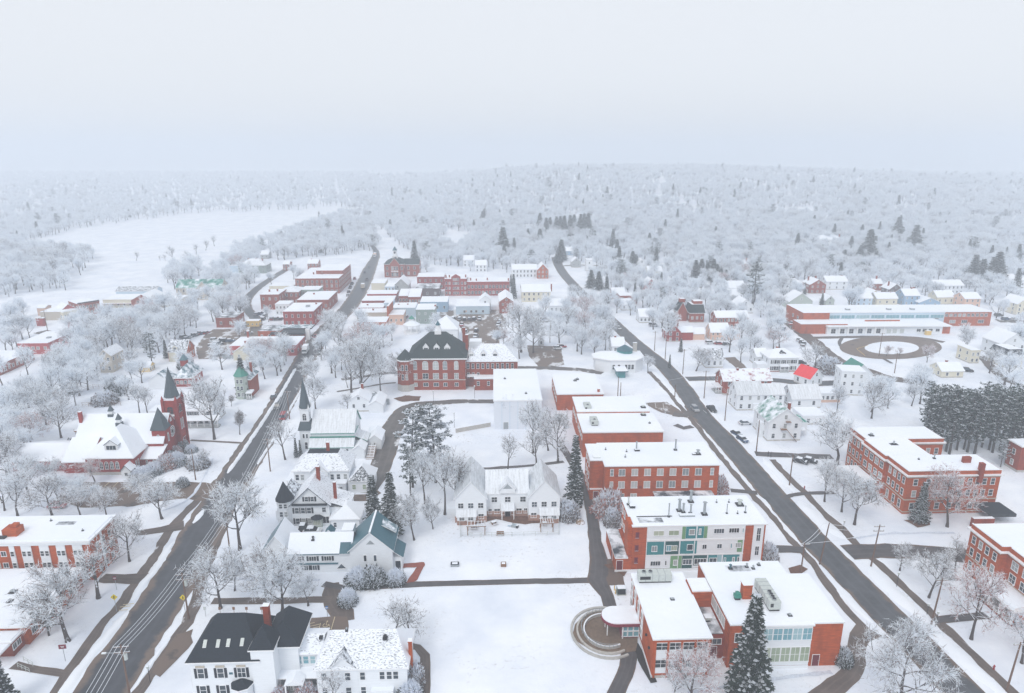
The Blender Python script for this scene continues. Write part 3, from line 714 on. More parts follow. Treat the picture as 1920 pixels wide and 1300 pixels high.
sheet('car_park', [(115, 904), (285, 905), (345, 903), (412, 908), (380, 940), (345, 935), (300, 940), (250, 950), (150, 952), (110, 940)], M_lot2, .03, .25)
strip('path', [(357, 826), (400, 828), (452, 831)], 1.2, M_walk, .03, .1, 26)
sheet('car_park', [(367, 652), (385, 628), (400, 618), (480, 616), (545, 622), (580, 632), (560, 640), (470, 638), (440, 648), (425, 672), (372, 674)], M_lot, .03, .3)
strip('driveway', [(470, 619), (520, 626), (575, 634), (600, 640)], 6, M_lot, .034, .2, 27)
strip('back_street', [(550, 498), (505, 525), (470, 553), (462, 575), (480, 600), (478, 620)], 6, M_road, .03, .2, 28)
sheet('car_park', [(822, 583), (937, 581), (948, 602), (935, 645), (876, 652), (862, 612), (826, 600)], M_lot, .03, .3)
sheet('car_park', [(988, 648), (1051, 650), (1058, 684), (1037, 690), (1012, 690), (992, 668)], M_lot, .03, .2)
strip('driveway', [(940, 690), (985, 690), (1040, 691), (1090, 694), (1130, 700)], 4.5, M_lot, .034, .2, 29)
strip('side_lane', [(1288, 711), (1330, 710), (1380, 710), (1450, 713), (1520, 720), (1600, 716), (1680, 712), (1760, 728)], 5.5, M_road2, .034, .2, 30)
strip('driveway', [(1416, 851), (1450, 853), (1500, 855), (1560, 857)], 3.4, M_path, .034, .2, 31)
strip('path', [(1466, 935), (1485, 929), (1520, 925), (1565, 924)], 1.8, M_path, .034, .15, 32)
strip('side_lane', [(1588, 1036), (1625, 1034), (1690, 1034), (1760, 1038), (1830, 1046), (1900, 1058)], 6, M_path, .036, .2, 33)
strip('path', [(1750, 1164), (1790, 1160), (1850, 1154)], 2.2, M_path, .036, .1, 34)
strip('path', [(1420, 925), (1395, 922), (1370, 920)], 2.2, M_path, .036, .15, 35)
strip('path', [(1510, 1032), (1480, 1030), (1452, 1030)], 3, M_path, .036, .15, 36)
strip('driveway', [(1630, 1180), (1610, 1195), (1606, 1225), (1600, 1255), (1570, 1285), (1540, 1305), (1500, 1330)], [5, 3.5, 3, 3, 3.4, 3.4, 3.4], M_walk, .036, .2, 37)
sheet('car_park', [(1206, 756), (1250, 754), (1272, 768), (1290, 784), (1262, 779), (1240, 774), (1222, 765)], M_lot, .036, .15)
strip('driveway', [(1298, 800), (1282, 803), (1266, 797)], 2.6, M_path, .036, .15, 38)
strip('driveway', [(1300, 772), (1284, 779), (1262, 777)], 4.0, M_lot, .038, .15, 39)
strip('school_drive', [(1455, 596), (1480, 607), (1508, 628), (1530, 644), (1552, 664), (1584, 683), (1617, 693), (1665, 709), (1720, 716)], 7, M_lot2, .03, .3, 40)
def ring(name, c, rx0, ry0, m, z):
    pts = [(c[0] + rx0 * math.cos(2 * math.pi * i / 40), c[1] + ry0 * math.sin(2 * math.pi * i / 40)) for i in range(40)]
    return sheet(name, pts, m, z, .1)
strip('school_drive', [(1520, 634), (1560, 633), (1640, 632), (1720, 634), (1770, 642)], 4, M_lot2, .028, .2, 41)
ring('turning_circle', (1670, 652), 96, 22, M_lot2, .05)
ring('snow_island', (1672, 653), 51, 12, M_ground, .09)
strip('path', [(1580, 632), (1574, 645), (1588, 657), (1620, 664), (1650, 670), (1672, 682)], 1.6, M_path, .045, .1, 42)
strip('street', [(1870, 602), (1920, 604), (1990, 606)], 7, M_lot, .03, .2, 43)
strip('driveway', [(1840, 668), (1860, 690), (1885, 712), (1930, 728)], 4, M_lot2, .03, .2, 44)
sheet('driveway', [(1357, 671), (1378, 670), (1400, 690), (1382, 692)], M_lot2, .03, .2)
strip('street', [(1045, 500), (1090, 498), (1150, 501)], 3.5, M_lot, .05, .2, 45)
strip('driveway', [(127, 626), (150, 616), (190, 604), (240, 592), (268, 585)], [9, 8, 9, 10, 6], M_lot, .03, .3, 46)
strip('driveway', [(75, 622), (110, 628), (140, 626)], 7, M_lot, .032, .3, 47)
strip('path', [(640, 712), (680, 707), (720, 700), (742, 700)], 3, M_lot, .03, .15, 48)
strip('path', [(632, 735), (680, 727), (720, 720), (742, 718)], 1.5, M_lot, .03, .15, 49)
sheet('path', [(753, 1058), (795, 1055), (797, 1060), (780, 1090), (762, 1094), (772, 1078), (782, 1064), (753, 1066)], M_redpath, .05, .1, .5)
sheet('flower_bed', [(860, 975), (905, 968), (935, 962), (985, 964), (1000, 972), (1046, 968), (1046, 978), (985, 984), (930, 974), (900, 982), (862, 986)], M_dirt, .03, .3)
sheet('flower_bed', [(1132, 1060), (1165, 1056), (1180, 1068), (1170, 1082), (1160, 1074), (1140, 1066)], M_dirt, .05, .2)
sheet('flower_bed', [(1478, 1066), (1500, 1060), (1515, 1068), (1500, 1078), (1482, 1076)], M_dirt, .05, .2)
sheet('flower_bed', [(1694, 976), (1740, 974), (1744, 985), (1720, 990)], M_dirt, .05, .3)
sheet('flower_bed', [(738, 748), (760, 742), (790, 744), (786, 752), (755, 754)], M_dirt, .05, .3)
sheet('flower_bed', [(1070, 940), (1088, 943), (1092, 953), (1078, 955)], M_dirt, .05, .2)
sheet('flower_bed', [(1196, 1206), (1210, 1235), (1232, 1280), (1220, 1282), (1196, 1240), (1188, 1215)], paint('dark_soil', (.03, .026, .024), .9), .05, .15)
M_tread = paint('trodden_snow', (.60, .65, .74), .8, .2, ns=2.5)
for px in ([(1290, 1300), (1440, 1275), (1560, 1262)], [(1600, 1010), (1680, 1000), (1790, 1000)], [(440, 1085), (520, 1090), (600, 1088)], [(300, 960), (360, 930), (400, 860)]): strip('trodden_track', px, .7, M_tread, .02, .25, 51)
def bank(px, width, h, seed=1):
    """long low heap of ploughed snow"""
    P = [at(*p) for p in px]; C = []
    for a, b in zip(P, P[1:]):
        k = max(1, int((b - a).length / 1.2)); C += [a.lerp(b, i / k) for i in range(k)]
    C.append(P[-1]); vs, fs = [], []
    for i, q in enumerate(C):
        d = (C[min(i + 1, len(C) - 1)] - C[max(i - 1, 0)]).normalized(); n = Vector((-d.y, d.x, 0)); e = min(1, i / 3, (len(C) - 1 - i) / 3)
        for j, (u, hh) in enumerate(((-.5, 0), (-.33, .75), (0, 1), (.33, .75), (.5, 0))):
            wv = noise.noise((q.x * .5, q.y * .5, seed + j * 3.3)); p = q + n * (u * width * (1 + .45 * wv) * (.3 + .7 * e))
            vs.append((p.x, p.y, -.02 + hh * h * e * (1 + .8 * wv)))
        if i:
            k = 5 * i
            for j in range(4): fs.append((k - 5 + j, k - 5 + j + 1, k + j + 1, k + j))
    me = bpy.data.meshes.new('snow_bank'); me.from_pydata(vs, [], fs); me.materials.append(M_snow); me.update()
    me.polygons.foreach_set('use_smooth', [True] * len(fs))
    if me.polygons[0].normal.z < 0: me.flip_normals()
    link('snow_bank', me)['kind'] = 'structure'
for px, wd, hh in [([(385, 952), (360, 985)], 1.8, .3), ([(330, 1013), (315, 1030), (290, 1070), (266, 1098), (246, 1128)], 2.0, .35), ([(245, 1142), (215, 1178), (175, 1224), (140, 1268), (110, 1310), (80, 1350)], 2.0, .4), ([(352, 1128), (340, 1160)], 1.2, .3),
                   ([(325, 1190), (300, 1222), (272, 1262), (250, 1295)], .9, .3), ([(1430, 858), (1446, 875), (1480, 912), (1488, 922)], 2.2, .3), ([(1497, 938), (1530, 970), (1560, 995), (1590, 1014)], 3.2, .35),
                   ([(1628, 1060), (1670, 1104), (1706, 1140), (1728, 1158)], 3.6, .35), ([(1745, 1180), (1790, 1222), (1850, 1275), (1890, 1312)], 3.0, .35), ([(1502, 1022), (1480, 998), (1462, 975)], 1.5, .3), ([(1450, 962), (1432, 938), (1418, 926)], 1.3, .3),
                   ([(1413, 916), (1395, 897)], 1.0, .3), ([(1568, 1102), (1600, 1138), (1638, 1170)], 2.2, .35), ([(1284, 764), (1262, 736), (1240, 712), (1222, 695)], 2.0, .3), ([(1370, 868), (1345, 838), (1318, 808)], .8, .25), ([(555, 690), (525, 742), (490, 795), (455, 848), (425, 890)], 1.5, .4), ([(580, 705), (545, 765), (520, 812), (480, 875)], 1.0, .3),
                   ([(1395, 835), (1372, 812), (1345, 785), (1310, 745)], 1.0, .3)]:
    bank(px, wd, hh, px[0][0])
# ------------------------------------------------------------------ crop helpers: pixel inside an enlarged crop -> photo pixel
def crop(x0, y0, s): return lambda x, y: (x0 + x / s, y0 + y / s)
c1 = crop(0, 900, 3.25); c2 = crop(300, 900, 3.25); c3 = crop(750, 800, 3.611); c4 = crop(1050, 1000, 3.2); c5 = crop(1080, 720, 3.612); c6 = crop(1480, 760, 2.407); c7 = crop(480, 680, 4.062)
c8 = crop(0, 660, 4); c9 = crop(0, 380, 4); c10 = crop(400, 440, 4.174); c11 = crop(640, 440, 4.334); c12 = crop(1000, 400, 4.334); c13 = crop(1400, 400, 3.692); c14 = crop(1200, 560, 3.824)
def hvac(b, x0, y0, z, x1, y1, h, name='rooftop_unit', fans=4, m=None):
    """panelled rooftop air handler with louvres and fans"""
    m = m or M_lightmetal; mb = MB(); mb.box(x0 + .1, y0 + .1, z, x1 - .1, y1 - .1, z + .35, M_dark); mb.box(x0, y0, z + .35, x1, y1, z + h, m)
    lx, ly = x1 - x0, y1 - y0; n = max(2, int(max(lx, ly) / 1.2))
    for i in range(1, n):
        if lx > ly: x = x0 + lx * i / n; mb.box(x - .04, y0 - .03, z + .4, x + .04, y1 + .03, z + h + .03, M_graymetal)
        else: y = y0 + ly * i / n; mb.box(x0 - .03, y - .04, z + .4, x1 + .03, y + .04, z + h + .03, M_graymetal)
    mb.box(x0 + .2, y0 - .05, z + h * .45, x0 + lx * .35, y0, z + h * .8, M_dark)
    o = b.part(name, mb)
    for i in range(fans):
        fx, fy = (x0 + lx * (.5 if lx < ly else (i + .7) / fans * .4 + .03), y0 + ly * (.5 if lx > ly else (i + .7) / fans * .4 + .03))
        q = MB(); q.tube([(fx, fy, z + h), (fx, fy, z + h + .25)], .42, M_graymetal, 12); q.cone(fx, fy, z + h + .25, z + h + .27, .34, .3, M_dark, 12); q.build('fan', o)
    return o
# --- two-winged brick school in the front right
A = B('brick_school', 'two-storey orange brick school with two flat snowy wings and a rounded maroon entrance canopy', 'school', c4(563, 640), c4(910, 632), 8, 2, near=True)
mb = MB()
mb.box(0, 0, 0, 10.2, 19, 8, M_brick, None, True); mb.box(20.9, 1.9, 0, 34.6, 16.3, 9, M_brick, None, True); mb.box(14.2, 2.0, 0, 20.9, 16.3, 9.01, M_brick, None, True)
mb.box(10.2, 4.4, 0, 14.2, 12, 5.2, M_brick2, None, True); mb.box(10.2, 12.01, 0, 14.2, 16.4, 8.6, M_brick, None, True); mb.box(14.3, 16.3, 0, 30.9, 21.5, 8.6, M_brick, None, True)
A.part('wall', mb)
A.flat(0, 0, 10.2, 19, 8, .22, M_trim, .3, name='roof'); A.flat(14.25, 2.0, 34.6, 16.3, 9.02, .2, M_trim, .3, name='roof')
A.flat(10.4, 4.5, 14.0, 11.95, 5.2, 0, M_tar, .12, M_ptar, name='roof'); A.flat(14.35, 16.5, 30.85, 21.45, 8.6, .05, M_trim, .3, name='roof'); A.flat(10.45, 12.3, 14.0, 16.3, 8.6, .1, M_trim, .25, name='roof')
for i in range(5): A.box('pier', .15 + i * 2.4 - (.1 if i else 0), -.22, 0, .5 + i * 2.4 - (.1 if i else 0), -.002, 8, M_brick)
for i in range(4):
    u = 1.55 + i * 2.4 - .05
    A.box('spandrel_panel', u - 1.02, -.08, 3.95, u + 1.02, -.001, 5.75, M_white); A.box('spandrel_panel', u - 1.02, -.08, 1.0, u + 1.02, -.0015, 2.05, M_white)
    A.win('f', 0, u, 5.9, 1.95, 1.4, 'x2h', gm=M_glassd); A.win('f', 0, u, 2.2, 1.95, 1.6, 'x2h', gm=M_glassd)
for u in (8.7, 11.6, 14.8, 17.6):
    A.box('spandrel_panel', -.07, u - .75, 1.4, -.001, u + .75, 7.4, M_white)
    A.win('l', -.07, u, 5.4, 1.2, 1.6, 'x3', gm=M_glassd); A.win('l', -.07, u, 2.0, 1.2, 1.6, 'x3', gm=M_glassd)
for u, z in ((2.2, 4.4), (4.6, 5.2)):
    A.box('wall_lamp', -.35, u - .2, z, 0, u + .2, z + .3, M_dark)
A.box('plinth', -.12, -.1, 0, -.0, 19.1, .55, M_white, M_snow); A.box('plinth', -.0, -.12, 0, 10.2, -.0, .5, M_conc)
A.wins('l', 14.2, [5.4, 6.9, 8.4, 9.9, 11.3], [6.2], w=1.3, h=2.0, style='x3', gm=M_glassl)                 # clerestory glazing over the link roof
A.door('f', 4.4, 12.2, .1, 1.5, 2.5); A.win('f', 4.4, 12.9, 3.2, 1.6, 1.1, 'x2', gm=M_glassd)
A.win('f', 2.0, 15.8, 5.5, 1.2, 1.8, 'x2h', gm=M_glassd); A.win('f', 2.0, 15.8, 2.0, 1.2, 1.8, 'x2h', gm=M_glassd)
A.box('panel_band', 18.2, 1.5, .6, 28.9, 1.899, 9.0, M_white)
A.box('roof_edge', 18.0, 1.2, 9.03, 29.1, 1.77, 9.36, M_trim, M_snow)
for i in range(6):
    u = 19.1 + i * 1.78; A.win('f', 1.5, u, 6.1, 1.55, 2.4, 'x2h', gm=M_glasst); A.win('f', 1.5, u, 1.5, 1.55, 3.0, 'x2h', gm=M_glassc)
A.door('f', 1.9, 30.4, .1, 1.2, 2.3); A.box('plinth', 18.2, 1.3, 0, 28.9, 1.5, .55, M_white, M_snow)
A.wins('r', 34.6, [4, 7, 10, 13], [1.8, 5.8], w=1.6, h=1.7, style='x2h')
A.chimney(19.5, 9.3, 9.1, 12.3, 1.7, 1.4, M_brick)
hvac(A, 22.2, 4.9, 9.5, 24.3, 12.2, 2.0); hvac(A, .7, 15.6, 8.4, 7.2, 17.6, 1.9, fans=2)
mb = MB(); mb.box(17.2, 8.4, 9.2, 18.2, 9.2, 9.9, M_dark); mb.box(17.1, 8.3, 9.9, 18.3, 9.3, 10.5, M_green); mb.prism([(17.2, 8.4), (18.2, 8.4), (18.0, 9.2), (17.4, 9.2)], 10.5, 10.9, M_green); A.part('roof_vent', mb)
A.stack(20, 19, 8.9, .9, .2, M_teal); A.stack(23.5, 19.4, 8.9, .8); A.stack(24.6, 18.8, 8.9, .7); A.stack(26.2, 20, 8.9, .5); A.stack(6, 10.5, 8.2, .3, .2); A.stack(25.6, 3.8, 9.2, .4, .2)
mb = MB(); mb.box(11.7, 7.6, 5.4, 12.6, 8.5, 5.9, M_dark); mb.box(11.5, 7.4, 5.9, 12.8, 8.7, 6.4, M_lightmetal, M_snow); A.part('roof_vent', mb)
A.box('wet_patch', 18, 18, 8.9, 24, 20, 9.04, M_ptar)
arc = [(-4.4 - 2.7 * math.sin(t), 12.4 + 2.75 * math.cos(t)) for t in [math.pi * i / 14 for i in range(15)]]
poly = [(-.02, 9.65), (-.02, 15.15)] + arc
mb = MB(); mb.prism(poly[::-1] if False else poly, 3.1, 3.65, M_maroon, M_maroon); q = [(x * .97 - .1, 12.4 + (y - 12.4) * .95) for x, y in poly]; mb.prism(q, 3.65, 3.85, M_snow)
cn = A.part('canopy', mb)
for x, y in ((-6.0, 11.2), (-6.0, 13.6), (-3.2, 10.2)):
    q = MB(); q.tube([(x, y, .1), (x, y, 3.1)], .12, M_trim, 8); q.build('post', cn)
A.box('vestibule', -3.4, 10.4, .1, -.02, 14.2, 3.09, M_maroon)
A.wins('f', 10.4, [-2.8, -1.7, -.6], [.5, 1.75], w=.85, h=1.0, style='pl', gm=M_glasst)
tr = A.W(-3, 11)
def px_of(v):
    dz = v.z - H; zc = v.y * cp_ - dz * sp_; return (CX + F * v.x / zc, CY + F * (-(v.y * sp_ + dz * cp_)) / zc)
sheet('terrace', [(1074, 1190), (1078, 1172), (1092, 1156), (1112, 1146), (1150, 1144), (1172, 1160), (1196, 1196), (1192, 1222), (1166, 1226), (1130, 1225), (1100, 1215), (1082, 1204)], paint('brown_terrace', (.17, .12, .085), .8, .25), .06, .08)
for k, (off, hh, m_) in enumerate(((0, .75, M_conc), (1.35, .45, M_stone), (2.5, .35, M_conc))):       # stepped curved walls round the terrace
    c = at(1136, 1186); pts = []
    for i in range(25):
        a = R(75 + 225 * i / 24); pts.append((c.x + (4.4 + off) * math.cos(a) * 1.0, c.y + (4.9 + off * 1.05) * math.sin(a)))
    mb = MB(); n_ = len(pts)
    inn = [(c.x + (p[0] - c.x) * .94, c.y + (p[1] - c.y) * .94) for p in pts]
    for i in range(n_ - 1): mb.prism([pts[i + 1], pts[i], inn[i], inn[i + 1]][::-1] if False else [inn[i], inn[i + 1], pts[i + 1], pts[i]][::-1], 0, hh, m_, M_snow if k == 0 else m_)
    tag(mb.build('terrace_wall'), ['innermost low curved wall round the school entrance terrace, capped with snow', 'middle low stone step curving round the school entrance terrace', 'outermost low curved wall round the brown school entrance terrace'][k], 'wall')
mb = MB(); c = at(1136, 1186); pv = None
for i in range(22):
    a = R(88 + 200 * i / 21); p = (c.x + 4.8 * math.cos(a), c.y + 5.3 * math.sin(a))
    mb.tube([(*p, .7), (*p, 1.65)], .04, M_graymetal, 5)
    if pv: mb.tube([(*pv, 1.62), (*p, 1.62)], .04, M_graymetal, 5, False); mb.tube([(*pv, 1.2), (*p, 1.2)], .03, M_graymetal, 5, False)
    pv = p
tag(mb.build('handrail'), 'curved grey metal handrail along the wall of the school entrance terrace', 'railing')
tb = B('transformer_cabinet', 'dark green transformer cabinet beside the left wing of the brick school', 'utility box', c4(345, 372), c4(385, 372), 0, 2)
tb.box('cabinet', 0, 0, .12, 1.7, 1.4, 1.5, paint('dark_green_steel', (.02, .07, .055), .4), M_snow); tb.box('plinth', -.15, -.15, 0, 1.85, 1.55, .12, M_conc); tb.box('door', .1, -.04, .25, 1.6, 0, 1.35, M_dark)
for i, (x, y) in enumerate(((1152, 1107), (1154, 1114))):
    p = at(x, y); mb = MB(); mb.tube([(0, 0, 0), (0, 0, 1.1)], .11, M_yellow, 8); mb.cone(0, 0, 1.1, 1.2, .11, .03, M_yellow, 8)
    tag(mb.build('bollard', None, p), ['rear yellow bollard guarding the green transformer cabinet', 'front yellow bollard guarding the green transformer cabinet'][i], 'bollard', 'yellow bollards by the transformer')

# --- brick classroom block with the teal and green panel front
b = B('classroom_building', 'three-storey brick classroom block with a white, teal and green panelled front', 'school building', c5(385, 968), c5(1295, 950), 11, 2, near=True)
mb = MB(); mb.box(.1, 0, 0, 29.6, 12.6, 11, M_brick, None, True); mb.box(-.9, .4, 0, .1, 3.6, 11.4, M_brick, None, True); b.part('wall', mb)
b.flat(.1, 0, 29.6, 12.6, 11, .3, M_trim, .3)
mb = MB(); mb.box(-3.5, -.3, 0, .095, 12, 3.3, M_brick, None, True); b.part('annex', mb); b.flat(-3.5, -.3, -.92, 12, 3.3, .15, M_trim, .3, M_ptar)
b.box('plinth', -3.65, -.5, 0, 29.6, -.3, .5, M_white, M_snow)
b.door('f', -.3, -2.6, .5, 1.3, 2.3); b.door('l', -3.5, 4.0, .4, 1.2, 2.2)
for z in (8.2, 5.0, 1.9): b.win('f', 0, 1.1, z, .6, 1.3, 'pl', M_maroon, M_door)
PX0, PX1 = 3.2, 25.0; fz = [(.7, 3.85), (3.95, 7.4), (7.5, 10.9)]
b.box('panel_front', PX0, -.2, .5, PX1, -.001, 10.98, M_white)
def U(zx): return PX0 + (PX1 - PX0) * (zx - 485) / (1150 - 485)
def Z(zy): return 11 - (zy - 968 + (0)) * 11 / 272.0
def panel(x0, y0, x1, y1, m, d=.05): return b.box('panel', U(x0), -.2 - d, Z(y1), U(x1), -.2, Z(y0), m)
for q in [(722, 967, 745, 1045, M_pgrn), (747, 967, 815, 1043, M_pteal1), (825, 967, 868, 1042, M_pteal1), (870, 966, 892, 1042, M_pgrn), (489, 1060, 604, 1141, M_pteal1), (613, 1058, 706, 1139, M_pteal2), (716, 1058, 808, 1137, M_pteal1), (816, 1056, 828, 1137, M_pteal1), (1106, 1048, 1140, 1132, M_pgrn),
          (655, 1150, 704, 1240, M_pgrn), (710, 1150, 732, 1240, M_pgrn), (735, 1150, 805, 1238, M_pteal2), (813, 1148, 905, 1212, M_pteal2), (914, 1145, 975, 1212, M_pteal1), (978, 1145, 1006, 1212, M_glasst), (1016, 1142, 1128, 1212, M_pteal1)]: panel(*q)
for z0, z1 in ((1046, 1057), (1140, 1147)): b.box('floor_band', PX0, -.29, Z(z1), PX1, -.2, Z(z0), M_trim)
for x0, y0, x1, y1, st, g in [(530, 993, 596, 1021, 'x2', M_glassc), (632, 992, 698, 1020, 'x2', M_glassc), (770, 988, 804, 1018, 'pl', M_glass), (836, 985, 847, 1017, 'pl', M_glassl), (938, 986, 1004, 1013, 'x4', M_glassd), (1040, 984, 1106, 1011, 'x4', M_glassd), (1131, 986, 1139, 1012, 'pl', M_glasst),
                             (524, 1086, 556, 1117, 'x2', M_glassl), (622, 1084, 652, 1116, 'x2', M_glasst), (656, 1086, 692, 1114, 'x3', M_glassc), (764, 1080, 800, 1113, 'pl', M_glass), (868, 1082, 894, 1108, 'x2', M_glassd), (968, 1080, 998, 1106, 'x2', M_glassd), (1060, 1078, 1068, 1106, 'pl', M_glasst), (1094, 1076, 1128, 1102, 'x3', M_glass),
                             (520, 1180, 586, 1207, 'x4', M_glassd), (620, 1178, 628, 1206, 'pl', M_glassd), (678, 1176, 700, 1206, 'x2', M_glass), (742, 1172, 800, 1202, 'x3', M_glassd), (820, 1170, 900, 1202, 'x4', M_glassd), (924, 1168, 970, 1200, 'x2', M_glass), (1024, 1168, 1034, 1200, 'pl', M_glasst), (1082, 1166, 1094, 1200, 'pl', M_glass), (1116, 1165, 1126, 1198, 'pl', M_glass)]:
    b.win('f', -.25, (U(x0) + U(x1)) / 2, Z(y1), U(x1) - U(x0), Z(y0) - Z(y1), st, gm=g)
b.box('stair_panel', 26.9, -.12, 2.0, 29.2, -.001, 10.9, M_white); b.win('f', -.12, 28.1, 7.0, .8, 3.2, 'x2h', gm=M_glassd); b.win('f', -.12, 28.1, 3.4, .8, 2.2, 'x2h', gm=M_glassd)
b.box('stair_ledge', 26.6, -1.2, 1.75, 29.4, -.13, 2.1, M_trim, M_snow); b.door('f', 0, 28.3, .1, 1.6, 1.6, M_glassd)
b.wins('l', .1, [6, 9, 11.3], [8.0, 4.6], w=1.2, h=1.6, style='x2h'); b.wins('r', 29.6, [3, 6, 9, 11], [8.0, 4.6, 1.2], w=1.2, h=1.6, style='x2h')
for x, y, hh, r, m_ in [(.8, 9, 1.8, .18, M_lightmetal), (8.7, 3.2, 3.2, .14, M_graymetal), (11.8, 5.8, 2.8, .3, M_graymetal), (12.5, 5.0, 2.2, .22, M_graymetal), (14.0, 4.4, 2.2, .2, M_graymetal), (17.0, 4.0, 3.0, .32, M_graymetal), (15.6, 9.8, 2.8, .32, M_graymetal), (22.2, 4.2, 2.2, .1, M_graymetal), (26.5, 4.4, 1.6, .12, M_graymetal), (26.5, 8.0, 1.2, .42, M_lightmetal), (21.5, 9.2, .7, .08, M_graymetal), (24.4, 9.2, .7, .08, M_graymetal), (24.6, 4.0, .6, .08, M_graymetal)]: b.stack(x, y, 11.35, hh, r, m_)
b.box('roof_unit', .8, 7.2, 11.4, 2.0, 8.4, 12.0, M_dark, M_snow); b.box('roof_unit', 11.2, 3.0, 11.4, 14.6, 4.0, 11.8, M_graymetal, M_snow); b.box('pipe_run', 1.5, 3.3, 11.45, 9.5, 3.45, 11.6, M_dark); b.box('wet_patch', 1.6, .9, 11.3, 7.0, 2.8, 11.49, M_ptar)
# --- three-storey brick dormitory
b = B('dormitory', 'three-storey orange brick dormitory with flat snowy roof and rows of white curtained windows', 'dormitory', c5(200, 560), c5(975, 553), 11, 1.5, near=True)
mb = MB(); mb.box(0, 0, 0, 30, 14.2, 11, M_brick, None, True); mb.box(-3.4, 3.5, 0, -.003, 13.8, 11, M_brick, None, True); b.part('wall', mb)
b.flat(0, 0, 30, 14.2, 11, .3, M_trim, .3); b.flat(-3.4, 3.5, -.32, 13.8, 11, .2, M_trim, .28)
sp = [1.75] + [4.4 + i * 3.36 for i in range(7)] + [28.2]
for z in (8.3, 4.75, 1.2):
    for i, u in enumerate(sp):
        if z == 1.2 and u > 11: continue
        b.win('f', 0, u, z, .75 if i in (0, 8) else 1.55, 1.85, 'dh' if i in (0, 8) else 'x2', gm=M_glassl)
for u, z in ((3.0, 7.9), (9.5, 4.6)): b.box('wall_grille', u - .4, -.06, z, u + .4, 0, z + .7, M_brick2)
b.box('stair_porch', -3.5, 2.6, 0, .0, 3.499, 3.0, M_brick, M_snow); b.door('f', 2.6, -1.9, .2, 1.2, 2.3); b.box('step', -2.8, 1.6, 0, -1.0, 2.6, .2, M_conc)
mb = MB(); mb.box(13.0, -3.1, 0, 28.2, -.003, 3.5, M_brick2, None, True); b.part('wing', mb); b.flat(13.0, -3.1, 28.2, -.35, 3.5, .2, M_trim, .3, M_ptar)
b.wins('l', -3.4, [6, 8.5, 11], [8.3, 4.8, 1.4], w=1.0, h=1.8, gm=M_glassl); b.wins('r', 30, [3, 6, 9, 12], [8.3, 4.8, 1.4], w=1.2, h=1.8, gm=M_glassl)
for x, y, hh, r in ((9.9, 9, 2.4, .2), (20.6, 8.8, 3.0, .22), (6, 4.6, .6, .1), (7, 8, .6, .1), (26, 6, 1.2, .35), (1.5, 9.5, .5, .1)): b.stack(x, y, 11.35, hh, r)
b.box('roof_unit', 9.3, 8.2, 11.4, 10.7, 9.2, 11.9, M_dark, M_snow); b.box('roof_unit', 24.4, 5.4, 11.4, 25.4, 6.2, 11.75, M_dark, M_snow); b.box('roof_hatch', -2.6, 4.2, 11.3, -.6, 5.8, 11.65, M_lightmetal, M_snow)
# --- gymnasium behind it, then the low block and the pale hall
b = B('gymnasium', 'windowless orange brick gymnasium with a wide snowy flat roof behind the dormitory', 'gymnasium', c5(50, 333), c5(598, 328), 8, 1.5)
mb = MB(); mb.box(0, 0, 0, 24.4, 15.2, 8, M_brick, None, True); mb.box(0, 15.2, 0, 23.6, 29, 8.7, M_brick, None, True); b.part('wall', mb)
b.flat(0, 0, 24.4, 15.1, 8, .25, M_trim, .35); b.flat(0, 15.45, 23.6, 29, 8.7, .2, M_trim, .35)
for x, y in ((3.0, 4.4), (2.6, 17.2)): hvac(b, x, y, 8.4, x + 2.2, y + 4.4, 1.6, fans=1)
b.stack(21, 13, 8.4, .6, .4, M_lightmetal); b.stack(22, 18, 9.1, .6, .4, M_lightmetal); b.stack(21.5, 6, 8.4, .4)
b.wins('l', 0, [3, 6, 9, 12, 17, 20, 23, 26], [4.8], w=1.8, h=1.4, style='x2')
b = B('brick_workshop', 'low flat-roofed brick block between the gymnasium and the pale hall', 'school building', (1045, 740.5), (1131, 738.5), 6, 1.5)
mb = MB(); mb.box(0, 0, 0, b.w, 23, 6, M_brick, None, True); b.part('wall', mb); b.flat(0, 0, b.w, 23, 6, .25, M_trim, .35); b.stack(8, 14, 6.4, .6, .3); b.stack(9, 15.5, 6.4, .5, .3); b.chimney(b.w - 1.6, 1.6, 6.4, 7.4, .8, .8, M_brick)
b.wins('l', 0, [3, 7, 11, 15, 19], [2.6], w=1.6, h=1.6, style='x2')
b = B('pale_hall', 'tall windowless pale hall with a plain white flat roof beside the dark-roofed college', 'hall', (926, 753), (1016, 752), 10, 1.5)
mb = MB(); mb.box(0, 0, 0, b.w, 34, 10, siding('hall_panels', (.70, .74, .80), .05), None, True); b.part('wall', mb); b.flat(0, 0, b.w, 34, 10, .2, M_trim, .4); b.door('f', 0, 4, .1, 1.6, 2.4, M_graymetal); b.stack(11, 6, 10.4, .5, .2); b.stack(4, 22, 10.4, .5, .2)
for i in range(1, 6): b.box('pilaster', b.w * i / 6 - .06, -.06, 0, b.w * i / 6 + .06, -.001, 9.9, M_pblue)

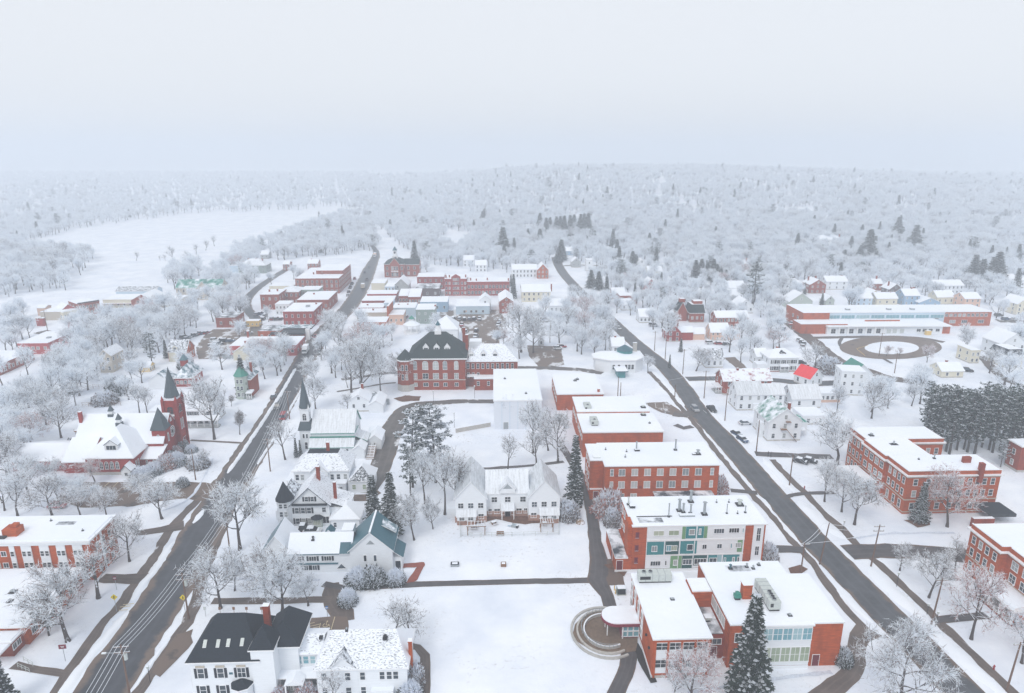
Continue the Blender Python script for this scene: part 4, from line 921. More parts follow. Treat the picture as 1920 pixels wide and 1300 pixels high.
# --- dark hip-roofed brick college
b = B('brick_college', 'large red brick college with black hip roof, white dormers and corner bay', 'college', (766, 674), (872, 674), 12.6, 1, near=True)
w_ = b.w; mb = MB(); mb.box(0, 0, 0, w_, 17, 12.6, M_brick2, None, True); b.part('wall', mb)
b.hip(0, 0, w_, 17, 12.6, 8.4, M_slate2, .8, inset=8.6, edge=M_trim, t=.5)
b.box('belt_course', -.08, -.1, 4.0, w_ + .08, -.001, 4.3, M_stone); b.box('plinth', -.1, -.12, 0, w_ + .1, -.002, 1.4, M_brick2)
for i, f in enumerate((.11, .29, .475, .64, .84)):
    u = f * w_; wd = (1.3, 2.1, 2.1, 1.5, 1.5)[i]
    b.win('f', 0, u, 8.4, wd, 3.4, 'arch', gm=M_glassl); b.win('f', 0, u, 4.6, wd, 2.2, 'grid', gm=M_glass); b.win('f', 0, u, 1.5, wd * .9, 1.4, 'x2', gm=M_glass)
b.wins('r', w_, [3, 8, 13], [8.4, 4.8], w=1.4, h=2.4, style='grid'); b.wins('l', 0, [6, 10, 14], [8.4, 4.8], w=1.4, h=2.4, style='grid')
for f in (.3, .49, .68): b.dormer(f * w_, 2.4, 14.9, 2.3, 1.9, 1.5, 4, M_trim, M_slate2, 1.5, 1.5, 'grid')
mb = MB(); mb.cone(-1.4, 1.2, 0, 12.2, 3.4, 3.4, M_brick2, 8, R(22.5)); ba = b.part('corner_bay', mb); mb = MB(); mb.cone(-1.4, 1.2, 0, 2.6, 3.5, 3.5, M_stone, 8, R(22.5)); mb.build('stone_base', ba)
mb = MB(); mb.cone(-1.4, 1.2, 12.2, 12.7, 3.7, 3.7, M_trim, 8, R(22.5)); mb.cone(-1.4, 1.2, 12.7, 16.5, 3.6, .02, M_slate2, 8, R(22.5)); b.part('roof', mb)
for z in (8.6, 4.8): b.wins('f', 1.2 - 3.4 * math.cos(R(22.5)), [-2.2, -.7], [z], w=.8, h=2.2)
m2 = w_ / 2; mb = MB(); mb.box(m2 - 1.3, 7.2, 20.6, m2 + 1.3, 9.8, 22.2, M_trim, M_snow); cu = b.part('cupola', mb)
mb = MB(); mb.cone(m2, 8.5, 22.2, 24.2, 1.1, .9, M_trim, 8); mb.cone(m2, 8.5, 24.2, 26.0, 1.1, .02, M_teal, 8); mb.build('cap', cu)
b.chimney(w_ + .3, 10, 12, 19.6, 1.1, 1.1); b.chimney(w_ - 1.2, 16.5, 12, 21, 1.2, 1.0)
W2 = 20.5; mb = MB(); mb.box(w_ + .002, 3.5, 0, w_ + W2, 15, 10.4, M_brick2, None, True); b.part('wing_wall', mb); b.hip(w_ + .55, 3.5, w_ + W2, 15, 10.4, 5.6, M_lslate, .5, inset=6, edge=M_trim, name='wing_roof')
b.wins('f', 3.5, [w_ + .9 + i * 1.95 for i in range(10)], [7.6], w=.9, h=2.0); b.wins('f', 3.5, [w_ + 1 + i * 1.95 for i in range(3)], [3.8], w=.9, h=2.0); b.wins('r', w_ + W2, [5, 8, 11], [7.4, 3.6], w=1, h=2)
for u in (2.2, 7.0, 11.6): b.dormer(w_ + u, 4.9, 11.7, 2.1, 1.7, 1.3, 4, M_trim, M_lslate, 1.4, 1.4, 'x2')
mb = MB(); mb.box(w_ + 3.5, -.8, 0, w_ + 14, 3.49, 4.6, M_brick2, None, True); b.part('annex', mb); b.flat(w_ + 3.5, -.8, w_ + 14, 3.45, 4.6, .2, M_trim, .35); b.wins('f', -.8, [w_ + 5, w_ + 9, w_ + 12.5], [2.0], w=.9, h=1.6)
b.box('balcony', w_ + .6, .8, 5.0, w_ + 4.6, 3.49, 5.3, M_trim, M_snow); b.box('rear_gable', w_ + 1, 15, 10.4, w_ + 6, 20, 15.5, M_white, M_snow)

# --- white children's centre with metal roofs and its playground
b = B('childcare_center', 'white three-gabled childcare centre with pale ribbed metal roofs and brick skirting', 'childcare centre', c3(375, 650), c3(1070, 635), 0, 2.3, near=True, w=26.4)
FW = 7.9; H1 = 6.7; cb = 2.4
M_tanb = brick('tan_brick', (.38, .22, .17))
def mroof(*a, **k): return b.gable(*a, **k)
b.gable(0, 0, FW, 14.5, H1, 4.4, 'y', M_white, M_metalroof, .35); b.gable(26.4 - FW, 0, 26.4, 12.0, H1, 4.4, 'y', M_white, M_metalroof, .35)
b.gable(FW + .003, cb, 26.4 - FW - .003, 11.5, H1, 4.2, 'x', M_white, M_metalroof2, .25)
for x0, x1, y in ((-.06, FW + .06, 0), (26.4 - FW - .06, 26.46, 0), (FW + .07, 26.4 - FW - .07, cb)): b.box('brick_skirting', x0, y - .06, 0, x1, y - .001, 1.7, M_tanb)
b.box('brick_skirting', -.065, 0, 0, -.001, 14.5, 1.2, M_tanb); b.box('brick_skirting', 26.401, 0, 0, 26.465, 12, 1.2, M_tanb)
for x in (1.45, 3.95, 6.45): b.win('f', 0, x, 4.0, 1.25, 1.35, 'grid', gm=M_glassd)
for x in (19.95, 22.4, 24.9): b.win('f', 0, x, 4.0, 1.25, 1.35, 'grid', gm=M_glassd)
for x in (9.9, 13.2 + .1, 17.3 - .1): b.win('f', cb, x, 4.2, 1.35, 1.4, 'grid', gm=M_glassd)
for x, wd in ((8.8, .8), (10.6, 1.4), (16.2, 1.3), (17.9, .8)): b.win('f', cb, x, 1.0, wd, 1.3, 'grid', gm=M_glassd)
b.win('f', 0, 6.5, 1.0, 1.3, 1.3, 'grid', gm=M_glassd); b.win('f', 0, 19.8, 1.0, 1.3, 1.3, 'grid', gm=M_glassd)
for x0, x1 in ((.5, 5.2), (21.4, 26.1)):                          # ground-floor bays with metal lean-to roofs
    mb = MB(); mb.box(x0, -1.3, 0, x1, -.001, 2.4, M_white, None, True); by = b.part('bay', mb)
    mb = MB(); b.slab(mb, [(x0 - .2, -1.6, 2.4), (x1 + .2, -1.6, 2.4), (x1 + .2, -.01, 3.7), (x0 - .2, -.01, 3.7)], .15, M_metalroof2, M_trim); mb.build('lean_to_roof', by)
    mb = MB(); mb.box(x0 - .03, -1.36, 0, x1 + .03, -1.301, 1.2, M_tanb); mb.build('brick_skirting', by)
    b.wins('f', -1.3, [x0 + 1.2, x0 + 3.4], [1.3], w=1.2, h=.9, style='grid', gm=M_glassd)
mb = MB(); b.slab(mb, [(11.6, cb - 1.9, 2.7), (15, cb - 1.9, 2.7), (15, cb - .01, 4.0), (11.6, cb - .01, 4.0)], .15, M_metalroof2, M_trim); cpy = b.part('entrance_canopy', mb)
for x in (11.8, 14.8):
    mb = MB(); mb.box(x - .1, cb - 1.7, 0, x + .1, cb - 1.5, 2.55, M_trim); mb.build('post', cpy)
b.door('f', cb, 13.3, .1, 1.2, 2.1, M_dark); b.win('f', cb, 12.1, .6, .7, 1.5, 'dh'); b.win('f', cb, 14.5, .6, .7, 1.5, 'dh')
mb = MB(); mb.face([(11.4, cb - .25, 6.7), (15.2, cb - .25, 6.7), (15.2, cb - .25, 8.0), (13.3, cb - .25, 9.8), (11.4, cb - .25, 8.0)], M_white); mb.box(11.4, cb - .25, 6.4, 15.2, cb - .001, 6.7, M_white); b.part('wall_gable', mb)
mb = MB()
b.slab(mb, [(11.1, cb - .5, 7.9), (13.3, cb - .5, 10.0), (13.3, 6.4, 10.0), (11.1, 4.2, 7.9)], .18, M_metalroof2, M_trim); b.slab(mb, [(13.3, cb - .5, 10.0), (15.5, cb - .5, 7.9), (15.5, 4.2, 7.9), (13.3, 6.4, 10.0)], .18, M_metalroof2, M_trim); b.part('gable_roof', mb)
mb = MB(); mb.face([(12.1, cb - .27, 8.0), (14.5, cb - .27, 8.0), (13.3, cb - .27, 9.3)], M_graymetal); b.part('gable_louvre', mb)
b.box('rear_lean_to', -2.2, 2, 0, -.003, 6, 2.8, M_white, M_snow)
CC = b
def fence(name, label, pts, h=1.2, m=None, gap=2.2, mesh=None, cat='fence', rails=2):
    m = m or M_graymetal; P = [at(*p) if len(p) == 2 else Vector(p) for p in pts]; r = empty(name, P[0]); tag(r, label, cat)
    rb = MB()
    for a, c in zip(P, P[1:]):
        L = (c - a).length; n = max(1, int(L / gap)); d = (c - a).normalized()
        for i in range(n + 1):
            q = a.lerp(c, i / n) - P[0]; mb = MB(); mb.tube([q, q + Vector((0, 0, h + .05))], .05, m, 5); mb.build('post', r)
        for k in range(rails):
            z = h * (k + 1) / rails; rb.tube([a - P[0] + Vector((0, 0, z)), c - P[0] + Vector((0, 0, z))], .035, m, 4, False)
        if mesh:
            nn = Vector((-d.y, d.x, 0)) * .02; s_ = a - P[0]; e_ = c - P[0]; k = int(L / .32)
            for i in range(k):
                q = s_.lerp(e_, (i + .5) / k); rb.box(q.x - .012, q.y - .012, .05, q.x + .012, q.y + .012, h, mesh)
    rb.build('rails', r); return r
fence('playground_fence', 'low thin fence with snow on its rail in front of the childcare centre playground', [(862, 985), (864, 1007), (960, 1006), (1048, 1003), (1047, 978)], 1.1, M_lightmetal, 2.4, M_lightmetal)
def pergola(px, label, w=3.4, d=2.2, h=2.3):
    p = at(*px); r = tag(empty('pergola', p, R(2)), label, 'pergola', 'playground pergolas')
    for x in (0, w):
        for y in (0, d): mb = MB(); mb.box(x - .1, y - .1, 0, x + .1, y + .1, h, M_wood); mb.build('post', r)
    mb = MB()
    for y in (0, d): mb.box(-.3, y - .08, h, w + .3, y + .08, h + .2, M_wood, M_snow)
    mb.build('beam', r); mb = MB()
    for i in range(6): x = w * i / 5; mb.box(x - .06, -.3, h + .2, x + .06, d + .3, h + .32, M_wood, M_snow)
    mb.build('rafters', r)
pergola((877, 1004), 'left wooden playground pergola inside the low fence', 4.2); pergola((1014, 998), 'right wooden playground pergola beside the swing frame', 3.0)
def bench(px, label, rz=0, l=1.8, name='picnic_table', g='playground tables'):
    p = at(*px); r = tag(empty(name, p, R(rz)), label, 'table' if 'table' in name else 'bench', g)
    mb = MB(); mb.box(-l / 2, -.4, .7, l / 2, .4, .76, M_wood, M_snow); mb.build('tabletop', r)
    for s_ in (-1, 1):
        mb = MB(); mb.box(-l / 2, s_ * .85 - .13, .4, l / 2, s_ * .85 + .13, .45, M_wood, M_snow); mb.build('seat', r)
        mb = MB(); mb.box(s_ * l * .35 - .05, -.9, .3, s_ * l * .35 + .05, .9, .39, M_wood); mb.box(s_ * l * .35 - .05, -.3, 0, s_ * l * .35 + .05, .3, .69, M_wood); mb.build('leg', r)
bench((889, 991), 'wooden picnic table near the left end of the childcare playground', 5); bench((926, 983), 'round-edged dark picnic table in the middle of the childcare playground', 30, 1.4); bench((1021, 984), 'small picnic table by the right bay of the childcare centre', 0, 1.2)
p = at(938, 1004); r = tag(empty('wooden_bench', p, R(2)), 'reddish wooden bench against the playground fence', 'bench')
for nm, q in (('seat', (-.9, -.25, .42, .9, .25, .48)), ('backrest', (-.9, .2, .48, .9, .27, 1.0)), ('leg', (-.85, -.22, 0, -.75, .2, .42)), ('leg', (.75, -.22, 0, .85, .2, .42))): mb = MB(); mb.box(*q, M_wood); mb.build(nm, r)
p = at(961, 988); r = tag(empty('play_slide', p, R(-20)), 'low grey-blue slide lying across the playground snow', 'slide')
mb = MB(); mb.face([(-1.3, -.3, .08), (1.0, -.3, .7), (1.0, .3, .7), (-1.3, .3, .08)], M_pblue); mb.box(1.0, -.35, 0, 1.5, .35, .72, M_dark, M_snow); mb.build('chute', r)
mb = MB(); mb.box(-.2, -.36, 0, 1.0, -.31, .75, M_graymetal); mb.box(-.2, .31, 0, 1.0, .36, .75, M_graymetal); mb.build('side_rail', r)
p = at(1087, 979); mb = MB()
for i in range(9):
    for j in range(5):
        pass
bmx = bmesh_rock = None
def rock(px, s, m, label, name='boulder', seed=3):
    p = at(*px); mb = MB(); n, k = 12, 6; V = []
    for j in range(k + 1):
        e = math.pi / 2 * j / k
        for i in range(n):
            a = 2 * math.pi * i / n; f = 1 + .25 * noise.noise((math.cos(a) * 1.5 + seed, math.sin(a) * 1.5, e))
            V.append((s * f * math.cos(a) * math.cos(e), s * .8 * f * math.sin(a) * math.cos(e), s * .75 * math.sin(e) * f - .02))
    for j in range(k):
        for i in range(n): a, c = j * n + i, j * n + (i + 1) % n; mb.face([V[a], V[c], V[c + n], V[a + n]], m)
    tag(mb.build(name, None, p), label, 'rock')
rock((1088, 981), 1.3, patchy('snowy_tan_rock', (.24, .15, .09), .42, .9), 'tan boulder half covered in snow beside the dark path right of the childcare centre')
for px, lab, sz, c_ in (((853, 1061), 'square dark granite monument with snow on top, standing alone in the campus lawn', 1.9, M_slate), ((944, 1061), 'small bronze plaque stone standing alone in the campus lawn', 1.2, M_wood)):
    p = at(*px); r = tag(empty('lawn_monument', p, R(2)), lab, 'monument'); mb = MB(); mb.prism([(-sz / 2, -.5), (sz / 2, -.5), (sz / 2, .4), (-sz / 2, .4)], 0, .55, M_graymetal if sz > 1.5 else M_wood); mb.build('base', r)
    mb = MB(); mb.face([(-sz * .5, -.5, .56), (sz * .5, -.5, .56), (sz * .5, .4, .8), (-sz * .5, .4, .8)], c_); mb.face([(-sz * .33, -.3, .64), (sz * .33, -.3, .64), (sz * .33, .2, .78), (-sz * .33, .2, .78)], M_snow); mb.box(-sz * .48, .38, .56, sz * .48, .4, .8, c_); mb.build('tablet', r)
# --- white mansard house and its long back house, bottom left
b = B('mansard_house', 'large white house with steep black hip roof, stair tower and snowy rear house', 'house', c2(180, 1110), c2(600, 1100), 7.6, 2, near=True)
mb = MB(); mb.box(0, 0, 0, 11.3, 10.5, 7.6, M_white, None, True); mb.box(10.35, -.35, 0, 14.1, 4.0, 9.8, M_white, None, True); mb.box(11.3, 2.4, 0, 17.4, 10.3, 8.3, M_white, None, True); mb.box(14.1, 3.0, 0, 21.0, 9, 6.2, M_white, None, True); b.part('wall', mb)
b.hip(0, 0, 11.3, 10.5, 7.6, 5.3, M_slate, .6, inset=3.9, edge=M_trim); b.hip(10.35, -.35, 14.1, 4.0, 9.8, 3.2, M_slate, .3, edge=M_trim, name='tower_roof'); b.hip(11.9, 2.4, 17.4, 10.3, 8.3, 3.6, M_slate, .55, inset=2.6, edge=M_trim, name='rear_roof')
mb = MB(); b.slab(mb, [(14.0, 2.6, 6.4), (21.3, 2.6, 6.4), (21.3, 6, 7.9), (14.0, 6, 7.9)], .2, M_lslate, M_trim); b.slab(mb, [(14.0, 6, 7.9), (21.3, 6, 7.9), (21.3, 9.4, 6.4), (14.0, 9.4, 6.4)], .2, M_snow, M_trim); b.part('link_roof', mb)
for u in (1.6, 4.9, 8.4): b.win('f', 0, u, 4.3, 1.0 if u < 8 else 1.3, 1.9, 'dh' if u < 8 else 'x2h', shut=M_shut); b.win('f', 0, u, .8, 1.0, 1.9, 'dh', shut=M_shut)
for u in (1.6, 4.9, 8.4): b.box('window_hood', u - .75, -.16, 6.45, u + .75, -.001, 6.75, M_tan)
b.box('wall_vent', 6.3, -.05, 4.9, 6.9, 0, 5.3, M_teal)
mb = MB(); mb.cone(8.4, -.35, 0, 3.2, 1.7, 1.7, M_white, 8); bw = b.part('bay_window', mb); mb = MB(); mb.cone(8.4, -.35, 3.2, 3.4, 1.95, 1.95, M_trim, 8); mb.cone(8.4, -.35, 3.4, 4.1, 1.9, .3, M_slate, 8); mb.build('bay_roof', bw)
for x, y in ((2.2, 1.1), (4.4, 1.1), (6.1, 1.15), (8.4, 1.2)):
    mb = MB(); k = 5.3 / 4.4; z = 7.85 + (y + .6) * .92; b.slab(mb, [(x - .3, y, z + .12), (x + .3, y, z + .12), (x + .3, y + .9, z + .95), (x - .3, y + .9, z + .95)], .1, M_lightmetal, M_trim); b.part('skylight', mb)
for x in (14.1, 15.7):
    mb = MB(); b.slab(mb, [(x - .3, 3.0, 9.35), (x + .3, 3.0, 9.35), (x + .3, 3.8, 10.15), (x - .3, 3.8, 10.15)], .1, M_lightmetal, M_trim); b.part('skylight', mb)
b.chimney(11.6, 5.6, 8, 14.2, 1.0, .9); b.win('f', 3.0, 16.4, 4.2, .9, 1.3, 'dh'); b.wins('f', 3.0, [17.2, 18.4, 19.6], [4.2], w=.85, h=1.5, style='dh', gm=M_glasst)
p = b.porch(14.15, .9, 21.0, 2.99, 3.0, 4, M_snow, .35); mb = MB()
b.slab(mb, [(15.6, -1.2, 3.3), (17.2, -1.2, 4.3), (17.2, 1.2, 4.3), (15.6, 1.2, 3.3)], .15, M_snow, M_trim); b.slab(mb, [(17.2, -1.2, 4.3), (18.8, -1.2, 3.3), (18.8, 1.2, 3.3), (17.2, 1.2, 4.3)], .15, M_snow, M_trim); mb.face([(15.7, -1.1, 3.2), (18.7, -1.1, 3.2), (17.2, -1.1, 4.15)], M_white)
for x in (15.8, 18.6): mb.box(x - .12, -1.1, 0, x + .12, -.9, 3.2, M_trim)
mb.build('porch_gable', p); b.door('f', 2.99, 17.2, .5, 1.2, 2.2, M_shut)
X0, X1 = 21.05, 36.3; mb = MB(); mb.box(X0, -.6, 0, X1, 8.6, 5.9, M_white, None, True); mb.face([(23.0, -.65, 0), (28.0, -.65, 0), (28.0, -.65, 5.9), (25.5, -.65, 8.2), (23.0, -.65, 5.9)], M_white); b.part('back_house_wall', mb)
b.hip(X0, -.6, X1, 8.6, 5.9, 4.0, patchy('black_shingles_thin_snow', (.02, .026, .035), .76, 5.0, (.5, 1.3, 1)), .45, inset=2.6, edge=M_trim, name='back_house_roof', rm2=M_snow)
mb = MB(); b.slab(mb, [(22.6, -1.0, 5.8), (25.5, -1.0, 8.5), (25.5, 3.6, 8.5), (22.6, .5, 5.8)], .15, M_pslate, M_trim); b.slab(mb, [(25.5, -1.0, 8.5), (28.4, -1.0, 5.8), (28.4, .5, 5.8), (25.5, 3.6, 8.5)], .15, M_pslate, M_trim); b.part('gable_roof', mb)
b.wins('f', -.6, [22.3, 28.8, 32.1, 33.3, 34.4], [3.7], w=.8, h=1.5, gm=M_glass); b.win('f', -.65, 26.3, 3.7, .85, 1.5); b.wins('f', -.6, [22.3, 28.8], [.7], w=.8, h=1.5); b.win('f', -.65, 26.3, .7, .85, 1.5)
b.wins('r', X1, [1.5, 4, 6.5], [.8, 3.7], w=.8, h=1.5); b.chimney(X1 + .4, 2.2, 0, 9.0, .6, .8, M_brick); b.wins('l', 0, [2.5, 5.5, 8.5], [.8, 4.3], w=1, h=1.8, shut=M_shut)
b.box('hatch', 20.6, 4.2, 8.0, 21.2, 4.8, 8.5, M_dark); b.stack(25.6, 3.9, 9.9, .5, .12); b.stack(32.4, 2.6, 9.2, .6, .2, M_dark); b.box('side_lean_to', -1.2, 2, 0, -.003, 6, 3.0, M_white, M_pslate); b.box('plinth', 30.2, -1.6, 0, 34, -.601, 2.1, M_white, M_snow)
# --- white chapel-like office with teal metal roofs
b = B('teal_roofed_office', 'white office with a tall teal metal gable roof and a long low snowy wing', 'office', c2(1165, 575), c2(1420, 568), 0, 2, near=True, w=9.3)
b.gable(0, 0, 9.3, 9.0, 6.0, 4.3, 'y', M_white, M_teal, .4); b.wins('f', 0, [3.3, 5.5], [3.2], w=.55, h=1.5, style='pl', gm=M_glassd)
mb = MB(); mb.face([(3.7, -.04, 7.4), (5.6, -.04, 7.4), (4.65, -.04, 8.4)], M_graymetal); b.part('gable_louvre', mb)
b.box('ridge_snow', 4.45, -.3, 10.45, 4.85, 9.3, 10.62, M_snow)
mb = MB(); mb.box(9.303, 1, 0, 11.2, 6, 3.4, M_white, None, True); b.part('side_entry', mb); mb = MB(); b.slab(mb, [(9.2, .7, 5.2), (11.6, .7, 3.5), (11.6, 6.3, 3.5), (9.2, 6.3, 5.2)], .15, M_teal, M_trim); b.part('side_roof', mb); b.door('f', 1, 10.3, .2, 1.1, 2.3, M_glassd)
mb = MB(); b.slab(mb, [(6.4, 5, 9.2), (9.6, 5, 7.3), (9.6, 8, 7.3), (6.4, 8, 9.2)], .2, M_pteal, M_trim); b.part('roof_dormer', mb)
b.gable(-13.6, .9, -.003, 8, 4.9, 2.9, 'x', M_white, M_snow, .3, name='wing_roof', edge=M_teal, rm2=M_pteal)
b.gable(-19.8, 2.2, -13.603, 10, 4.6, 3.9, 'y', M_white, M_teal, .35, name='cross_roof', rm2=M_snow)
b.wins('f', .9, [-11.6, -8.4, -5.1], [3.0], w=1.5, h=1.1, style='x3', gm=M_glassd, shut=M_shut); b.wins('f', .9, [-13, -10, -8.1], [.7], w=.9, h=1.1, style='x2', shut=M_shut); b.box('eave_band', -13.5, .62, 2.2, -2.9, .899, 2.42, M_teal)
mb = MB(); mb.prism([(-3.2, .6), (-1.2, .6), (-1.2, .898), (-3.2, .898)], .8, .95, M_trim); mb.face([(-3.2, .85, .96), (-1.2, .85, .96), (-2.2, .85, 2.1)], M_glassd); mb.face([(-3.4, .83, .9), (-2.2, .83, 2.3), (-2.2, .83, 2.1), (-3.2, .83, .96)], M_trim); mb.face([(-1.0, .83, .9), (-1.2, .83, .96), (-2.2, .83, 2.1), (-2.2, .83, 2.3)], M_trim); b.part('window', mb)
mb = MB(); b.slab(mb, [(-2.4, .4, 4.9), (-.05, .4, 4.9), (-.05, 2.4, 6.6), (-2.4, 2.4, 6.6)], .15, M_teal, M_trim); b.part('link_roof', mb); b.box('flat_link', -2.6, 4.6, 6.2, -.01, 8, 8.2, M_white, M_snow)
b.dormer(-5.4, 4.6, 6.4, 1.8, 1.0, 1.0, 2.4, M_white, M_teal, .8, .7, 'x2'); b.stack(-8.6, 3.2, 6.7, .8, .18, M_dark); b.wins('r', 9.3, [7.4], [2.4], w=.6, h=1.5, style='pl')
b.win('l', -19.8, 5, 1.2, 1.0, 1.4); b.win('f', 2.2, -16.7, 1.2, 1.4, 1.4, 'x2')
# --- queen anne house with the turret
b = B('turret_house', 'white Queen Anne house with a pointed black corner turret and two red chimneys', 'house', c2(730, 285), c2(1045, 285), 0, 2, near=True)
b.gable(3.2, 0, 12.6, 9.5, 6.0, 4.6, 'y', M_white, M_lslate, .5, edge=M_slate); mb = MB(); mb.box(0, 1.2, 0, 3.197, 9.5, 6.0, M_white, None, True); b.part('corner_wall', mb); mb = MB(); mb.box(12.603, 1, 0, 17, 8, 4.6, M_white, None, True); b.part('wing_wall', mb)
b.hip(-.1, 1.2, 3.1, 9.5, 6.0, 3.0, M_pslate, .4, edge=M_slate, name='side_roof'); mb = MB(); b.slab(mb, [(12.5, .6, 6.2), (17.4, .6, 4.5), (17.4, 8.4, 4.5), (12.5, 8.4, 6.2)], .2, M_lslate, M_slate); b.part('wing_roof', mb)
mb = MB(); mb.cone(1.6, .9, 0, 7.2, 1.95, 1.95, M_white, 10); tu = b.part('turret', mb); mb = MB(); mb.cone(1.6, .9, 7.2, 7.4, 2.3, 2.3, M_slate, 10); mb.cone(1.6, .9, 7.4, 12.0, 2.25, .03, M_slate, 10); mb.build('turret_roof', tu)
for z, hh in ((5.6, 1.1), (3.3, 1.3), (.8, 1.5)): b.wins('f', -.98, [1.05, 2.2], [z], w=.75, h=hh, shut=None); b.win('l', -.3, 1.0, z, .75, hh)
b.box('eave_skirt', 3.6, -.75, 6.0, 12.2, -.002, 6.25, M_slate)
b.wins('f', 0, [7.2, 8.6], [6.9], w=.8, h=1.2, shut=M_shut); b.wins('f', 0, [4.6, 6.1, 7.6], [3.6, .7], w=.95, h=1.5, shut=M_shut); b.win('f', 0, 11.3, 3.9, .9, 1.2)
mb = MB(); mb.box(8.5, -.7, 0, 10.7, -.002, 2.6, M_sage); ba = b.part('bay_window', mb); mb = MB(); mb.cone(9.6, -.3, 2.6, 3.2, 1.7, .6, M_slate, 8); mb.build('bay_roof', ba); b.win('f', 0, 12.0 - .4, .8, 1.5, 1.8, 'x2', gm=M_glassd); b.win('f', -.7, 9.6, .7, 1.6, 1.5, 'x4', gm=M_glassc)
mb = MB(); mb.box(13.2, -1.8, 0, 20.2, 5.2, 2.7, M_white, None, True); b.part('annex', mb); b.hip(13.2, -1.8, 20.2, 5.2, 2.7, 2.7, M_snow, .4, inset=2.8, name='annex_roof'); b.win('f', -1.8, 14.2, .7, .7, 1.2); b.win('f', -1.8, 19, .7, .8, .8); b.dormer(17, -.6, 3.4, 1.6, .3, .5, 2, M_dark, M_slate, .3, .2, 'pl')
b.chimney(8.9, 6.2, 8, 13.2, .8, .8); b.chimney(13.5, 3.4, 5, 10.2, .7, .7); b.box('side_porch', -1.8, 3.2, 0, -.003, 8, 2.6, M_white, M_snow)
# --- white house with black hip roof behind it
b = B('hip_roofed_house', 'white house with patchy black hip roof between turret house and white church', 'house', c7(285, 830), c7(700, 830), 6.0, 2, near=True)
w_ = b.w; mb = MB(); mb.box(0, 0, 0, w_, 9.5, 6, M_white, None, True); mb.face([(4.8, -.4, 0), (9.4, -.4, 0), (9.4, -.4, 6), (7.1, -.4, 8.3), (4.8, -.4, 6)], M_white); mb.box(4.8, -.399, 0, 9.4, -.001, 6, M_white, None, True); b.part('wall', mb)
b.hip(0, 0, w_, 9.5, 6, 3.6, M_lslate, .5, inset=3.2, flat_top=.3, topm=M_slate); mb = MB(); b.slab(mb, [(4.3, -.8, 5.8), (7.1, -.8, 8.6), (7.1, 3.4, 8.6), (4.3, .4, 5.8)], .15, M_snow, M_trim); b.slab(mb, [(7.1, -.8, 8.6), (9.9, -.8, 5.8), (9.9, .4, 5.8), (7.1, 3.4, 8.6)], .15, M_snow, M_trim); b.part('gable_roof', mb)
b.wins('f', 0, [.9, 2.3, 10.4, 12.1, 14.0], [3.4, .7], w=.9, h=1.6); b.wins('f', -.4, [5.6, 7.1, 8.6], [3.2, .7], w=.85, h=1.5); b.win('f', -.4, 7.1, 6.3, .7, 1.1); b.chimney(8.6, 5, 8, 12.2, .8, .7); b.dormer(12.3, 2.4, 7.8, 1.0, .6, .4, 1.5, M_dark, M_slate, .5, .4, 'pl')
mb = MB(); mb.box(11.6, -2.4, 0, w_ - .5, -.002, 3.2, M_white, None, True); mb.box(w_ + .003, -1.5, 0, w_ + 6.6, 6, 3.4, M_white, None, True); b.part('annex', mb); b.hip(w_ + .45, -1.5, w_ + 6.6, 6, 3.4, 3.2, patchy('black_shingles_snow_dots', (.02, .026, .035), .42, 2.6), .4, inset=3.2, name='annex_roof', rm2=M_snow); b.flat(11.6, -2.4, w_ - .5, -.05, 3.2, .2, M_trim, .25)
b.wins('f', -1.5, [w_ + 1.6, w_ + 4.4], [1.1], w=.9, h=1.4, gm=M_glassc); b.wins('f', -2.4, [12.4, 13.2], [1.6], w=.6, h=.8); b.porch(-2.4, 1, -.003, 6, 2.7, 3, M_snow, .2)
# --- white church with the green-grey steeple
b = B('white_church', 'white wooden church with tall grey-green steeple and snowy roofs edged in green', 'church', c7(345, 690), c7(432, 690), 0, 2, near=True, w=3.6)
mb = MB(); mb.box(0, 0, 0, 3.6, 3.6, 7.6, M_white, None, True); tw = b.part('tower', mb)
mb = MB(); q = [(-.35, -.35), (3.95, -.35), (3.95, 3.95), (-.35, 3.95)]; r_ = [(.35, .35), (3.25, .35), (3.25, 3.25), (.35, 3.25)]; mb.prism(q, 7.6, 7.75, M_steep)
for i in range(4): j = (i + 1) % 4; mb.face([(*q[i], 7.76), (*q[j], 7.76), (*r_[j], 10.3), (*r_[i], 10.3)], M_steep)
mb.build('skirt_roof', tw); mb = MB(); mb.box(.5, .5, 10.2, 3.1, 3.1, 14.2, M_white, None, True); mb.box(.3, .3, 14.2, 3.3, 3.3, 14.5, M_trim, M_snow); mb.build('belfry', tw)
for x, y in ((.35, .35), (3.25, .35), (.35, 3.25), (3.25, 3.25)): mb = MB(); mb.cone(x, y, 14.5, 16.0, .3, .02, M_trim, 6); mb.build('pinnacle', tw)
mb = MB(); mb.cone(1.8, 1.8, 14.5, 24.0, 1.75, .04, M_steep, 8, R(22.5)); mb.tube([(1.8, 1.8, 24), (1.8, 1.8, 25)], .05, M_graymetal, 5); mb.build('spire', tw)
b.win('f', .5, 1.8, 10.7, 1.1, 2.2, 'arch', gm=M_glassd); b.win('r', 3.1, 1.8, 10.7, 1.1, 2.2, 'arch', gm=M_glassd); b.wins('f', 0, [1.2, 2.2], [5.0], w=.55, h=1.4, style='pl', gm=M_glassd); b.wins('f', 0, [1.8], [1.4], w=.8, h=2.2, gm=M_glassd)
mb = MB(); mb.box(3.7, -3.4, 0, 16.8, -1.0, 3.4, M_white, None, True); b.part('aisle', mb); b.gable(4.0, -1.0, 16.8, 10, 7.2, 5.4, 'x', M_white, M_metalroof2, .35, edge=M_green)
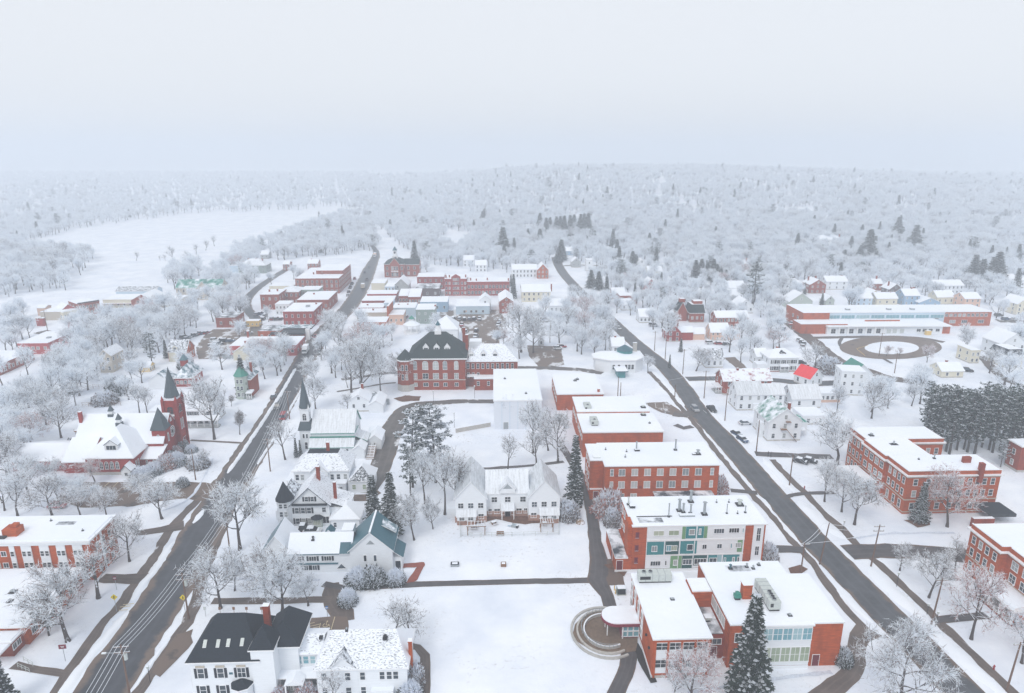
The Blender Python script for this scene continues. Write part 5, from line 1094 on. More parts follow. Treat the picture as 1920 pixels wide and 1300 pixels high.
mb = MB(); b.slab(mb, [(3.4, -3.8, 3.4), (17.1, -3.8, 3.4), (17.1, -1.02, 5.9), (3.4, -1.02, 5.9)], .18, M_metalroof2, M_green); b.part('aisle_roof', mb); b.box('aisle_flashing', 3.4, -1.5, 5.65, 17.1, -1.01, 5.95, M_green); b.box('verge', 17.15, -1, 7.0, 17.3, 4.5, 7.3, M_green)
b.wins('f', -3.4, [4.9, 7.3, 9.7, 12.1, 15], [1.0], w=.6, h=1.7, gm=M_glassd); b.wins('r', 16.8, [2, 7], [2.5], w=.8, h=2.5, gm=M_glassd)
mb = MB(); mb.box(16.83, .5, 0, 20.2, 6, 3.8, M_white, None, True); b.part('vestry', mb); mb = MB(); b.slab(mb, [(16.8, .2, 5.4), (20.6, .2, 3.8), (20.6, 6.3, 3.8), (16.8, 6.3, 5.4)], .15, M_metalroof2, M_green); b.part('vestry_roof', mb); b.gable(17.0, -4.6, 20.4, .0, 3.0, 1.4, 'y', M_white, M_snow, .3, name='porch_roof')
b.gable(20.5, 2, 24.5, 9.5, 3.2, 1.6, 'y', M_white, M_snow, .3, name='annex_roof'); b.win('f', 2, 22.5, 1.2, .6, 1.1)
mb = MB()
for i in range(9): mb.box(20.8, -5.2 + i * .62, 0, 23.2, -4.6 + i * .62, .2 + .24 * i, M_wood, M_snow)
for x in (20.7, 22.0, 23.2): mb.tube([(x, -5.2, 1.1), (x, .3, 3.2)], .06, M_trim, 5)
b.part('stairs', mb)
# --- small white houses right of the church
b = house('white_cottage', 'small white cottage with a fire stair behind the white church', c7(708, 375), c7(865, 372), 7.5, 4.2, 'gy', 2.3, rows=1, cols=2, scols=2, chim=((.55, .9, 4),), ww=.8, wh=1.3); b.gable(b.w + .003, -1.5, b.w + 5.2, 8.5, 3.0, 1.6, 'y', M_white, M_snow, .3, name='wing_roof')
mb = MB(); mb.box(b.w + .3, 6, 0, b.w + 1.2, 7, 5, M_graymetal, M_snow); mb.face([(b.w + .3, 7, 5.2), (b.w + 1.2, 7, 5.2), (b.w + 6.2, 7, 1.0), (b.w + 5.3, 7, 1.0)], M_graymetal); mb.box(b.w + 5.4, 6.6, 0, b.w + 6.3, 7.2, 2.2, M_graymetal); b.part('fire_stair', mb)
house('white_shed', 'tiny white shed with snowy gable roof beside the curved driveway', c7(868, 615), c7(915, 612), 5, 3.0, 'gx', 1.4, rows=1, cols=1, scols=1, ww=.6, wh=1)
# --- red brick church
b = B('red_church', 'dark red brick church with grey spire, smaller corner turret and round rose window', 'church', c8(660, 925), c8(950, 925), 0, 2, near=True, w=13.5); MR = M_brick3
mb = MB(); mb.box(0, 0, 0, 13.5, 12, 5.2, MR, None, True); b.part('hall_wall', mb); b.hip(0, 0, 13.5, 15, 5.2, 7.0, M_snow, .5, inset=6.75, name='hall_roof', edge=M_trim)
b.box('plinth', -.08, -.12, 0, 13.5, -.001, .9, M_stone); b.wins('f', 0, [4.3, 5.8, 7.3, 8.8], [1.9], w=.85, h=2.2, style='arch', gm=M_glassd); b.wins('r', 13.5, [1.4, 2.6], [1.6], w=.5, h=2.2, style='arch')
b.dormer(7.2, 1.2, 7.2, 3.8, 1.6, 1.5, 5, M_white, M_snow, 2.7, 1.3, 'x3', M_slate)
b.gable(-7.5, 8.4, 18.4, 20.6, 6.2, 7.0, 'x', MR, M_snow, .25, edge=M_trim)
mb = MB(); mb.box(13.503, 4, 0, 19.0, 9, 3.0, MR, None, True); b.part('aisle', mb); mb = MB(); b.slab(mb, [(13.4, 3.6, 3.2), (19.3, 3.6, 3.2), (19.3, 9.3, 5.4), (13.4, 9.3, 5.4)], .2, M_snow, M_trim); b.part('aisle_roof', mb); b.wins('f', 4, [15.2, 17.2, 18.0], [1.3], w=.4, h=1.3, style='arch')
mb = MB(); mb.box(14.9, 9.6, 0, 18.8, 13.2, 9.6, MR, None, True); t_ = b.part('corner_turret', mb); mb = MB(); mb.prism([(14.7, 9.4), (19.0, 9.4), (19.0, 13.4), (14.7, 13.4)], 9.6, 9.75, M_steep)
for i, (p0, p1) in enumerate((((14.6, 9.3), (19.1, 9.3)), ((19.1, 9.3), (19.1, 13.5)), ((19.1, 13.5), (14.6, 13.5)), ((14.6, 13.5), (14.6, 9.3)))): mb.face([(*p0, 9.76), (*p1, 9.76), (16.85, 11.4, 16.4)], M_steep)
mb.build('turret_roof', t_); b.win('f', 9.6, 16.7, 5.6, .6, 2.6, 'arch'); b.win('r', 18.8, 11.4, 5.6, .6, 2.6, 'arch')
TX0, TX1, TY0, TY1 = 15.6, 19.7, 17.2, 21.6; mb = MB(); mb.box(TX0, TY0, 0, TX1, TY1, 16.2, MR, None, True); t_ = b.part('tower', mb)
mb = MB(); cx_, cy_2 = (TX0 + TX1) / 2, (TY0 + TY1) / 2; mb.box(TX0 + .2, TY0 + .2, 16.2, TX1 - .2, TY1 - .2, 17.0, M_snow); mb.cone(cx_, cy_2, 17.0, 26.6, 2.25, .03, M_steep, 8, R(22.5)); mb.build('spire', t_)
for x in (TX0, TX1):
    for y in (TY0, TY1): mb = MB(); mb.box(x - .38, y - .38, 0, x + .38, y + .38, 16.6, MR); mb.cone(x, y, 16.6, 17.9, .42, .03, MR, 8); mb.build('pinnacle', t_)
b.win('f', TY0, cx_, 11.9, 1.9, 2.4, 'arch', fm=MR, gm=M_glassd); b.win('r', TX1, cy_2, 11.9, 1.9, 2.4, 'arch', fm=MR, gm=M_glassd); b.win('f', TY0 - .05, cx_, 11.3, 2.0, .5, 'pl', gm=M_trim); b.wins('r', TX1, [cy_2 - .6, cy_2 + .6], [6.4], w=.5, h=3.4, style='arch'); b.door('r', TX1 + .02, cy_2, .1, 1.6, 3.2)
mb = MB(); rc = (18.42, 15.0, 7.2)                                # rose window
for i in range(24):
    a0, a1 = 2 * math.pi * i / 24, 2 * math.pi * (i + 1) / 24; f = lambda r, a, d: (rc[0] + d, rc[1] + r * math.cos(a), rc[2] + r * math.sin(a))
    mb.face([f(1.45, a0, .07), f(1.75, a0, .07), f(1.75, a1, .07), f(1.45, a1, .07)], M_trim); mb.face([f(0, a0, .03), f(1.5, a0, .03), f(1.5, a1, .03)], M_glassd)
for i in range(8):
    a = math.pi * i / 4; mb.tube([f(.45, a, .06), f(1.5, a, .06)], .06, M_trim, 4); c = f(1.0, a + .39, .06); mb.tube([(c[0] - .02, c[1], c[2]), (c[0] + .02, c[1], c[2])], .22, M_trim, 8)
b.part('rose_window', mb); b.wins('r', 18.4, [14.7, 15.3], [10.6], w=.25, h=1.1, style='arch')
for x, y, z in ((1.2, 14.5, 13.0), (5.4, 10.5, 11.8)):
    mb = MB(); mb.box(x - .8, y - .8, z - 1, x + .8, y + .8, z + .3, M_steep); mb.box(x - .55, y - .55, z + .3, x + .55, y + .55, z + 1.3, M_white); mb.cone(x, y, z + 1.3, z + 3.2, 1.0, .03, M_steep, 4, R(45)); b.part('ventilator', mb)
b.chimney(-7.2, 13, 7, 14.5, .9, .9, MR); b.gable(-23, 3.0, -7.6, 17, 3.4, 2.4, 'x', MR, M_snow, .4, name='annex_roof'); b.gable(-7.5, 1.5, -.003, 15.3, 3.6, 4.6, 'x', MR, M_snow, .3, name='link_roof')
b.gable(11.2, -2.9, 13.9, -.003, 2.6, 1.6, 'y', M_white, M_snow, .25, edge=M_dark, name='porch_roof'); b.win('f', -2.9, 12.55, 1.0, .8, 1.0, 'x2'); b.door('r', 13.9, -1.5, .1, 1.0, 2.1, M_trim)
# --- long brick flats, left edge
b = B('brick_apartments', 'long red brick apartment block with white window bays and a low snowy flat roof', 'apartment building', c1(0, 385), c1(540, 375), 9.5, 2, near=True)
w_ = b.w; mb = MB(); mb.box(-12, 0, 0, w_, 10.1, 9.5, M_brick3 if False else M_brick, None, True); b.part('wall', mb); b.flat(-12, 0, w_, 10.1, 9.5, .5, M_trim, .4); b.box('fascia', -12.3, -.35, 8.9, w_ + .3, -.001, 9.49, M_white)
def uu(zx): return zx / 540 * w_
for x0, x1, n in ((48, 80, 1), (120, 183, 2), (232, 290, 2), (335, 390, 2), (435, 495, 2)):
    b.box('window_bay', uu(x0), -.14, .4, uu(x1), -.001, 8.9, M_white)
    for z in (6.3, 3.5, .7):
        for i in range(n): b.win('f', -.14, uu(x0) + (uu(x1) - uu(x0)) * (i + .5) / n, z, .72, 1.15, 'dh', gm=M_glassd)
for u in (-9, -5, -1.5, .25):
    for z in (6.3, 3.5, .7): b.win('f', 0, u, z, 1.0, 1.1, 'x2', gm=M_glassd)
b.wins('r', w_, [2.5, 5, 7.5], [.8, 3.6, 6.4], w=.9, h=1.3, gm=M_glassd); b.box('stair_bay', w_ + .001, 3.9, 0, w_ + .15, 4.6, 9.2, M_white)
b.box('chimney', -.4, 1.6, 9.9, 2.6, 4.2, 11.6, M_brick); b.box('chimney', 1.0, 2.4, 11.6, 2.2, 3.8, 12.3, M_brick); b.box('roof_unit', -1.6, .6, 9.9, .6, 1.5, 10.4, M_dark); b.box('wet_patch', 8, 6.2, 9.9, 12, 7.6, 10.04, M_ptar); b.stack(15.5, 3.5, 9.9, .4, .1); b.stack(6, 8, 9.9, .4, .1)
# --- low brick clinic, lower left edge
b = B('low_brick_clinic', 'single-storey brick building with a broad snowy roof, porch and steps at the bottom left', 'clinic', c1(0, 940), c1(165, 895), 4, 2, near=True, w=3.6)
mb = MB(); mb.box(-16, 2, 0, 3.4, 20, 4, M_brick, None, True); b.part('wall', mb); b.flat(-16, 2, 3.4, 20, 4, .5, M_trim, .4)
mb = MB(); mb.box(-1.2, -1.2, 0, 2.6, 1.998, 3.0, M_brick2, None, True); b.part('porch_wall', mb); b.flat(-1.2, -1.2, 2.6, 1.6, 3.0, .25, M_trim, .3); b.flat(-1.8, -4.4, 2.4, -1.4, 2.6, .1, M_trim, .25, name='porch_roof')
for x in (-1.5, 2.2): mb = MB(); mb.tube([(x, -4.2, 0), (x, -4.2, 2.6)], .09, M_trim, 6); b.part('post', mb)
b.wins('r', 2.6, [-.6, .6], [1.3], w=.9, h=1.1, style='x2', gm=M_glassd); b.wins('r', 3.4, [4, 8, 12, 16], [1.4], w=1.6, h=1.5, style='x3', gm=M_glassd); b.win('f', 2, -4, 1.2, 2, 1.6, 'x3', gm=M_glassd); b.stack(-4, 9, 4.4, .4, .25); b.stack(-5.4, 12, 4.4, .5, .3)
fence('stair_handrail', 'upper pale handrail beside the steps of the low brick clinic', [(45, 1240), (62, 1250)], 1.0, M_lightmetal, 1, None, 'railing'); fence('stair_handrail', 'lower pale handrail beside the steps of the low brick clinic', [(34, 1252), (56, 1262)], 1.0, M_lightmetal, 1, None, 'railing')
# --- brick dormitories right of the side street
b = B('brick_residence', 'three-storey red brick residence with E-shaped snowy roof, cream bands and white windows', 'residence', c6(540, 300), c6(965, 293), 12.0, 2, near=True)
OUT = [((0, 0), (24.2, 9.3)), ((-.0, 9.3), (12, 20)), ((-.0, 20), (22.4, 29))]
mb = MB(); mb.box(0, 0, 0, 24.2, 9.3, 12, M_brick, None, True); mb.box(-.7, 9.3, 0, 11.9, 20, 12, M_brick, None, True); mb.box(0, 20, 0, 22.3, 29, 12, M_brick, None, True); b.part('wall', mb)
rb = MB(); rb.box(.25, .25, 12, 23.95, 9.28, 12.12, M_snow); rb.box(-.45, 9.29, 12, 11.65, 20, 12.1, M_snow); rb.box(.25, 20.02, 12, 22.05, 28.75, 12.12, M_snow); b.part('roof', rb)
def cornice(b, x0, y0, x1, y1, z, t=.3, o=.55):
    mb = MB(); mb.box(x0 - o, y0 - o, z, x1 + o, y1 + o, z + t, M_trim, M_snow); mb.box(x0 - .07, y0 - .07, z - .5, x1 + .07, y1 + .07, z - .15, M_tan); mb.box(x0 - .06, y0 - .06, 3.9, x1 + .06, y1 + .06, 4.2, M_tan); mb.box(x0 - .06, y0 - .06, .5, x1 + .06, y1 + .06, .75, M_tan); mb.box(x0 - .05, y0 - .05, 12.02, x1 + .05, y0 + .22, 12.2, M_trim, M_snow); mb.box(x0 - .05, y0 + .23, 12.02, x0 + .22, y1, 12.2, M_trim, M_snow); b.part('cornice', mb)
cornice(b, 0, 0, 24.2, 9.3, 10.7); cornice(b, -.7, 9.3, 11.9, 20, 10.75); cornice(b, 0, 20, 22.3, 29, 10.7)
b.wins('f', 0, [2.2, 5.6, 7.6, 9.8, 12, 14.2, 16.4, 18.4, 20.2, 22.4], [8.1, 4.9], w=1.0, h=1.7); b.wins('f', 0, [2.2, 8.8, 12, 14.5, 17.6, 19.3, 21.5], [1.4], w=1.1, h=1.7); b.wins('l', 0, [1.4, 3.4, 5.4, 7.5], [8.1, 4.9], w=.95, h=1.7); b.wins('l', 0, [1.8, 4.4, 7.2], [1.2], w=1.0, h=2.1)
b.wins('l', -.7, [10.4, 12.8, 15.4, 18], [8.1, 4.9], w=1.5, h=1.7, style='x2h'); b.wins('l', 0, [21.5, 23.6, 25.6, 27.6], [8.1, 4.9, 1.4], w=.95, h=1.7); b.wins('f', 20, [13.4, 15.4, 18.2, 20.6], [7.4, 4.2], w=1, h=1.7); b.wins('r', 24.2, [2, 4.6, 7.2], [8.1, 4.9, 1.4], w=1, h=1.7)
b.box('chimney', 16.9, 4.2, 12.1, 19.0, 5.0, 13.7, M_brick2); b.box('chimney', 18.0, -.8, 9, 19.1, -.56, 14.2, M_brick2); b.box('chimney', 18.0, -.559, 9, 19.1, .3, 14.2, M_brick2); b.box('roof_hatch', 19.6, 6.6, 12.1, 20.8, 7.4, 12.6, M_brick2); b.stack(11, 7, 12.1, .9, .15); b.stack(2.6, 22.5, 12.1, .6, .3); b.stack(5.6, 16.4, 12.1, .8, .2); b.box('wet_patch', 4.6, 15.8, 12.1, 6.8, 17.2, 12.125, M_tar); b.stack(6.6, 6.6, 12.1, .3, .1)
mb = MB(); mb.box(-7.5, 10.4, 3.4, -1.3, 20.6, 3.9, M_trim, M_snow); po = b.part('porch', mb)
for y in (10.8, 13.8, 17, 20.1):
    q = MB(); q.tube([(-7.1, y, 0), (-7.1, y, 3.4)], .22, M_trim, 8); q.build('column', po)
b.box('porch_base', -7.4, 10.5, 0, -.702, 20.5, .5, M_brick2, M_conc); b.box('dark_side_roof', 19.0, -6.2, 2.2, 25.2, -.07, 3.0, M_tar, M_slate); b.box('covered_way', 13.5, -7.5, 0, 18.8, -6.4, 2.6, M_brick2, M_snow)
b = B('brick_residence', 'second brick residence, cut by the right edge, with arched snowy porch and white columns', 'residence', c6(825, 535), c6(965, 533), 11.5, 2, near=True)
mb = MB(); mb.box(0, -9.2, 0, 34, 0, 11.5, M_brick, None, True); mb.box(1.5, -30, 0, 34, -9.201, 11.5, M_brick, None, True); b.part('wall', mb); rb = MB(); rb.box(.25, -9.2, 11.5, 34, -.25, 11.62, M_snow); rb.box(1.75, -30, 11.5, 34, -9.21, 11.6, M_snow); b.part('roof', rb)
for x0, y0, y1 in ((0, -9.2, 0), (1.5, -30, -9.8)):
    mb = MB(); mb.box(x0 - .55, y0 - (.55 if x0 == 0 else 0), 10.2, 34, y1 + (.55 if x0 == 0 else 0), 10.5, M_trim, M_snow); mb.box(x0 - .07, y0 - .05, 9.7, x0 - .001, y1, 10.0, M_tan); mb.box(x0 - .06, y0 - .05, 3.9, x0 - .001, y1, 4.2, M_tan); mb.box(x0 - .05, y0, 11.52, x0 + .22, y1, 11.7, M_trim, M_snow); b.part('cornice', mb)
b.wins('l', 0, [-1.5, -3.6, -5.6, -7.8], [7.5, 4.6], w=.95, h=1.7); b.wins('l', 0, [-1.8, -4.4], [1.2], w=1.0, h=2.0); b.wins('l', 1.5, [-11.6, -14.6, -17.6, -20.6], [7.5, 4.6], w=1.6, h=1.8, style='x2h'); b.wins('b', 0, [3, 7, 11], [7.5, 4.6, 1.2], w=1, h=1.7)
mb = MB()                                                        # barrel-roofed porch
for i in range(8):
    a0, a1 = math.pi * i / 8, math.pi * (i + 1) / 8; f = lambda a: (-.9 - 2.6 * math.cos(a), 3.6 + .9 * math.sin(a)); (xa, za), (xb, zb) = f(a0), f(a1)
    mb.face([(xa, -19, za), (xb, -19, zb), (xb, -9.3, zb), (xa, -9.3, za)][::-1], M_snow); mb.face([(-.9, -19, 3.6), (xa, -19, za), (xb, -19, zb)], M_trim)
mb.box(-3.6, -19.1, 3.1, 1.49, -9.2, 3.6, M_trim); po = b.part('porch', mb)
for y in (-18.8, -15.6, -12.5, -9.6): q = MB(); q.tube([(-3.3, y, .4), (-3.3, y, 3.1)], .24, M_trim, 8); q.build('column', po)
b.box('porch_base', -3.6, -19, 0, 1.498, -9.3, .4, M_brick2, M_conc); b.box('porch_wall', -2.6, -18.6, .4, 1.497, -18.2, 3.1, M_brick)
b = B('brick_annex', 'sliver of a brick building at the right border behind the residences', 'building', (1906, 886), (1980, 884), 0, 2); mb = MB(); mb.box(0, 0, 0, 20, 5, 8, M_brick2, None, True); b.part('wall', mb); b.flat(0, 0, 20, 5, 8, .3, M_trim, .35); b.wins('l', 0, [2.5], [1.5, 4.8], w=1, h=1.6); b.box('plinth', -.06, -.06, 0, 20, 5, .7, M_conc)
# ------------------------------------------------------------------ houses right of the side street
SH = dict(shut=M_shut)
b = house('colonial_house', 'white foursquare house with black shutters, front portico and snowy hip roof below the round drive', c14(928, 430), c14(1148, 433), 9, 5.8, 'hip', 3.0, cols=0, scols=2, z=5.8, chim=((.45, .7, 3.4),)); b.wins('f', 0, [b.w * f for f in (.14, .3, .5, .7, .86)], [3.5, .7], w=.9, h=1.5, shut=M_shut); b.dormer(b.w / 2, 1.6, 6.6, 2.6, 1.0, .8, 3, M_slate, M_slate, 1.6, .8, 'x3')
b.porch(b.w * .36, -1.8, b.w * .64, -.002, 2.6, 3, M_snow, .5); b.box('sun_porch', -4.5, 1, 0, -.003, 6, 3, M_white, M_snow); b.box('foundation_step', -.2, -.5, 0, b.w + .2, -.05, .4, M_brick2, M_snow)
house('gambrel_house', 'small white house with a patchy black-and-snow roof behind a lone bare street tree', c14(470, 497), c14(600, 500), 8, 4.0, 'gx', 3.4, rm=M_pslate, cols=3, rows=1, wh=1.6).dormer(6, 1.0, 4.8, 1.6, 1.1, .7, 3, M_white, M_pslate, .9, .9)
b = house('brick_house', 'dark brick house with red shingles showing through its snowy roof, at the side street corner', c14(600, 590), c14(960, 597), 9, 5.6, 'gx', 3.2, M_brick2, M_snowbrown, cols=4, z=5.6, chim=((.35, .45, 3.6),)); b.porch(-2.4, 1, -.003, 6, 2.6, 3, M_snow, .2)
b = house('farmhouse', 'long white farmhouse with grey metal roof and two small chimneys, across from the gymnasium', c14(690, 803), c14(880, 808), 8.5, 6.2, 'gx', 3.4, rm=M_metalroof, cols=3, chim=((.2, .75, 3.2), (.85, .75, 3.2))); w_ = b.w; b.gable(w_ + .003, 2.2, w_ + 9, 9.5, 5.2, 2.8, 'x', M_white, M_metalroof2, .3, name='ell_roof'); b.wins('f', 2.2, [w_ + 2, w_ + 5, w_ + 7.5], [.8, 3.2], w=.9, h=1.4)
b.box('bay', w_ * .62, -.8, 0, w_ * .85, -.002, 2.8, M_white, M_snow)
house('barn', 'white barn with rust-streaked snowy metal roof joined to the farmhouse yard', c14(1085, 788), c14(1290, 783), 9, 3.8, 'gx', 3.8, rm=M_metalroof2, rows=1, cols=2, scols=1)
b = house('green_roofed_house', 'tall white gabled house with green shingles showing through snow and a wooden fire stair', c14(910, 1022), c14(1160, 1031), 12, 6.8, 'gy', 4.2, rm=M_pgreen2, rows=2, cols=3, near=True, chim=((.85, .55, 3.6),), rm2=M_pgreen2)
mb = MB(); mb.box(b.w * .5, -.9, 6.6, b.w * .64, -.02, 6.8, M_wood); b.slab(mb, [(b.w * .52, -1.2, 4.4), (b.w * .86, -1.2, .2), (b.w * .86, -.5, .2), (b.w * .52, -.5, 4.4)], .2, M_wood, M_wood); mb.box(b.w * .36, -1.1, 4.1, b.w * .54, -.02, 4.3, M_wood); b.part('fire_stair', mb)
b.box('rear_wing', b.w + .003, 4, 0, b.w + 4, 11, 4.6, M_white, M_pgreen); b.box('balcony', b.w + .003, 1.5, 2.6, b.w + 2.6, 4, 3.0, M_white, M_snow); b.box('side_bay', -1.4, 3, 0, -.003, 6, 5, M_white, M_snow)
b = house('snowy_outbuilding', 'low flat snowy outbuilding behind the green shingled house', c14(1160, 905), c14(1330, 900), 8, 2.8, 'flat', rows=1, cols=2, scols=1)
house('red_roofed_house', 'white house with a bright red bare metal roof slope', c14(1212, 638), c14(1340, 640), 7.5, 3.6, 'gy', 3.4, rm=M_redroof, rm2=M_snow, rot=28, w=7.4, rows=1, cols=2, chim=((.75, .8, 3.4),))
b = house('low_porch_house', 'low white porch house on a peach base beside the barn', c14(1290, 742), c14(1430, 742), 7, 3.0, 'flat', rows=1, cols=4, scols=1); b.box('peach_base', -.1, -.5, 0, b.w + .1, -.041, 1.0, M_peach, M_snow)
b = house('boxy_house', 'tall boxy white three-storey house with a flat snowy top', c14(1425, 690), c14(1612, 715), 8, 9.2, 'flat', rot=-9, rows=3, cols=3, scols=2, ww=.8, wh=1.3); house('green_gambrel_house', 'house with a bare green roof slope right behind the boxy white house', c14(1500, 640), c14(1660, 640), 9, 5.5, 'gy', 4.0, rm=M_green, rm2=M_snow, rows=1, cols=1)
b = house('brick_cottage', 'dark red brick gabled cottage with a tall chimney beside the side street', c12(1085, 1045), c12(1190, 1040), 9, 5.0, 'gy', 3.4, M_brick3, rows=2, cols=2, chim=((.95, .6, 4),)); b.gable(b.w + .003, 2.5, b.w + 7, 8, 4.2, 2.2, 'x', M_brick3, M_snow, .3, name='wing_roof'); b.gable(b.w + 7.01, 3, b.w + 13, 8, 3.2, 2.4, 'x', M_peach, M_snow, .3, name='rear_roof')
b = house('peach_house', 'peach coloured house with a broad snowy roof', c14(505, 302), c14(642, 306), 8, 4.4, 'gx', 3.6, M_peach, rows=2, cols=4, ww=.7, wh=1.1); b.box('side_wing', b.w + .003, 1, 0, b.w + 6, 7, 3.2, M_peach, M_snow)
b = house('mansard_brick_house', 'brick house with two dark slate mansard towers topped in red', c12(1270, 890), c12(1390, 893), 9, 5.2, 'mans', 4.6, M_brick2, M_slate2, rows=1, cols=3); b.box('tower_top', 2.2, 2, 9.9, 7, 6.5, 11.6, M_brick2, M_snow); b.gable(-6, 4, -.55, 11, 5.5, 5, 'y', M_brick2, M_slate2, .3, name='tower_roof', rm2=M_snow); b.box('tower_top', -4.5, 5.5, 10.2, -1.6, 8.5, 12.2, M_brick2, M_snow)
house('brick_row', 'long dark red brick building half hidden by frosted trees right of the slate mansard house', c12(1480, 945), c12(1760, 955), 9, 6.5, 'gx', 2.5, M_brick2, cols=9)
b = B('bank_building', 'white many-sided building with a green dome by the side street', 'office', c12(590, 1303), c12(905, 1303), 0, 2)
w_ = b.w; q = [(2, 0), (w_ - 4, 0), (w_, 4), (w_, 13), (0, 13), (-4, 9), (-4, 4)]; mb = MB(); mb.prism(q, 0, 5.6, M_white, None, True); b.part('wall', mb); mb = MB(); q2 = [(w_ / 2 + (x - w_ / 2) * 1.08, 6 + (y - 6) * 1.08) for x, y in q]; mb.prism(q2, 5.6, 6.0, M_trim)
for i in range(7): a_, c_ = q2[i], q2[(i + 1) % 7]; mb.face([(*a_, 6.01), (*c_, 6.01), (w_ / 2, 7, 7.6)], M_snow)
b.part('roof', mb); mb = MB(); mb.cone(w_ / 2 + 1, 8, 6.8, 8.3, 3.4, 3.4, M_pteal1, 14); mb.cone(w_ / 2 + 1, 8, 8.3, 10.2, 3.7, .5, M_teal, 14); mb.tube([(w_ / 2 + 1, 8, 10.2), (w_ / 2 + 1, 8, 11.6)], .08, M_dark, 5); b.part('dome', mb); b.chimney(w_ - 2.2, 11, 5.5, 10.2, 1.6, 1.2, M_stone)
b.wins('f', 0, [3.2, 5.4, 8.4, 9.8, 11.2][:int(w_ / 2)], [1.8], w=1, h=2, gm=M_glassd); b.win('r', w_, 8, 1.8, 1, 2, gm=M_glassd); b.box('entrance_canopy', 3, -7, 2.8, 8, -.01, 3.2, M_teal, M_snow); b.box('entrance', 4, -6, 0, 7, -.01, 2.79, M_pteal1)
house('white_cottage', 'small snowy house with one red chimney just behind the green domed building', c12(640, 1140), c12(735, 1130), 9, 3.6, 'gx', 3, rows=1, cols=2, chim=((.35, .5, 3.6),))
# ------------------------------------------------------------------ the large school at the right
b = B('elementary_school', 'large school with red brick ends, pale blue windows and white arcade by the turning circle', 'school', c13(545, 850), c13(1420, 862), 0, 1.5)
def SL(zx, zy, z): v = b.loc(*c13(zx, zy), z); return v.x, v.y
w_ = b.w; x1, y1 = SL(550, 692, 7.6); x2, _ = SL(1388, 692, 7.6); x3, _ = SL(1725, 692, 7.6); xl, yl = SL(345, 652, 7.6); xk, yk = SL(365, 715, 4.6); xk2, yk2 = SL(470, 775, 4.6); yb = SL(900, 640, 7.6)[1]
mb = MB(); mb.box(x1, y1, 0, x2, yb, 7.6, M_pblue, None, True); mb.box(x2 + .003, y1 + .5, 0, x3, yb, 7.6, M_brick, None, True); mb.box(x1 - 14, y1 - 4, 0, x1 - .003, yb, 8.4, M_brick, None, True); mb.box(xk2 - 7, yk2, 0, x1 + 5, y1 - 4.003, 4.8, M_brick, None, True); mb.box(2, 3, 0, w_, y1 - .003, 3.9, M_white, None, True); mb.box(w_ + .003, 3, 0, w_ + 4, 11, 3.8, M_brick, None, True); b.part('wall', mb)
b.flat(x1, y1, x2, yb, 7.6, .2, M_trim, .4); b.flat(x2 + .3, y1 + .5, x3, yb, 7.6, .2, M_trim, .35); b.flat(x1 - 14, y1 - 4, x1 - .2, yb, 8.4, .1, M_brick, .3); b.flat(xk2 - 7, yk2, x1 + 4.9, y1 - 4.1, 4.8, .05, M_brick, .3); b.flat(2, 2.2, w_ + 4, y1 - .3, 3.9, .3, M_trim, .5)
n_ = 8
for i in range(n_):
    u = x1 + (x2 - x1) * (i + .5) / n_; ww_ = (x2 - x1) / n_ - .9; b.win('f', y1, u, 4.6, ww_, 1.8, 'x4', gm=M_glasst); b.win('f', y1, u, 4.0 + .1, 2.0, .4, 'pl', gm=M_glassd)
for i in range(10): b.win('f', y1 + .5, x2 + 1.4 + (x3 - x2 - 2) * i / 10, 5.2, 1.5, 1.5, 'grid')
b.wins('f', y1 + .5, [x2 + (x3 - x2) * f for f in (.2, .45, .8)], [1.6], w=3, h=1.6, style='x3'); b.box('brick_court', w_ * .42, 12, 3.9, w_ * .72, 12.3, 5.2, M_brick)
for i in range(7):
    u = 3.4 + (w_ * .5 - 3) * i / 6; b.box('pier', u - .45, 2.3, 0, u + .45, 2.99, 3.9, M_trim)
b.wins('f', 3, [5.2 + (w_ * .5 - 3) * i / 6 for i in range(6)], [.5], w=2.4, h=2.3, style='grid', gm=M_glassd); b.wins('f', 3, [w_ * f for f in (.55, .6, .66)], [.4], w=2.2, h=2.2, style='pl', gm=M_lightmetal); b.wins('f', 3, [w_ * f for f in (.8, .85, .9, .96)], [1.2], w=2.0, h=1.4, style='x2', gm=M_glassd)
for f, g in ((.2, .7), (.55, .6), (.75, .5)): b.box('roof_unit', x1 + (x2 - x1) * f, y1 + 4, 8.1, x1 + (x2 - x1) * f + 2, y1 + 6, 9.0, M_graymetal, M_snow)
b.box('dumpster_shed', w_ * .84, .2, 0, w_ * .84 + 2.6, 1.8, 2.2, M_yellow, M_snow); b.wins('l', x1 - 14, [y1 + 2, y1 + 8], [4], w=1.6, h=1.6)
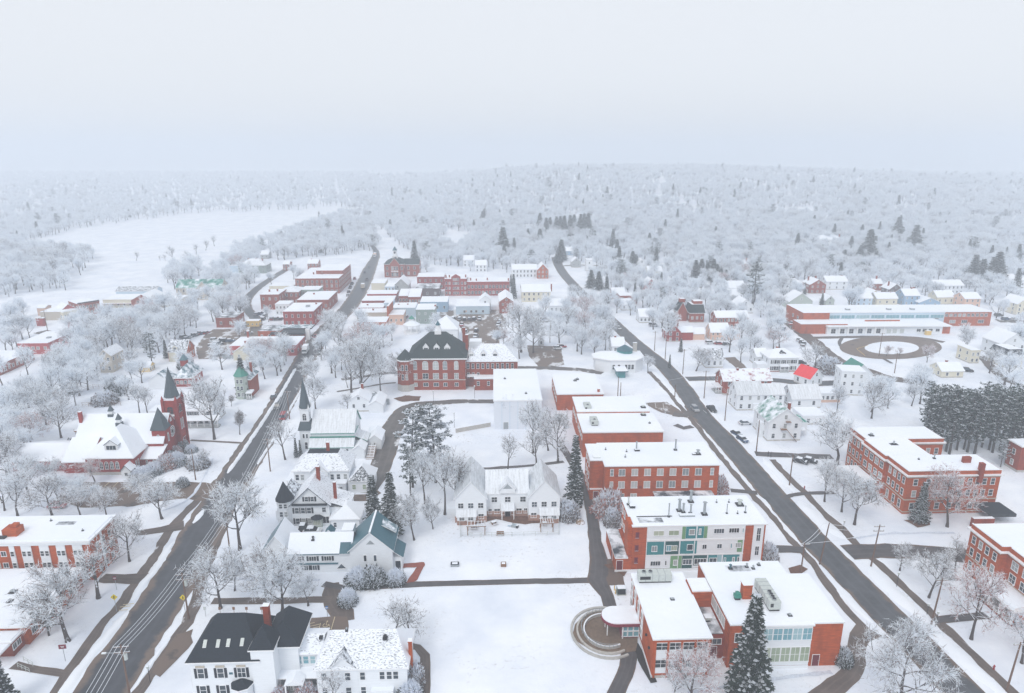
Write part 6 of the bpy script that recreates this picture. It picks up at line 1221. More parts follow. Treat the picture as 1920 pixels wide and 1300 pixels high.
# ------------------------------------------------------------------ houses on the slope behind it: name, label, corners (crop 13), depth, height, roof, rise, wall, roof material, rows, cols, chimneys
for nm, lab, p0, p1, d, h, rf, rs, wm, rm, rw, cl, ch in [
    ('brick_house', 'red brick gabled house with two chimneys, highest of the slope houses left of the school', (432, 558), (540, 556), 11, 6.2, 'gy', 3.2, M_brick2, M_snow, 2, 3, ((.2, .7, 4), (.7, .8, 4))),
    ('sage_house', 'grey-green house with a broad gambrel end behind the left corner of the school', (292, 664), (425, 650), 11, 4.6, 'gy', 5, M_sage, M_snow, 1, 2, ()),
    ('cream_house', 'cream house with two stepped snowy roofs directly behind the school roof', (895, 642), (1050, 645), 9, 4.6, 'gx', 2.8, M_cream, M_snow, 1, 3, ((.8, .5, 3),)),
    ('cream_house', 'narrow cream gabled house left of the stepped cream house behind the school', (845, 625), (915, 625), 9, 5.2, 'gy', 3.0, M_cream, M_snow, 2, 2, ()),
    ('blue_house', 'blue two-storey house with white snowy roof and two chimneys behind the school', (1085, 642), (1200, 645), 10, 6.4, 'gx', 3.2, M_blue, M_snow, 2, 3, ((.7, .5, 4), (.92, .6, 4))),
    ('blue_garage', 'low blue gabled garage beside the blue house behind the school', (1190, 652), (1335, 650), 8, 3.0, 'gy', 2.6, M_blue, M_snow, 1, 2, ()),
    ('cream_house', 'pale cream house with one chimney right of the blue garage', (1312, 632), (1445, 635), 9, 4.6, 'gx', 3.2, M_cream, M_snow, 1, 3, ((.5, .5, 3),)),
    ('peach_house', 'salmon-coloured gabled house behind the right end of the school', (1500, 655), (1630, 660), 10, 5.6, 'gx', 2.8, M_peach, M_snow, 2, 3, ()),
    ('porch_house', 'white house with blue trim and porch at the left behind the school roof', (752, 645), (868, 645), 9, 5.0, 'gx', 2.8, M_pblue, M_snow, 2, 3, ((.5, .6, 3.4),)),
    ('white_house', 'white gabled house beside the red brick slope house', (548, 530), (680, 524), 10, 5.6, 'gx', 3.0, M_white, M_snow, 2, 3, ((.85, .5, 3.2),)),
    ('hill_mansion', 'wide pale mansion with a cupola high on the foggy wooded hill', (485, 232), (668, 230), 14, 6.5, 'hip', 3.6, M_white, M_snow, 2, 6, ((.95, .5, 4.5),)),
    ('porch_house', 'long white house with dark porch openings below two tall dark pines', (1300, 562), (1512, 566), 10, 5.8, 'gx', 2.8, M_white, M_snow, 2, 7, ()),
    ('white_house', 'white two-storey house at the right border beside the snowy street', (1862, 706), (1960, 704), 12, 6.6, 'gy', 3.4, M_cream, M_snow, 3, 3, ()),
    ('white_house', 'snow-covered hip-roofed house at the right border under the foggy hill', (1795, 520), (1925, 520), 12, 5.5, 'hip', 3.4, M_white, M_snow, 1, 4, ()),
    ('white_house', 'broad white gabled house behind the yellow mansard house', (1745, 1000), (1925, 1000), 12, 6.6, 'gy', 4.6, M_white, M_snow, 2, 3, ()),
    ('cream_house', 'small cream house with a blue door left of the yellow mansard house', (1540, 1040), (1622, 1047), 9, 5.6, 'flat', .5, M_cream, M_snow, 2, 2, ()),
    ('dark_house', 'dark brown gabled house among bare trees above the stepped cream house', (980, 585), (1056, 580), 9, 5.6, 'gy', 3.2, M_darkwall, M_snow, 2, 2, ((.2, .5, 4),)),
    ('red_cottage', 'tiny red brick house with a tall chimney between frosted trees above the cream houses', (872, 538), (930, 536), 8, 5.0, 'gx', 2.5, M_brick2, M_snow, 1, 2, ((.6, .5, 4.5),)),
    ('white_house', 'snowy white bungalow behind the dark spruce left of the red brick slope house', (255, 528), (395, 528), 10, 4.0, 'hip', 2.6, M_white, M_snow, 1, 3, ()),
    ('grey_garage', 'small grey gabled garage left of the porch house behind the school', (545, 640), (600, 638), 8, 3.4, 'gy', 2.6, M_sage, M_snow, 1, 1, ()),
    ('hill_house', 'pale house half lost in fog among trees on the upper right hill', (1455, 245), (1525, 245), 10, 5.5, 'gy', 3.5, M_white, M_snow, 2, 2, ()),
    ('hill_house', 'small pale house with dark windows between two foggy firs on the hill', (940, 235), (985, 235), 9, 5, 'gx', 3, M_white, M_snow, 1, 2, ()),
    ('snow_shed', 'green shed roofed in snow beside the playing field right of the school', (1838, 865), (1915, 868), 6, 2.4, 'gy', 2.0, M_green, M_snow, 1, 1, ()),
    ('small_cottage', 'low white cottage with red trim below the turning circle at the dark pine row', (1345, 1140), (1510, 1145), 8, 3.0, 'gx', 2.4, M_cream, M_snow, 1, 2, ((.5, .6, 3),)),
]: house(nm, lab, c13(*p0), c13(*p1), d, h, rf, rs, wm, rm, rw, cl, 2, chim=ch, ww=.95, wh=1.3)
b = house('mansard_house', 'pale yellow house with a dark mansard roof and white dormers at the right border', c13(1785, 1072), c13(1915, 1077), 10, 5.4, 'mans', 2.6, M_cream, M_slate, 2, 3, 2)
for f in (.25, .7): b.dormer(b.w * f, .4, 6.0, 1.5, 1.2, .6, 2, M_trim, M_slate, .9, .9)
for nm, lab, p0, p1, d, h, rf, rs, wm, rm, rw, cl, ch in [
    ('brick_shop', 'small flat brick shop with white window frames beside the upper side street', (700, 748), (838, 742), 9, 5.4, 'flat', .5, M_brick2, M_snow, 2, 3, ((.95, .3, 2),)),
    ('white_shop', 'white flat-roofed house with dark windows beside the brick shop and a leaning dark spruce', (715, 790), (800, 790), 10, 3.6, 'gx', 2.4, M_white, M_snow, 1, 2, ()),
    ('shuttered_house', 'low white house with dark porch windows on the right of the side street', (862, 893), (990, 896), 9, 3.6, 'gx', 3.4, M_white, M_snow, 1, 4, ()),
    ('hill_cottage', 'white gabled cottage in the trees above the upper side street', (845, 452), (912, 448), 9, 4.4, 'gy', 3.2, M_white, M_snow, 1, 2, ()),
    ('brick_house', 'tan and brick house with a red chimney left of the dark spruce clump', (1172, 500), (1240, 500), 9, 6.5, 'gx', 3.0, M_tan, M_snow, 2, 2, ((.5, .5, 4),)),
    ('cream_cottage', 'cream gabled house with red roof trim right of the dark spruce clump', (1502, 472), (1562, 472), 10, 5.6, 'gy', 3.4, M_cream, M_snow, 2, 2, ()),
    ('dormered_house', 'white house with two dark dormers left of the tall shaggy pine', (1562, 660), (1712, 657), 10, 4.4, 'gx', 3.6, M_white, M_snow, 1, 4, ((.35, .5, 3.4),)),
    ('white_house', 'white gabled house at the foot of the tall shaggy pine', (1655, 815), (1790, 817), 11, 4.6, 'gy', 3.6, M_white, M_snow, 1, 3, ()),
    ('snow_bungalow', 'low snowy bungalow with a red chimney below the dark spruce clump', (1262, 610), (1362, 605), 9, 3.2, 'gx', 2.6, M_white, M_snow, 1, 3, ((.05, .5, 2.6),)),
    ('porch_house', 'pale house with a columned porch behind the dark red frame house', (930, 522), (1040, 518), 10, 4.6, 'gx', 3.0, M_cream, M_snow, 1, 4, ()),
    ('dark_red_house', 'dark red frame house among frosted trees with snow on its roof', (905, 645), (1000, 643), 10, 5.4, 'gy', 3.6, M_brick3, M_snow, 2, 2, ()),
    ('white_tower_house', 'narrow white tower-like house on the upper slope right of the side street', (428, 470), (478, 468), 7, 8.4, 'flat', .6, M_white, M_snow, 2, 1, ()),
    ('brick_house', 'small brick house with tall chimney at the forest edge above the dormered house', (1700, 462), (1800, 458), 9, 4.4, 'gx', 2.6, M_brick2, M_snow, 1, 3, ((.35, .4, 4.5),)),
    ('grey_house', 'grey gabled house by the parked cars at the top of the side street', (312, 442), (385, 442), 9, 4.6, 'gy', 3.2, M_grey, M_snow, 1, 2, ()),
    ('blue_grey_house', 'blue-grey house beside the dark spruce at the top of the side street', (262, 345), (318, 342), 9, 4.2, 'gx', 3.0, M_blue, M_snow, 1, 2, ()),
    ('white_house', 'snowy white house with red chimney in the trees behind the slate mansard house', (1590, 720), (1680, 722), 9, 4.0, 'gx', 3.2, M_white, M_snow, 1, 2, ((.3, .5, 3),)),
    ('grey_shop', 'low grey flat building in front of the slate mansard house', (1055, 775), (1180, 778), 8, 3.4, 'flat', .4, M_pblue, M_snow, 1, 3, ()),
    ('white_shed', 'small white shed alone beside the slushy car park left of the side street', (43, 1075), (85, 1073), 4, 2.6, 'gy', 1.4, M_white, M_snow, 1, 1, ()),
    ('grey_house', 'small grey-roofed house with dark gable in the frosted grove below the side street bend', (640, 700), (700, 655), 9, 4.0, 'gx', 2.6, M_brick2, M_snow, 1, 2, ()),
    ('white_house', 'white house deep in snow below the peach house', (1810, 1240), (1905, 1245), 8, 4.2, 'gx', 2.6, M_white, M_snow, 1, 2, ()),
]: house(nm, lab, c12(*p0), c12(*p1), d, h, rf, rs, wm, rm, rw, cl, 2, chim=ch, ww=.95, wh=1.3)
# ------------------------------------------------------------------ downtown, left of the main street (crop 10)
def shop(nm, lab, cr, p0, p1, d, h, wm, rw=2, cl=5, rf='flat', rs=.6, rm=None, ch=(), z=None, rot=2.5, sc_=3, cat='shop', **k):
    return house(nm, lab, cr(*p0), cr(*p1), d, h, rf, rs, wm, rm, rw, cl, sc_, h if z is None else z, rot, cat, ch, group=None, base=False, over=.12 if rf == 'flat' else .35, **k)
b = shop('brick_block', 'long three-storey brick block lining the left of the main street, stepped up at the back', c10, (640, 352), (985, 345), 44, 9.5, M_brick2, 3, 9, ch=((.3, .35, 2), (.5, .35, 2), (.95, .4, 2.4), (.95, .8, 2.6)), sc_=11, wz=[.8, 4.2, 7.0], ww=1.1, wh=1.7); b.box('rear_storey', b.w * .36, 16, 9.4, b.w - .02, 43.9, 12.6, M_brick2, M_snow)
shop('brick_shop', 'plain brick building with small windows at the left end of the downtown block', c10, (365, 478), (512, 476), 16, 8.5, M_brick2, 2, 3, ch=((.3, .5, 2), (.7, .6, 2)))
shop('brick_shop', 'brick shop with a dark slate roof between the plain brick building and the grey shop', c10, (517, 452), (668, 448), 14, 7.5, M_brick2, 2, 4, 'hip', 2.4, M_lslate)
shop('grey_shop', 'dark grey flat-roofed shop in the middle of the downtown block', c10, (682, 440), (828, 436), 12, 7.2, M_greygreen, 2, 3)
shop('brick_shop', 'long low brick shop with snow roof running toward the main street', c10, (655, 520), (905, 512), 26, 6.0, M_brick2, 1, 6, ch=((.35, .6, 1.5),)); shop('low_white_roof', 'low white-roofed shop between the long brick block and the downtown lot', c10, (438, 410), (632, 404), 12, 4.5, M_cream, 1, 4)
b = shop('corner_brick_store', 'two-storey red brick store with a sloping snowy roof at the main street corner', c10, (545, 612), (788, 604), 22, 7.6, M_brick3, 2, 5, ch=((.85, .8, 1.5),), ww=.9, wh=1.6); b.box('roof_unit', b.w * .6, 10, 8.2, b.w * .6 + 2, 12, 9.2, M_graymetal)
shop('white_annex', 'small white two-storey annex behind the corner brick store', c10, (483, 552), (600, 548), 9, 6.0, M_white, 2, 4, ww=.8, wh=1.1)
b = shop('service_station', 'low brick service station with dark flat roofs and a white pillar by the crossroads', c10, (348, 765), (520, 770), 12, 4.2, M_brick, 1, 3, rm=M_ptar); b.box('canopy', b.w * .6, -3, 3.6, b.w + 12, 4, 4.4, M_dark, M_tar); b.box('canopy', b.w * .7, 4.5, 4.3, b.w + 14, 12, 5.0, M_dark, M_pteal); b.box('pillar', b.w + 12, 0, 0, b.w + 14, 2, 5.4, M_trim, M_snow); b.box('wall', b.w + .01, 4.6, 0, b.w + 11, 11.5, 4.2, M_brick)
b = shop('red_market', 'long low red-walled market with a white roof and brick chimneys beside the car park', c10, (125, 882), (640, 885), 16, 4.4, M_redpaint, 1, 8, ch=((.13, .9, 3.6), (.24, .05, 2.6)), ww=1.2, wh=1.2); b.box('roof_unit', 8, 5, 4.9, 11, 8, 6.4, M_lightmetal, M_snow); b.box('gate_fence', -2, -4, 0, 12, -3.9, 1.8, M_graymetal)
shop('yellow_house', 'pale yellow gabled house in front of the red market', c10, (160, 985), (330, 992), 10, 3.6, M_cream, 1, 2, 'gy', 3.4, z=0, cat='house')
shop('brick_garage', 'low brick garage with a patchy dark roof at the far left of the downtown lot', c10, (18, 660), (165, 662), 14, 4.8, M_brick2, 1, 2, rm=M_ptar); shop('yellow_trailer', 'small yellow snow-topped office trailer beside the downtown lot', c10, (258, 722), (355, 724), 4, 2.6, M_yellow, 1, 3, z=0, cat='trailer', ww=.6, wh=.7); shop('black_container', 'black metal container beside the yellow trailer', c10, (183, 740), (238, 742), 4, 2.4, M_dark, 1, 0, z=0, cat='container', sc_=0)
b = shop('victorian_house', 'grey-green Victorian house with many dark chimneys and snowy gables at the back street', c10, (200, 305), (400, 312), 14, 6.0, M_greygreen, 2, 5, 'hip', 4.2, M_lslate, ch=((.3, .5, 4.4), (.55, .6, 4.4), (.8, .5, 4.4)), z=0, cat='house'); b.dormer(b.w * .38, .4, 6.2, 3.4, 1.2, 2, 4, M_white, M_lslate, 1, 1); b.box('rear_wing', -8, 4, 0, -.01, 14, 5.4, M_pblue, M_snow)
shop('snow_bungalow', 'low snow-covered bungalow in front of the grey-green Victorian house', c10, (140, 385), (280, 370), 10, 3.2, M_tan, 1, 3, 'hip', 2.4, z=0, cat='house'); shop('small_brick_house', 'tiny red brick house far up the back street', c10, (548, 282), (600, 280), 9, 5, M_brick2, 2, 2, 'gx', 2, z=0, cat='house'); shop('small_brick_house', 'hazy brick house with snow roof behind the long brick block', c10, (740, 282), (822, 280), 10, 5.6, M_brick2, 2, 3, 'gx', 2.6, z=0, cat='house', ch=((.3, .5, 3),))
shop('hazy_house', 'dim house with snowy roof high among the trees above the Victorian house', c10, (372, 192), (440, 188), 9, 4, M_grey, 1, 2, 'gx', 2.8, z=0, cat='house')
# ------------------------------------------------------------------ downtown, right of the main street (crop 11)
b = shop('clock_tower_hall', 'red brick town hall with a slate roof and white clock cupola', c11, (352, 348), (515, 342), 20, 9.6, M_brick2, 2, 0, 'hip', 4.2, M_slate2, z=0, cat='town hall', ww=1.2, wh=2.2)
w_ = b.w; b.gable(w_ * .3, -1.2, w_ * .78, 6, 10.2, 4.2, 'y', M_brick2, M_slate2, .3, name='gable_roof'); b.gable(w_ + .003, 3, w_ + 11, 16, 9.0, 3.4, 'x', M_brick2, M_slate2, .3, name='wing_roof')
b.wins('f', -1.2, [w_ * .42, w_ * .54, w_ * .66], [5.6, 1.0], w=1.2, h=2.6); b.wins('f', 0, [w_ * .15, w_ * .9], [5.6, 1.4], w=1.3, h=2.4); b.wins('f', 3, [w_ + 3, w_ + 7.5], [5.4, 1.4], w=1.4, h=2.2); b.wins('r', w_ + 11, [6, 9, 12], [5, 1.4], w=1.2, h=2); b.box('balcony', w_ * .36, -2.4, 4.6, w_ * .72, -1.201, 5.0, M_trim, M_snow)
mb = MB(); mb.box(w_ * .5 - 2, 7, 12, w_ * .5 + 2, 11, 15.2, M_trim, M_snow); cu = b.part('cupola', mb); mb = MB(); mb.cone(w_ * .5, 9, 15.2, 19, 1.6, 1.6, M_trim, 8, R(22.5)); mb.cone(w_ * .5, 9, 19, 22, 1.9, .05, M_teal, 8, R(22.5)); mb.build('lantern', cu); mb = MB(); mb.tube([(w_ * .5, 7.46, 17.4), (w_ * .5, 7.4, 17.4)], .8, M_dark, 12); mb.build('clock_face', cu)
shop('brick_row', 'plain brick wing at the left of the long red brick row behind the warehouse', c11, (615, 352), (835, 350), 16, 8.0, M_brick3, 2, 5, ww=1, wh=1.5)
b = shop('gabled_brick_block', 'three-storey brick block with a raised central gable in the long red row', c11, (840, 368), (1018, 368), 16, 10.5, M_brick3, 3, 7, ch=((.05, .2, 2.4), (.2, .3, 2.2), (.95, .3, 2.4)), wz=[1, 4.2, 7.4], ww=1.0, wh=1.6); mb = MB(); mb.face([(b.w * .3, -.15, 0), (b.w * .72, -.15, 0), (b.w * .72, -.15, 12.4), (b.w * .51, -.15, 14.2), (b.w * .3, -.15, 12.4)], M_brick3); mb.box(b.w * .3, -.149, 0, b.w * .72, -.001, 12.3, M_brick3); b.part('central_bay', mb); b.wins('f', -.15, [b.w * .41, b.w * .51, b.w * .61], [1, 4.2, 7.4, 10], w=.9, h=1.5)
b = shop('brick_row', 'long red brick wing with snowy parapet at the right of the gabled brick block', c11, (1022, 392), (1365, 388), 16, 8.6, M_brick3, 2, 12, ch=((.08, .3, 2.2), (.22, .2, 2), (.48, .3, 2.2), (.98, .1, 2.4)), wz=[1.2, 5.0], ww=1.3, wh=1.9)
for nm, lab, p0, p1, d, h, wm, rw, cl, rf, rs, z, k in [
    ('grey_gabled_shop', 'grey gabled building with a single attic window near the main street', (432, 478), (548, 474), 16, 5.4, M_grey, 2, 2, 'gy', 4.2, 0, {}),
    ('cream_shop', 'cream flat-roofed shop beside the main street below the town hall', (243, 402), (350, 404), 16, 6.0, M_cream, 1, 0, 'flat', .5, None, {}),
    ('blue_grey_shop', 'low blue-grey shop between the cream shop and the grey gabled building', (352, 430), (430, 432), 14, 4.8, M_pblue, 2, 3, 'flat', .5, None, {}),
    ('low_brick_shop', 'dark flat-roofed brick building with pipes on its roof in front of the long red row', (602, 446), (790, 462), 18, 5.4, M_darkwall, 1, 3, 'flat', .5, None, dict(rm=M_ptar)),
    ('twin_gable_shop', 'left half of two small brick shops with sloping snowy roofs', (468, 500), (540, 500), 13, 5.0, M_brick2, 1, 3, 'shed', 1.8, None, {}),
    ('twin_gable_shop', 'right half of two small brick shops with sloping snowy roofs', (545, 508), (640, 508), 15, 5.2, M_brick2, 1, 4, 'shed', 2.2, None, {}),
    ('red_storefront', 'long low red building with a broad snow roof along the main street', (165, 545), (425, 540), 14, 4.4, M_brick3, 1, 5, 'flat', .5, None, {}),
    ('red_storefront', 'small bright red shop end with a flat snowy top behind the long low red building', (210, 490), (445, 492), 12, 5.2, M_redpaint, 1, 4, 'flat', .5, None, {}),
    ('red_storefront', 'low brick shop with skylights on its snow roof, next to pale blue shop', (140, 602), (340, 600), 12, 4.6, M_brick3, 1, 4, 'flat', .5, None, dict(ch=((.3, .5, 1.2),))),
    ('pale_blue_shop', 'narrow pale blue shop rising between the low brick shop and the long blue building', (346, 562), (412, 562), 14, 6.0, M_pblue, 1, 1, 'flat', .5, None, {}),
    ('pale_blue_shop', 'long pale blue building with vents on its snow roof', (415, 604), (600, 606), 14, 5.0, M_pblue, 1, 1, 'flat', .5, None, dict(ch=((.2, .6, 1), (.6, .6, 1)))),
    ('grey_green_building', 'grey-green two-storey building at the corner of the slushy car park', (605, 618), (762, 612), 15, 7.4, M_greygreen, 2, 3, 'flat', .5, None, dict(ch=((.97, .5, 1.4),), ww=.8, wh=1.2)),
    ('blue_building', 'slate blue building with a wide snow roof behind the grey-green corner building', (640, 556), (862, 560), 16, 5.6, M_blue, 1, 4, 'flat', .5, None, {}),
    ('tan_shop', 'tan clapboard shop with a white snowy roof along the main street', (125, 642), (370, 640), 10, 6.0, M_tan, 1, 5, 'flat', .5, None, dict(ch=((.5, .5, 1.4),))),
    ('tan_shop', 'peach-tan shop with square windows right of the brick fire wall', (384, 660), (505, 658), 12, 5.2, M_peach, 1, 3, 'flat', .5, None, dict(ww=.9, wh=1.3)),
    ('orange_brick_shop', 'orange brick two-storey corner shop with skylights and a tall fire wall', (125, 722), (362, 722), 12, 6.4, M_brick, 2, 5, 'flat', .5, None, dict(ww=.8, wh=1.2)),
    ('white_hall', 'white hall with a pyramid-shaped snowy roof behind the dark-roofed college', (755, 775), (945, 780), 14, 6.5, M_white, 1, 2, 'hip', 5.4, None, {}),
    ('cream_shop', 'cream shop with a dark front gable and a red chimney by the upper side street', (1468, 548), (1700, 548), 14, 6.4, M_cream, 2, 6, 'gx', 3.4, 0, dict(ch=((1.05, .3, 4), (.15, .7, 3)))),
    ('white_apartment_house', 'long white apartment house ending in a red brick gable', (1388, 352), (1588, 354), 12, 6.2, M_white, 2, 7, 'gx', 3.0, 0, {}),
    ('brick_gable_house', 'red brick gable end with white trim joined to the long white apartment house', (1592, 358), (1680, 354), 13, 6.4, M_brick, 2, 3, 'gy', 4.2, 0, {}),
    ('white_house', 'white house with snowy roof behind the long red brick row', (1090, 305), (1180, 300), 10, 5.4, M_white, 2, 3, 'gx', 3.2, 0, {}),
    ('white_house', 'pale house in trees left of the white house behind the long red brick row', (992, 262), (1078, 258), 10, 5.4, M_white, 2, 3, 'gx', 3.2, 0, {}),
    ('brick_shed', 'red brick building with a sloping snow roof and ivy spruce at the car park corner', (1285, 545), (1400, 552), 22, 7.0, M_brick2, 2, 2, 'gy', 2.6, None, dict(ww=.9, wh=1.3)),
    ('white_house', 'small white house with dark windows behind the frosted trees right of the car park', (1690, 640), (1800, 640), 10, 4.5, M_white, 1, 3, 'gx', 3, 0, {}),
]: shop(nm, lab, c11, p0, p1, d, h, wm, rw, cl, rf, rs, z=z, cat='shop' if 'house' not in nm else 'house', **k)
b = shop('white_warehouse', 'wide white warehouse with posters on its wall and a raised gable at the car park', c11, (932, 590), (1205, 592), 20, 4.4, M_pblue, 1, 0, 'flat', .5); b.gable(b.w * .7, 8, b.w * 1.05, 18, 6.6, 2.6, 'y', M_white, M_snow, .3, name='gable_roof'); b.wins('f', 0, [b.w * f for f in (.25, .45, .6, .8)], [1.2], w=1.2, h=1.2, gm=M_glassd); b.win('f', 8, b.w * .87, 4.9, 1, 1.2); b.box('poster', b.w * .28, -.05, 1.4, b.w * .32, 0, 2.4, M_peach); b.box('side_porch', -1.5, 1, 0, -.003, 8, 2.8, M_white, M_snow)
p = at(*c11(376, 735)); tag(MB().build('x') if False else (lambda m_: m_.build('fire_wall', None, p))((lambda m_: (m_.box(0, 0, 0, 1.0, 14, 10.4, M_brick, M_snow), m_)[1])(MB())), 'tall orange brick fire wall standing between the two tan shops', 'wall')
g = B('gazebo', 'white columned park gazebo with a green cap near the college', 'gazebo', c11(505, 815), c11(575, 815), 0, 2); mb = MB(); mb.cone(4, 4, 4.2, 4.6, 4.6, 4.6, M_trim, 8); mb.cone(4, 4, 4.6, 6.4, 4.5, 1.4, M_snow, 8); mb.cone(4, 4, 6.4, 7.6, 1.2, 1.2, M_trim, 8); mb.cone(4, 4, 7.6, 9.2, 1.7, .1, M_green, 8); g.part('roof', mb); mb = MB(); mb.cone(4, 4, 0, .8, 4.4, 4.4, M_trim, 8); g.part('floor', mb)
for i in range(8): mb = MB(); mb.tube([(4 + 4 * math.cos(i * .785), 4 + 4 * math.sin(i * .785), .8), (4 + 4 * math.cos(i * .785), 4 + 4 * math.sin(i * .785), 4.2)], .22, M_trim, 6); g.part('column', mb)
# ------------------------------------------------------------------ the left bank and valley (crop 9)
b = shop('green_roofed_block', 'long tan block with a green metal roof and a central gable at the valley edge', c9, (1330, 730), (1650, 736), 13, 7.6, M_tan, 2, 9, 'gx', 4.2, M_pgreen, z=0, cat='apartment building'); b.gable(b.w * .5, -1.5, b.w * .72, 6, 8.2, 3.6, 'y', M_tan, M_pgreen, .3, name='gable_roof'); b.wins('f', -1.5, [b.w * .56, b.w * .66], [1, 4.4, 7.2], w=1, h=1.4)
b = shop('shopping_row', 'low shopping row with a brick gable in its middle beside the snowy field', c9, (780, 792), (990, 796), 16, 4.6, M_cream, 1, 5, z=0); w_ = b.w; b.gable(w_ + .003, -2, w_ + 13, 16, 5.0, 3.4, 'y', M_brick2, M_snow, .2, name='gable_roof'); b.wins('f', -2, [w_ + 4, w_ + 9], [1, 3.6], w=1.4, h=1.2); mb = MB(); mb.box(w_ + 13.01, 1, 0, w_ + 27, 15, 4.2, M_tan, None, True); b.part('wing_wall', mb); b.flat(w_ + 13.2, 1, w_ + 27, 15, 4.2, .1, M_trim, .4); b.box('awning', 0, -2, 2.8, w_ - .2, -.01, 3.1, M_brick2, M_snow)
shop('roof_row', 'dark patchy roof of a low building behind the shopping row', c9, (875, 712), (1165, 712), 10, 4.0, M_pblue, 1, 0, 'gx', 2, M_pslate, z=0, sc_=0)
b = shop('brick_store', 'brick store with dark parapet and red gabled end beside the valley car park', c9, (600, 856), (758, 830), 14, 6.6, M_brick2, 2, 6, z=0, rot='m'); b.gable(-8, 3, -.01, 12, 4.4, 3, 'y', M_redpaint, M_snow, .2, name='gable_roof'); b.box('parapet', -.1, -.1, 7.2, b.w + .1, .2, 7.9, M_dark)
shop('tan_store', 'low tan windowless store with a snow roof left of the brick store', c9, (310, 884), (478, 888), 16, 4.2, M_tan, 1, 0, z=0); shop('cream_annex', 'small cream annex with dark doors joining the tan store to the brick store', c9, (482, 885), (600, 858), 10, 4.0, M_cream, 1, 5, z=0, rot='m'); shop('tan_shed', 'small tan shed behind the low tan store', c9, (286, 848), (350, 846), 6, 4.4, M_peach, 1, 0, 'gx', 1.0, z=0, cat='shed'); shop('tan_house', 'low tan house with snowy roof and chimney at the left border', c9, (-30, 852), (90, 850), 10, 3.4, M_tan, 1, 4, 'gx', 2.4, z=0, cat='house', ch=((.8, .5, 3),))
b = shop('red_clubhouse', 'long red building with white windows at the left border below the valley', c9, (145, 1138), (355, 1143), 22, 4.6, M_redpaint, 1, 0, z=0); b.wins('f', 0, [b.w * f for f in (.1, .34, .5, .66, .9)], [2.2], w=1.2, h=1.3); b.wins('r', b.w, [2, 4, 8, 12, 16], [2], w=1.4, h=1.2); b.box('roof_unit', b.w * .6, 8, 5, b.w * .6 + 1.6, 10, 5.8, M_graymetal)
shop('long_motel', 'long low white-roofed building with brick side facing the street at the left border', c9, (0, 1300), (262, 1182), 15, 4.0, M_brick2, 1, 9, z=0, rot='m', cat='building', ch=((.2, .7, 1.6), (.5, .5, 1.2)))
b = shop('brown_brick_house', 'brown brick house with a patchy black roof beside the car park', c9, (1268, 1192), (1420, 1180), 9, 4.6, M_brick, 1, 2, 'gx', 4.2, M_pslate, z=0, cat='house'); b.box('garage_front', .4, -.5, 0, 5, -.002, 4.2, M_cream, M_snow); b.dormer(3, .6, 5.4, 2, 1, .7, 3, M_cream, M_pslate, 1, .8)
shop('tan_tall_house', 'tall narrow tan house with a grey gable among the trees of the left bank', c9, (758, 1277), (858, 1272), 10, 7.6, M_tan, 2, 2, 'gy', 2.4, M_lslate, z=0, cat='house'); shop('yellow_shed', 'small yellow shed with a snowy roof on the slope left of the red church spire', c9, (1046, 1272), (1120, 1274), 5, 2.2, M_yellow, 1, 0, 'gx', 1.6, z=0, cat='shed')
pts = [(75, 611), (82, 611), (134, 617), (164, 614), (195, 617), (201, 616)]
for i, (x, y) in enumerate(pts):
    p = at(x, y); mb = MB(); mb.box(-1, -1, 0, 1, 1, 4.2, M_brick3, M_snow); mb.box(-1.2, -1.2, 4.2, 1.2, 1.2, 4.5, M_conc, M_snow); tag(mb.build('brick_pillar', None, p), ['leftmost square red brick gate pillar near the tan store', 'second red brick gate pillar from the left near the tan store', 'red brick pillar at the right end of the dark hedge by the valley car park', 'short brick pillar alone at the front edge of the valley car park', 'left one of two brick pillars near the middle of the car park entrance', 'right one of two brick pillars near the middle of the car park entrance'][i], 'pillar', 'brick gate pillars in the valley')
# houses behind the red church (crop 8)
b = house('porch_house', 'white house with a long snowy roof and wraparound porch behind the red church tower', c8(1240, 556), c8(1600, 556), 11, 5.6, 'gx', 3.8, cols=0, scols=3, near=True); b.wins('f', 0, [b.w * f for f in (.55, .65, .9)], [3.6], w=1, h=1.3, shut=M_shut); b.wins('f', 0, [b.w * f for f in (.5, .62, .74, .86)], [.9], w=1.1, h=1.5); b.porch(b.w * .3, -2.6, b.w + 2.4, -.003, 2.7, 7, M_snow, .9); b.box('left_wing', -6, 2, 0, -.003, 8, 4.8, M_white, M_snow); b.wins('f', 2, [-4.6, -1.6], [2.4], w=2, h=1.4, style='x3')
b = B('teal_carriage_house', 'Victorian carriage house with snow-streaked teal hip roof and a red cupola behind the red church', 'house', c8(1322, 262), c8(1440, 262), 0, 2); w_ = b.w; mb = MB(); mb.box(0, 0, 0, w_, 11, 3.6, M_brick3, None, True); b.part('wall', mb); b.hip(0, 0, w_, 11, 3.6, 4.4, M_pteal, .6, rm2=M_pteal); mb = MB(); mb.box(w_ * .3 - 1.1, 4.4, 7.2, w_ * .3 + 1.1, 6.6, 9.6, M_brick3); mb.cone(w_ * .3, 5.5, 9.6, 12, 1.9, .05, M_teal, 4, R(45)); b.part('cupola', mb); b.wins('f', 0, spread(4, 0, w_), [1.2], w=1, h=1.3); b.gable(-9, -3, -1.5, 4, 3.8, 2.6, 'y', M_white, M_pteal, .3, name='side_roof')
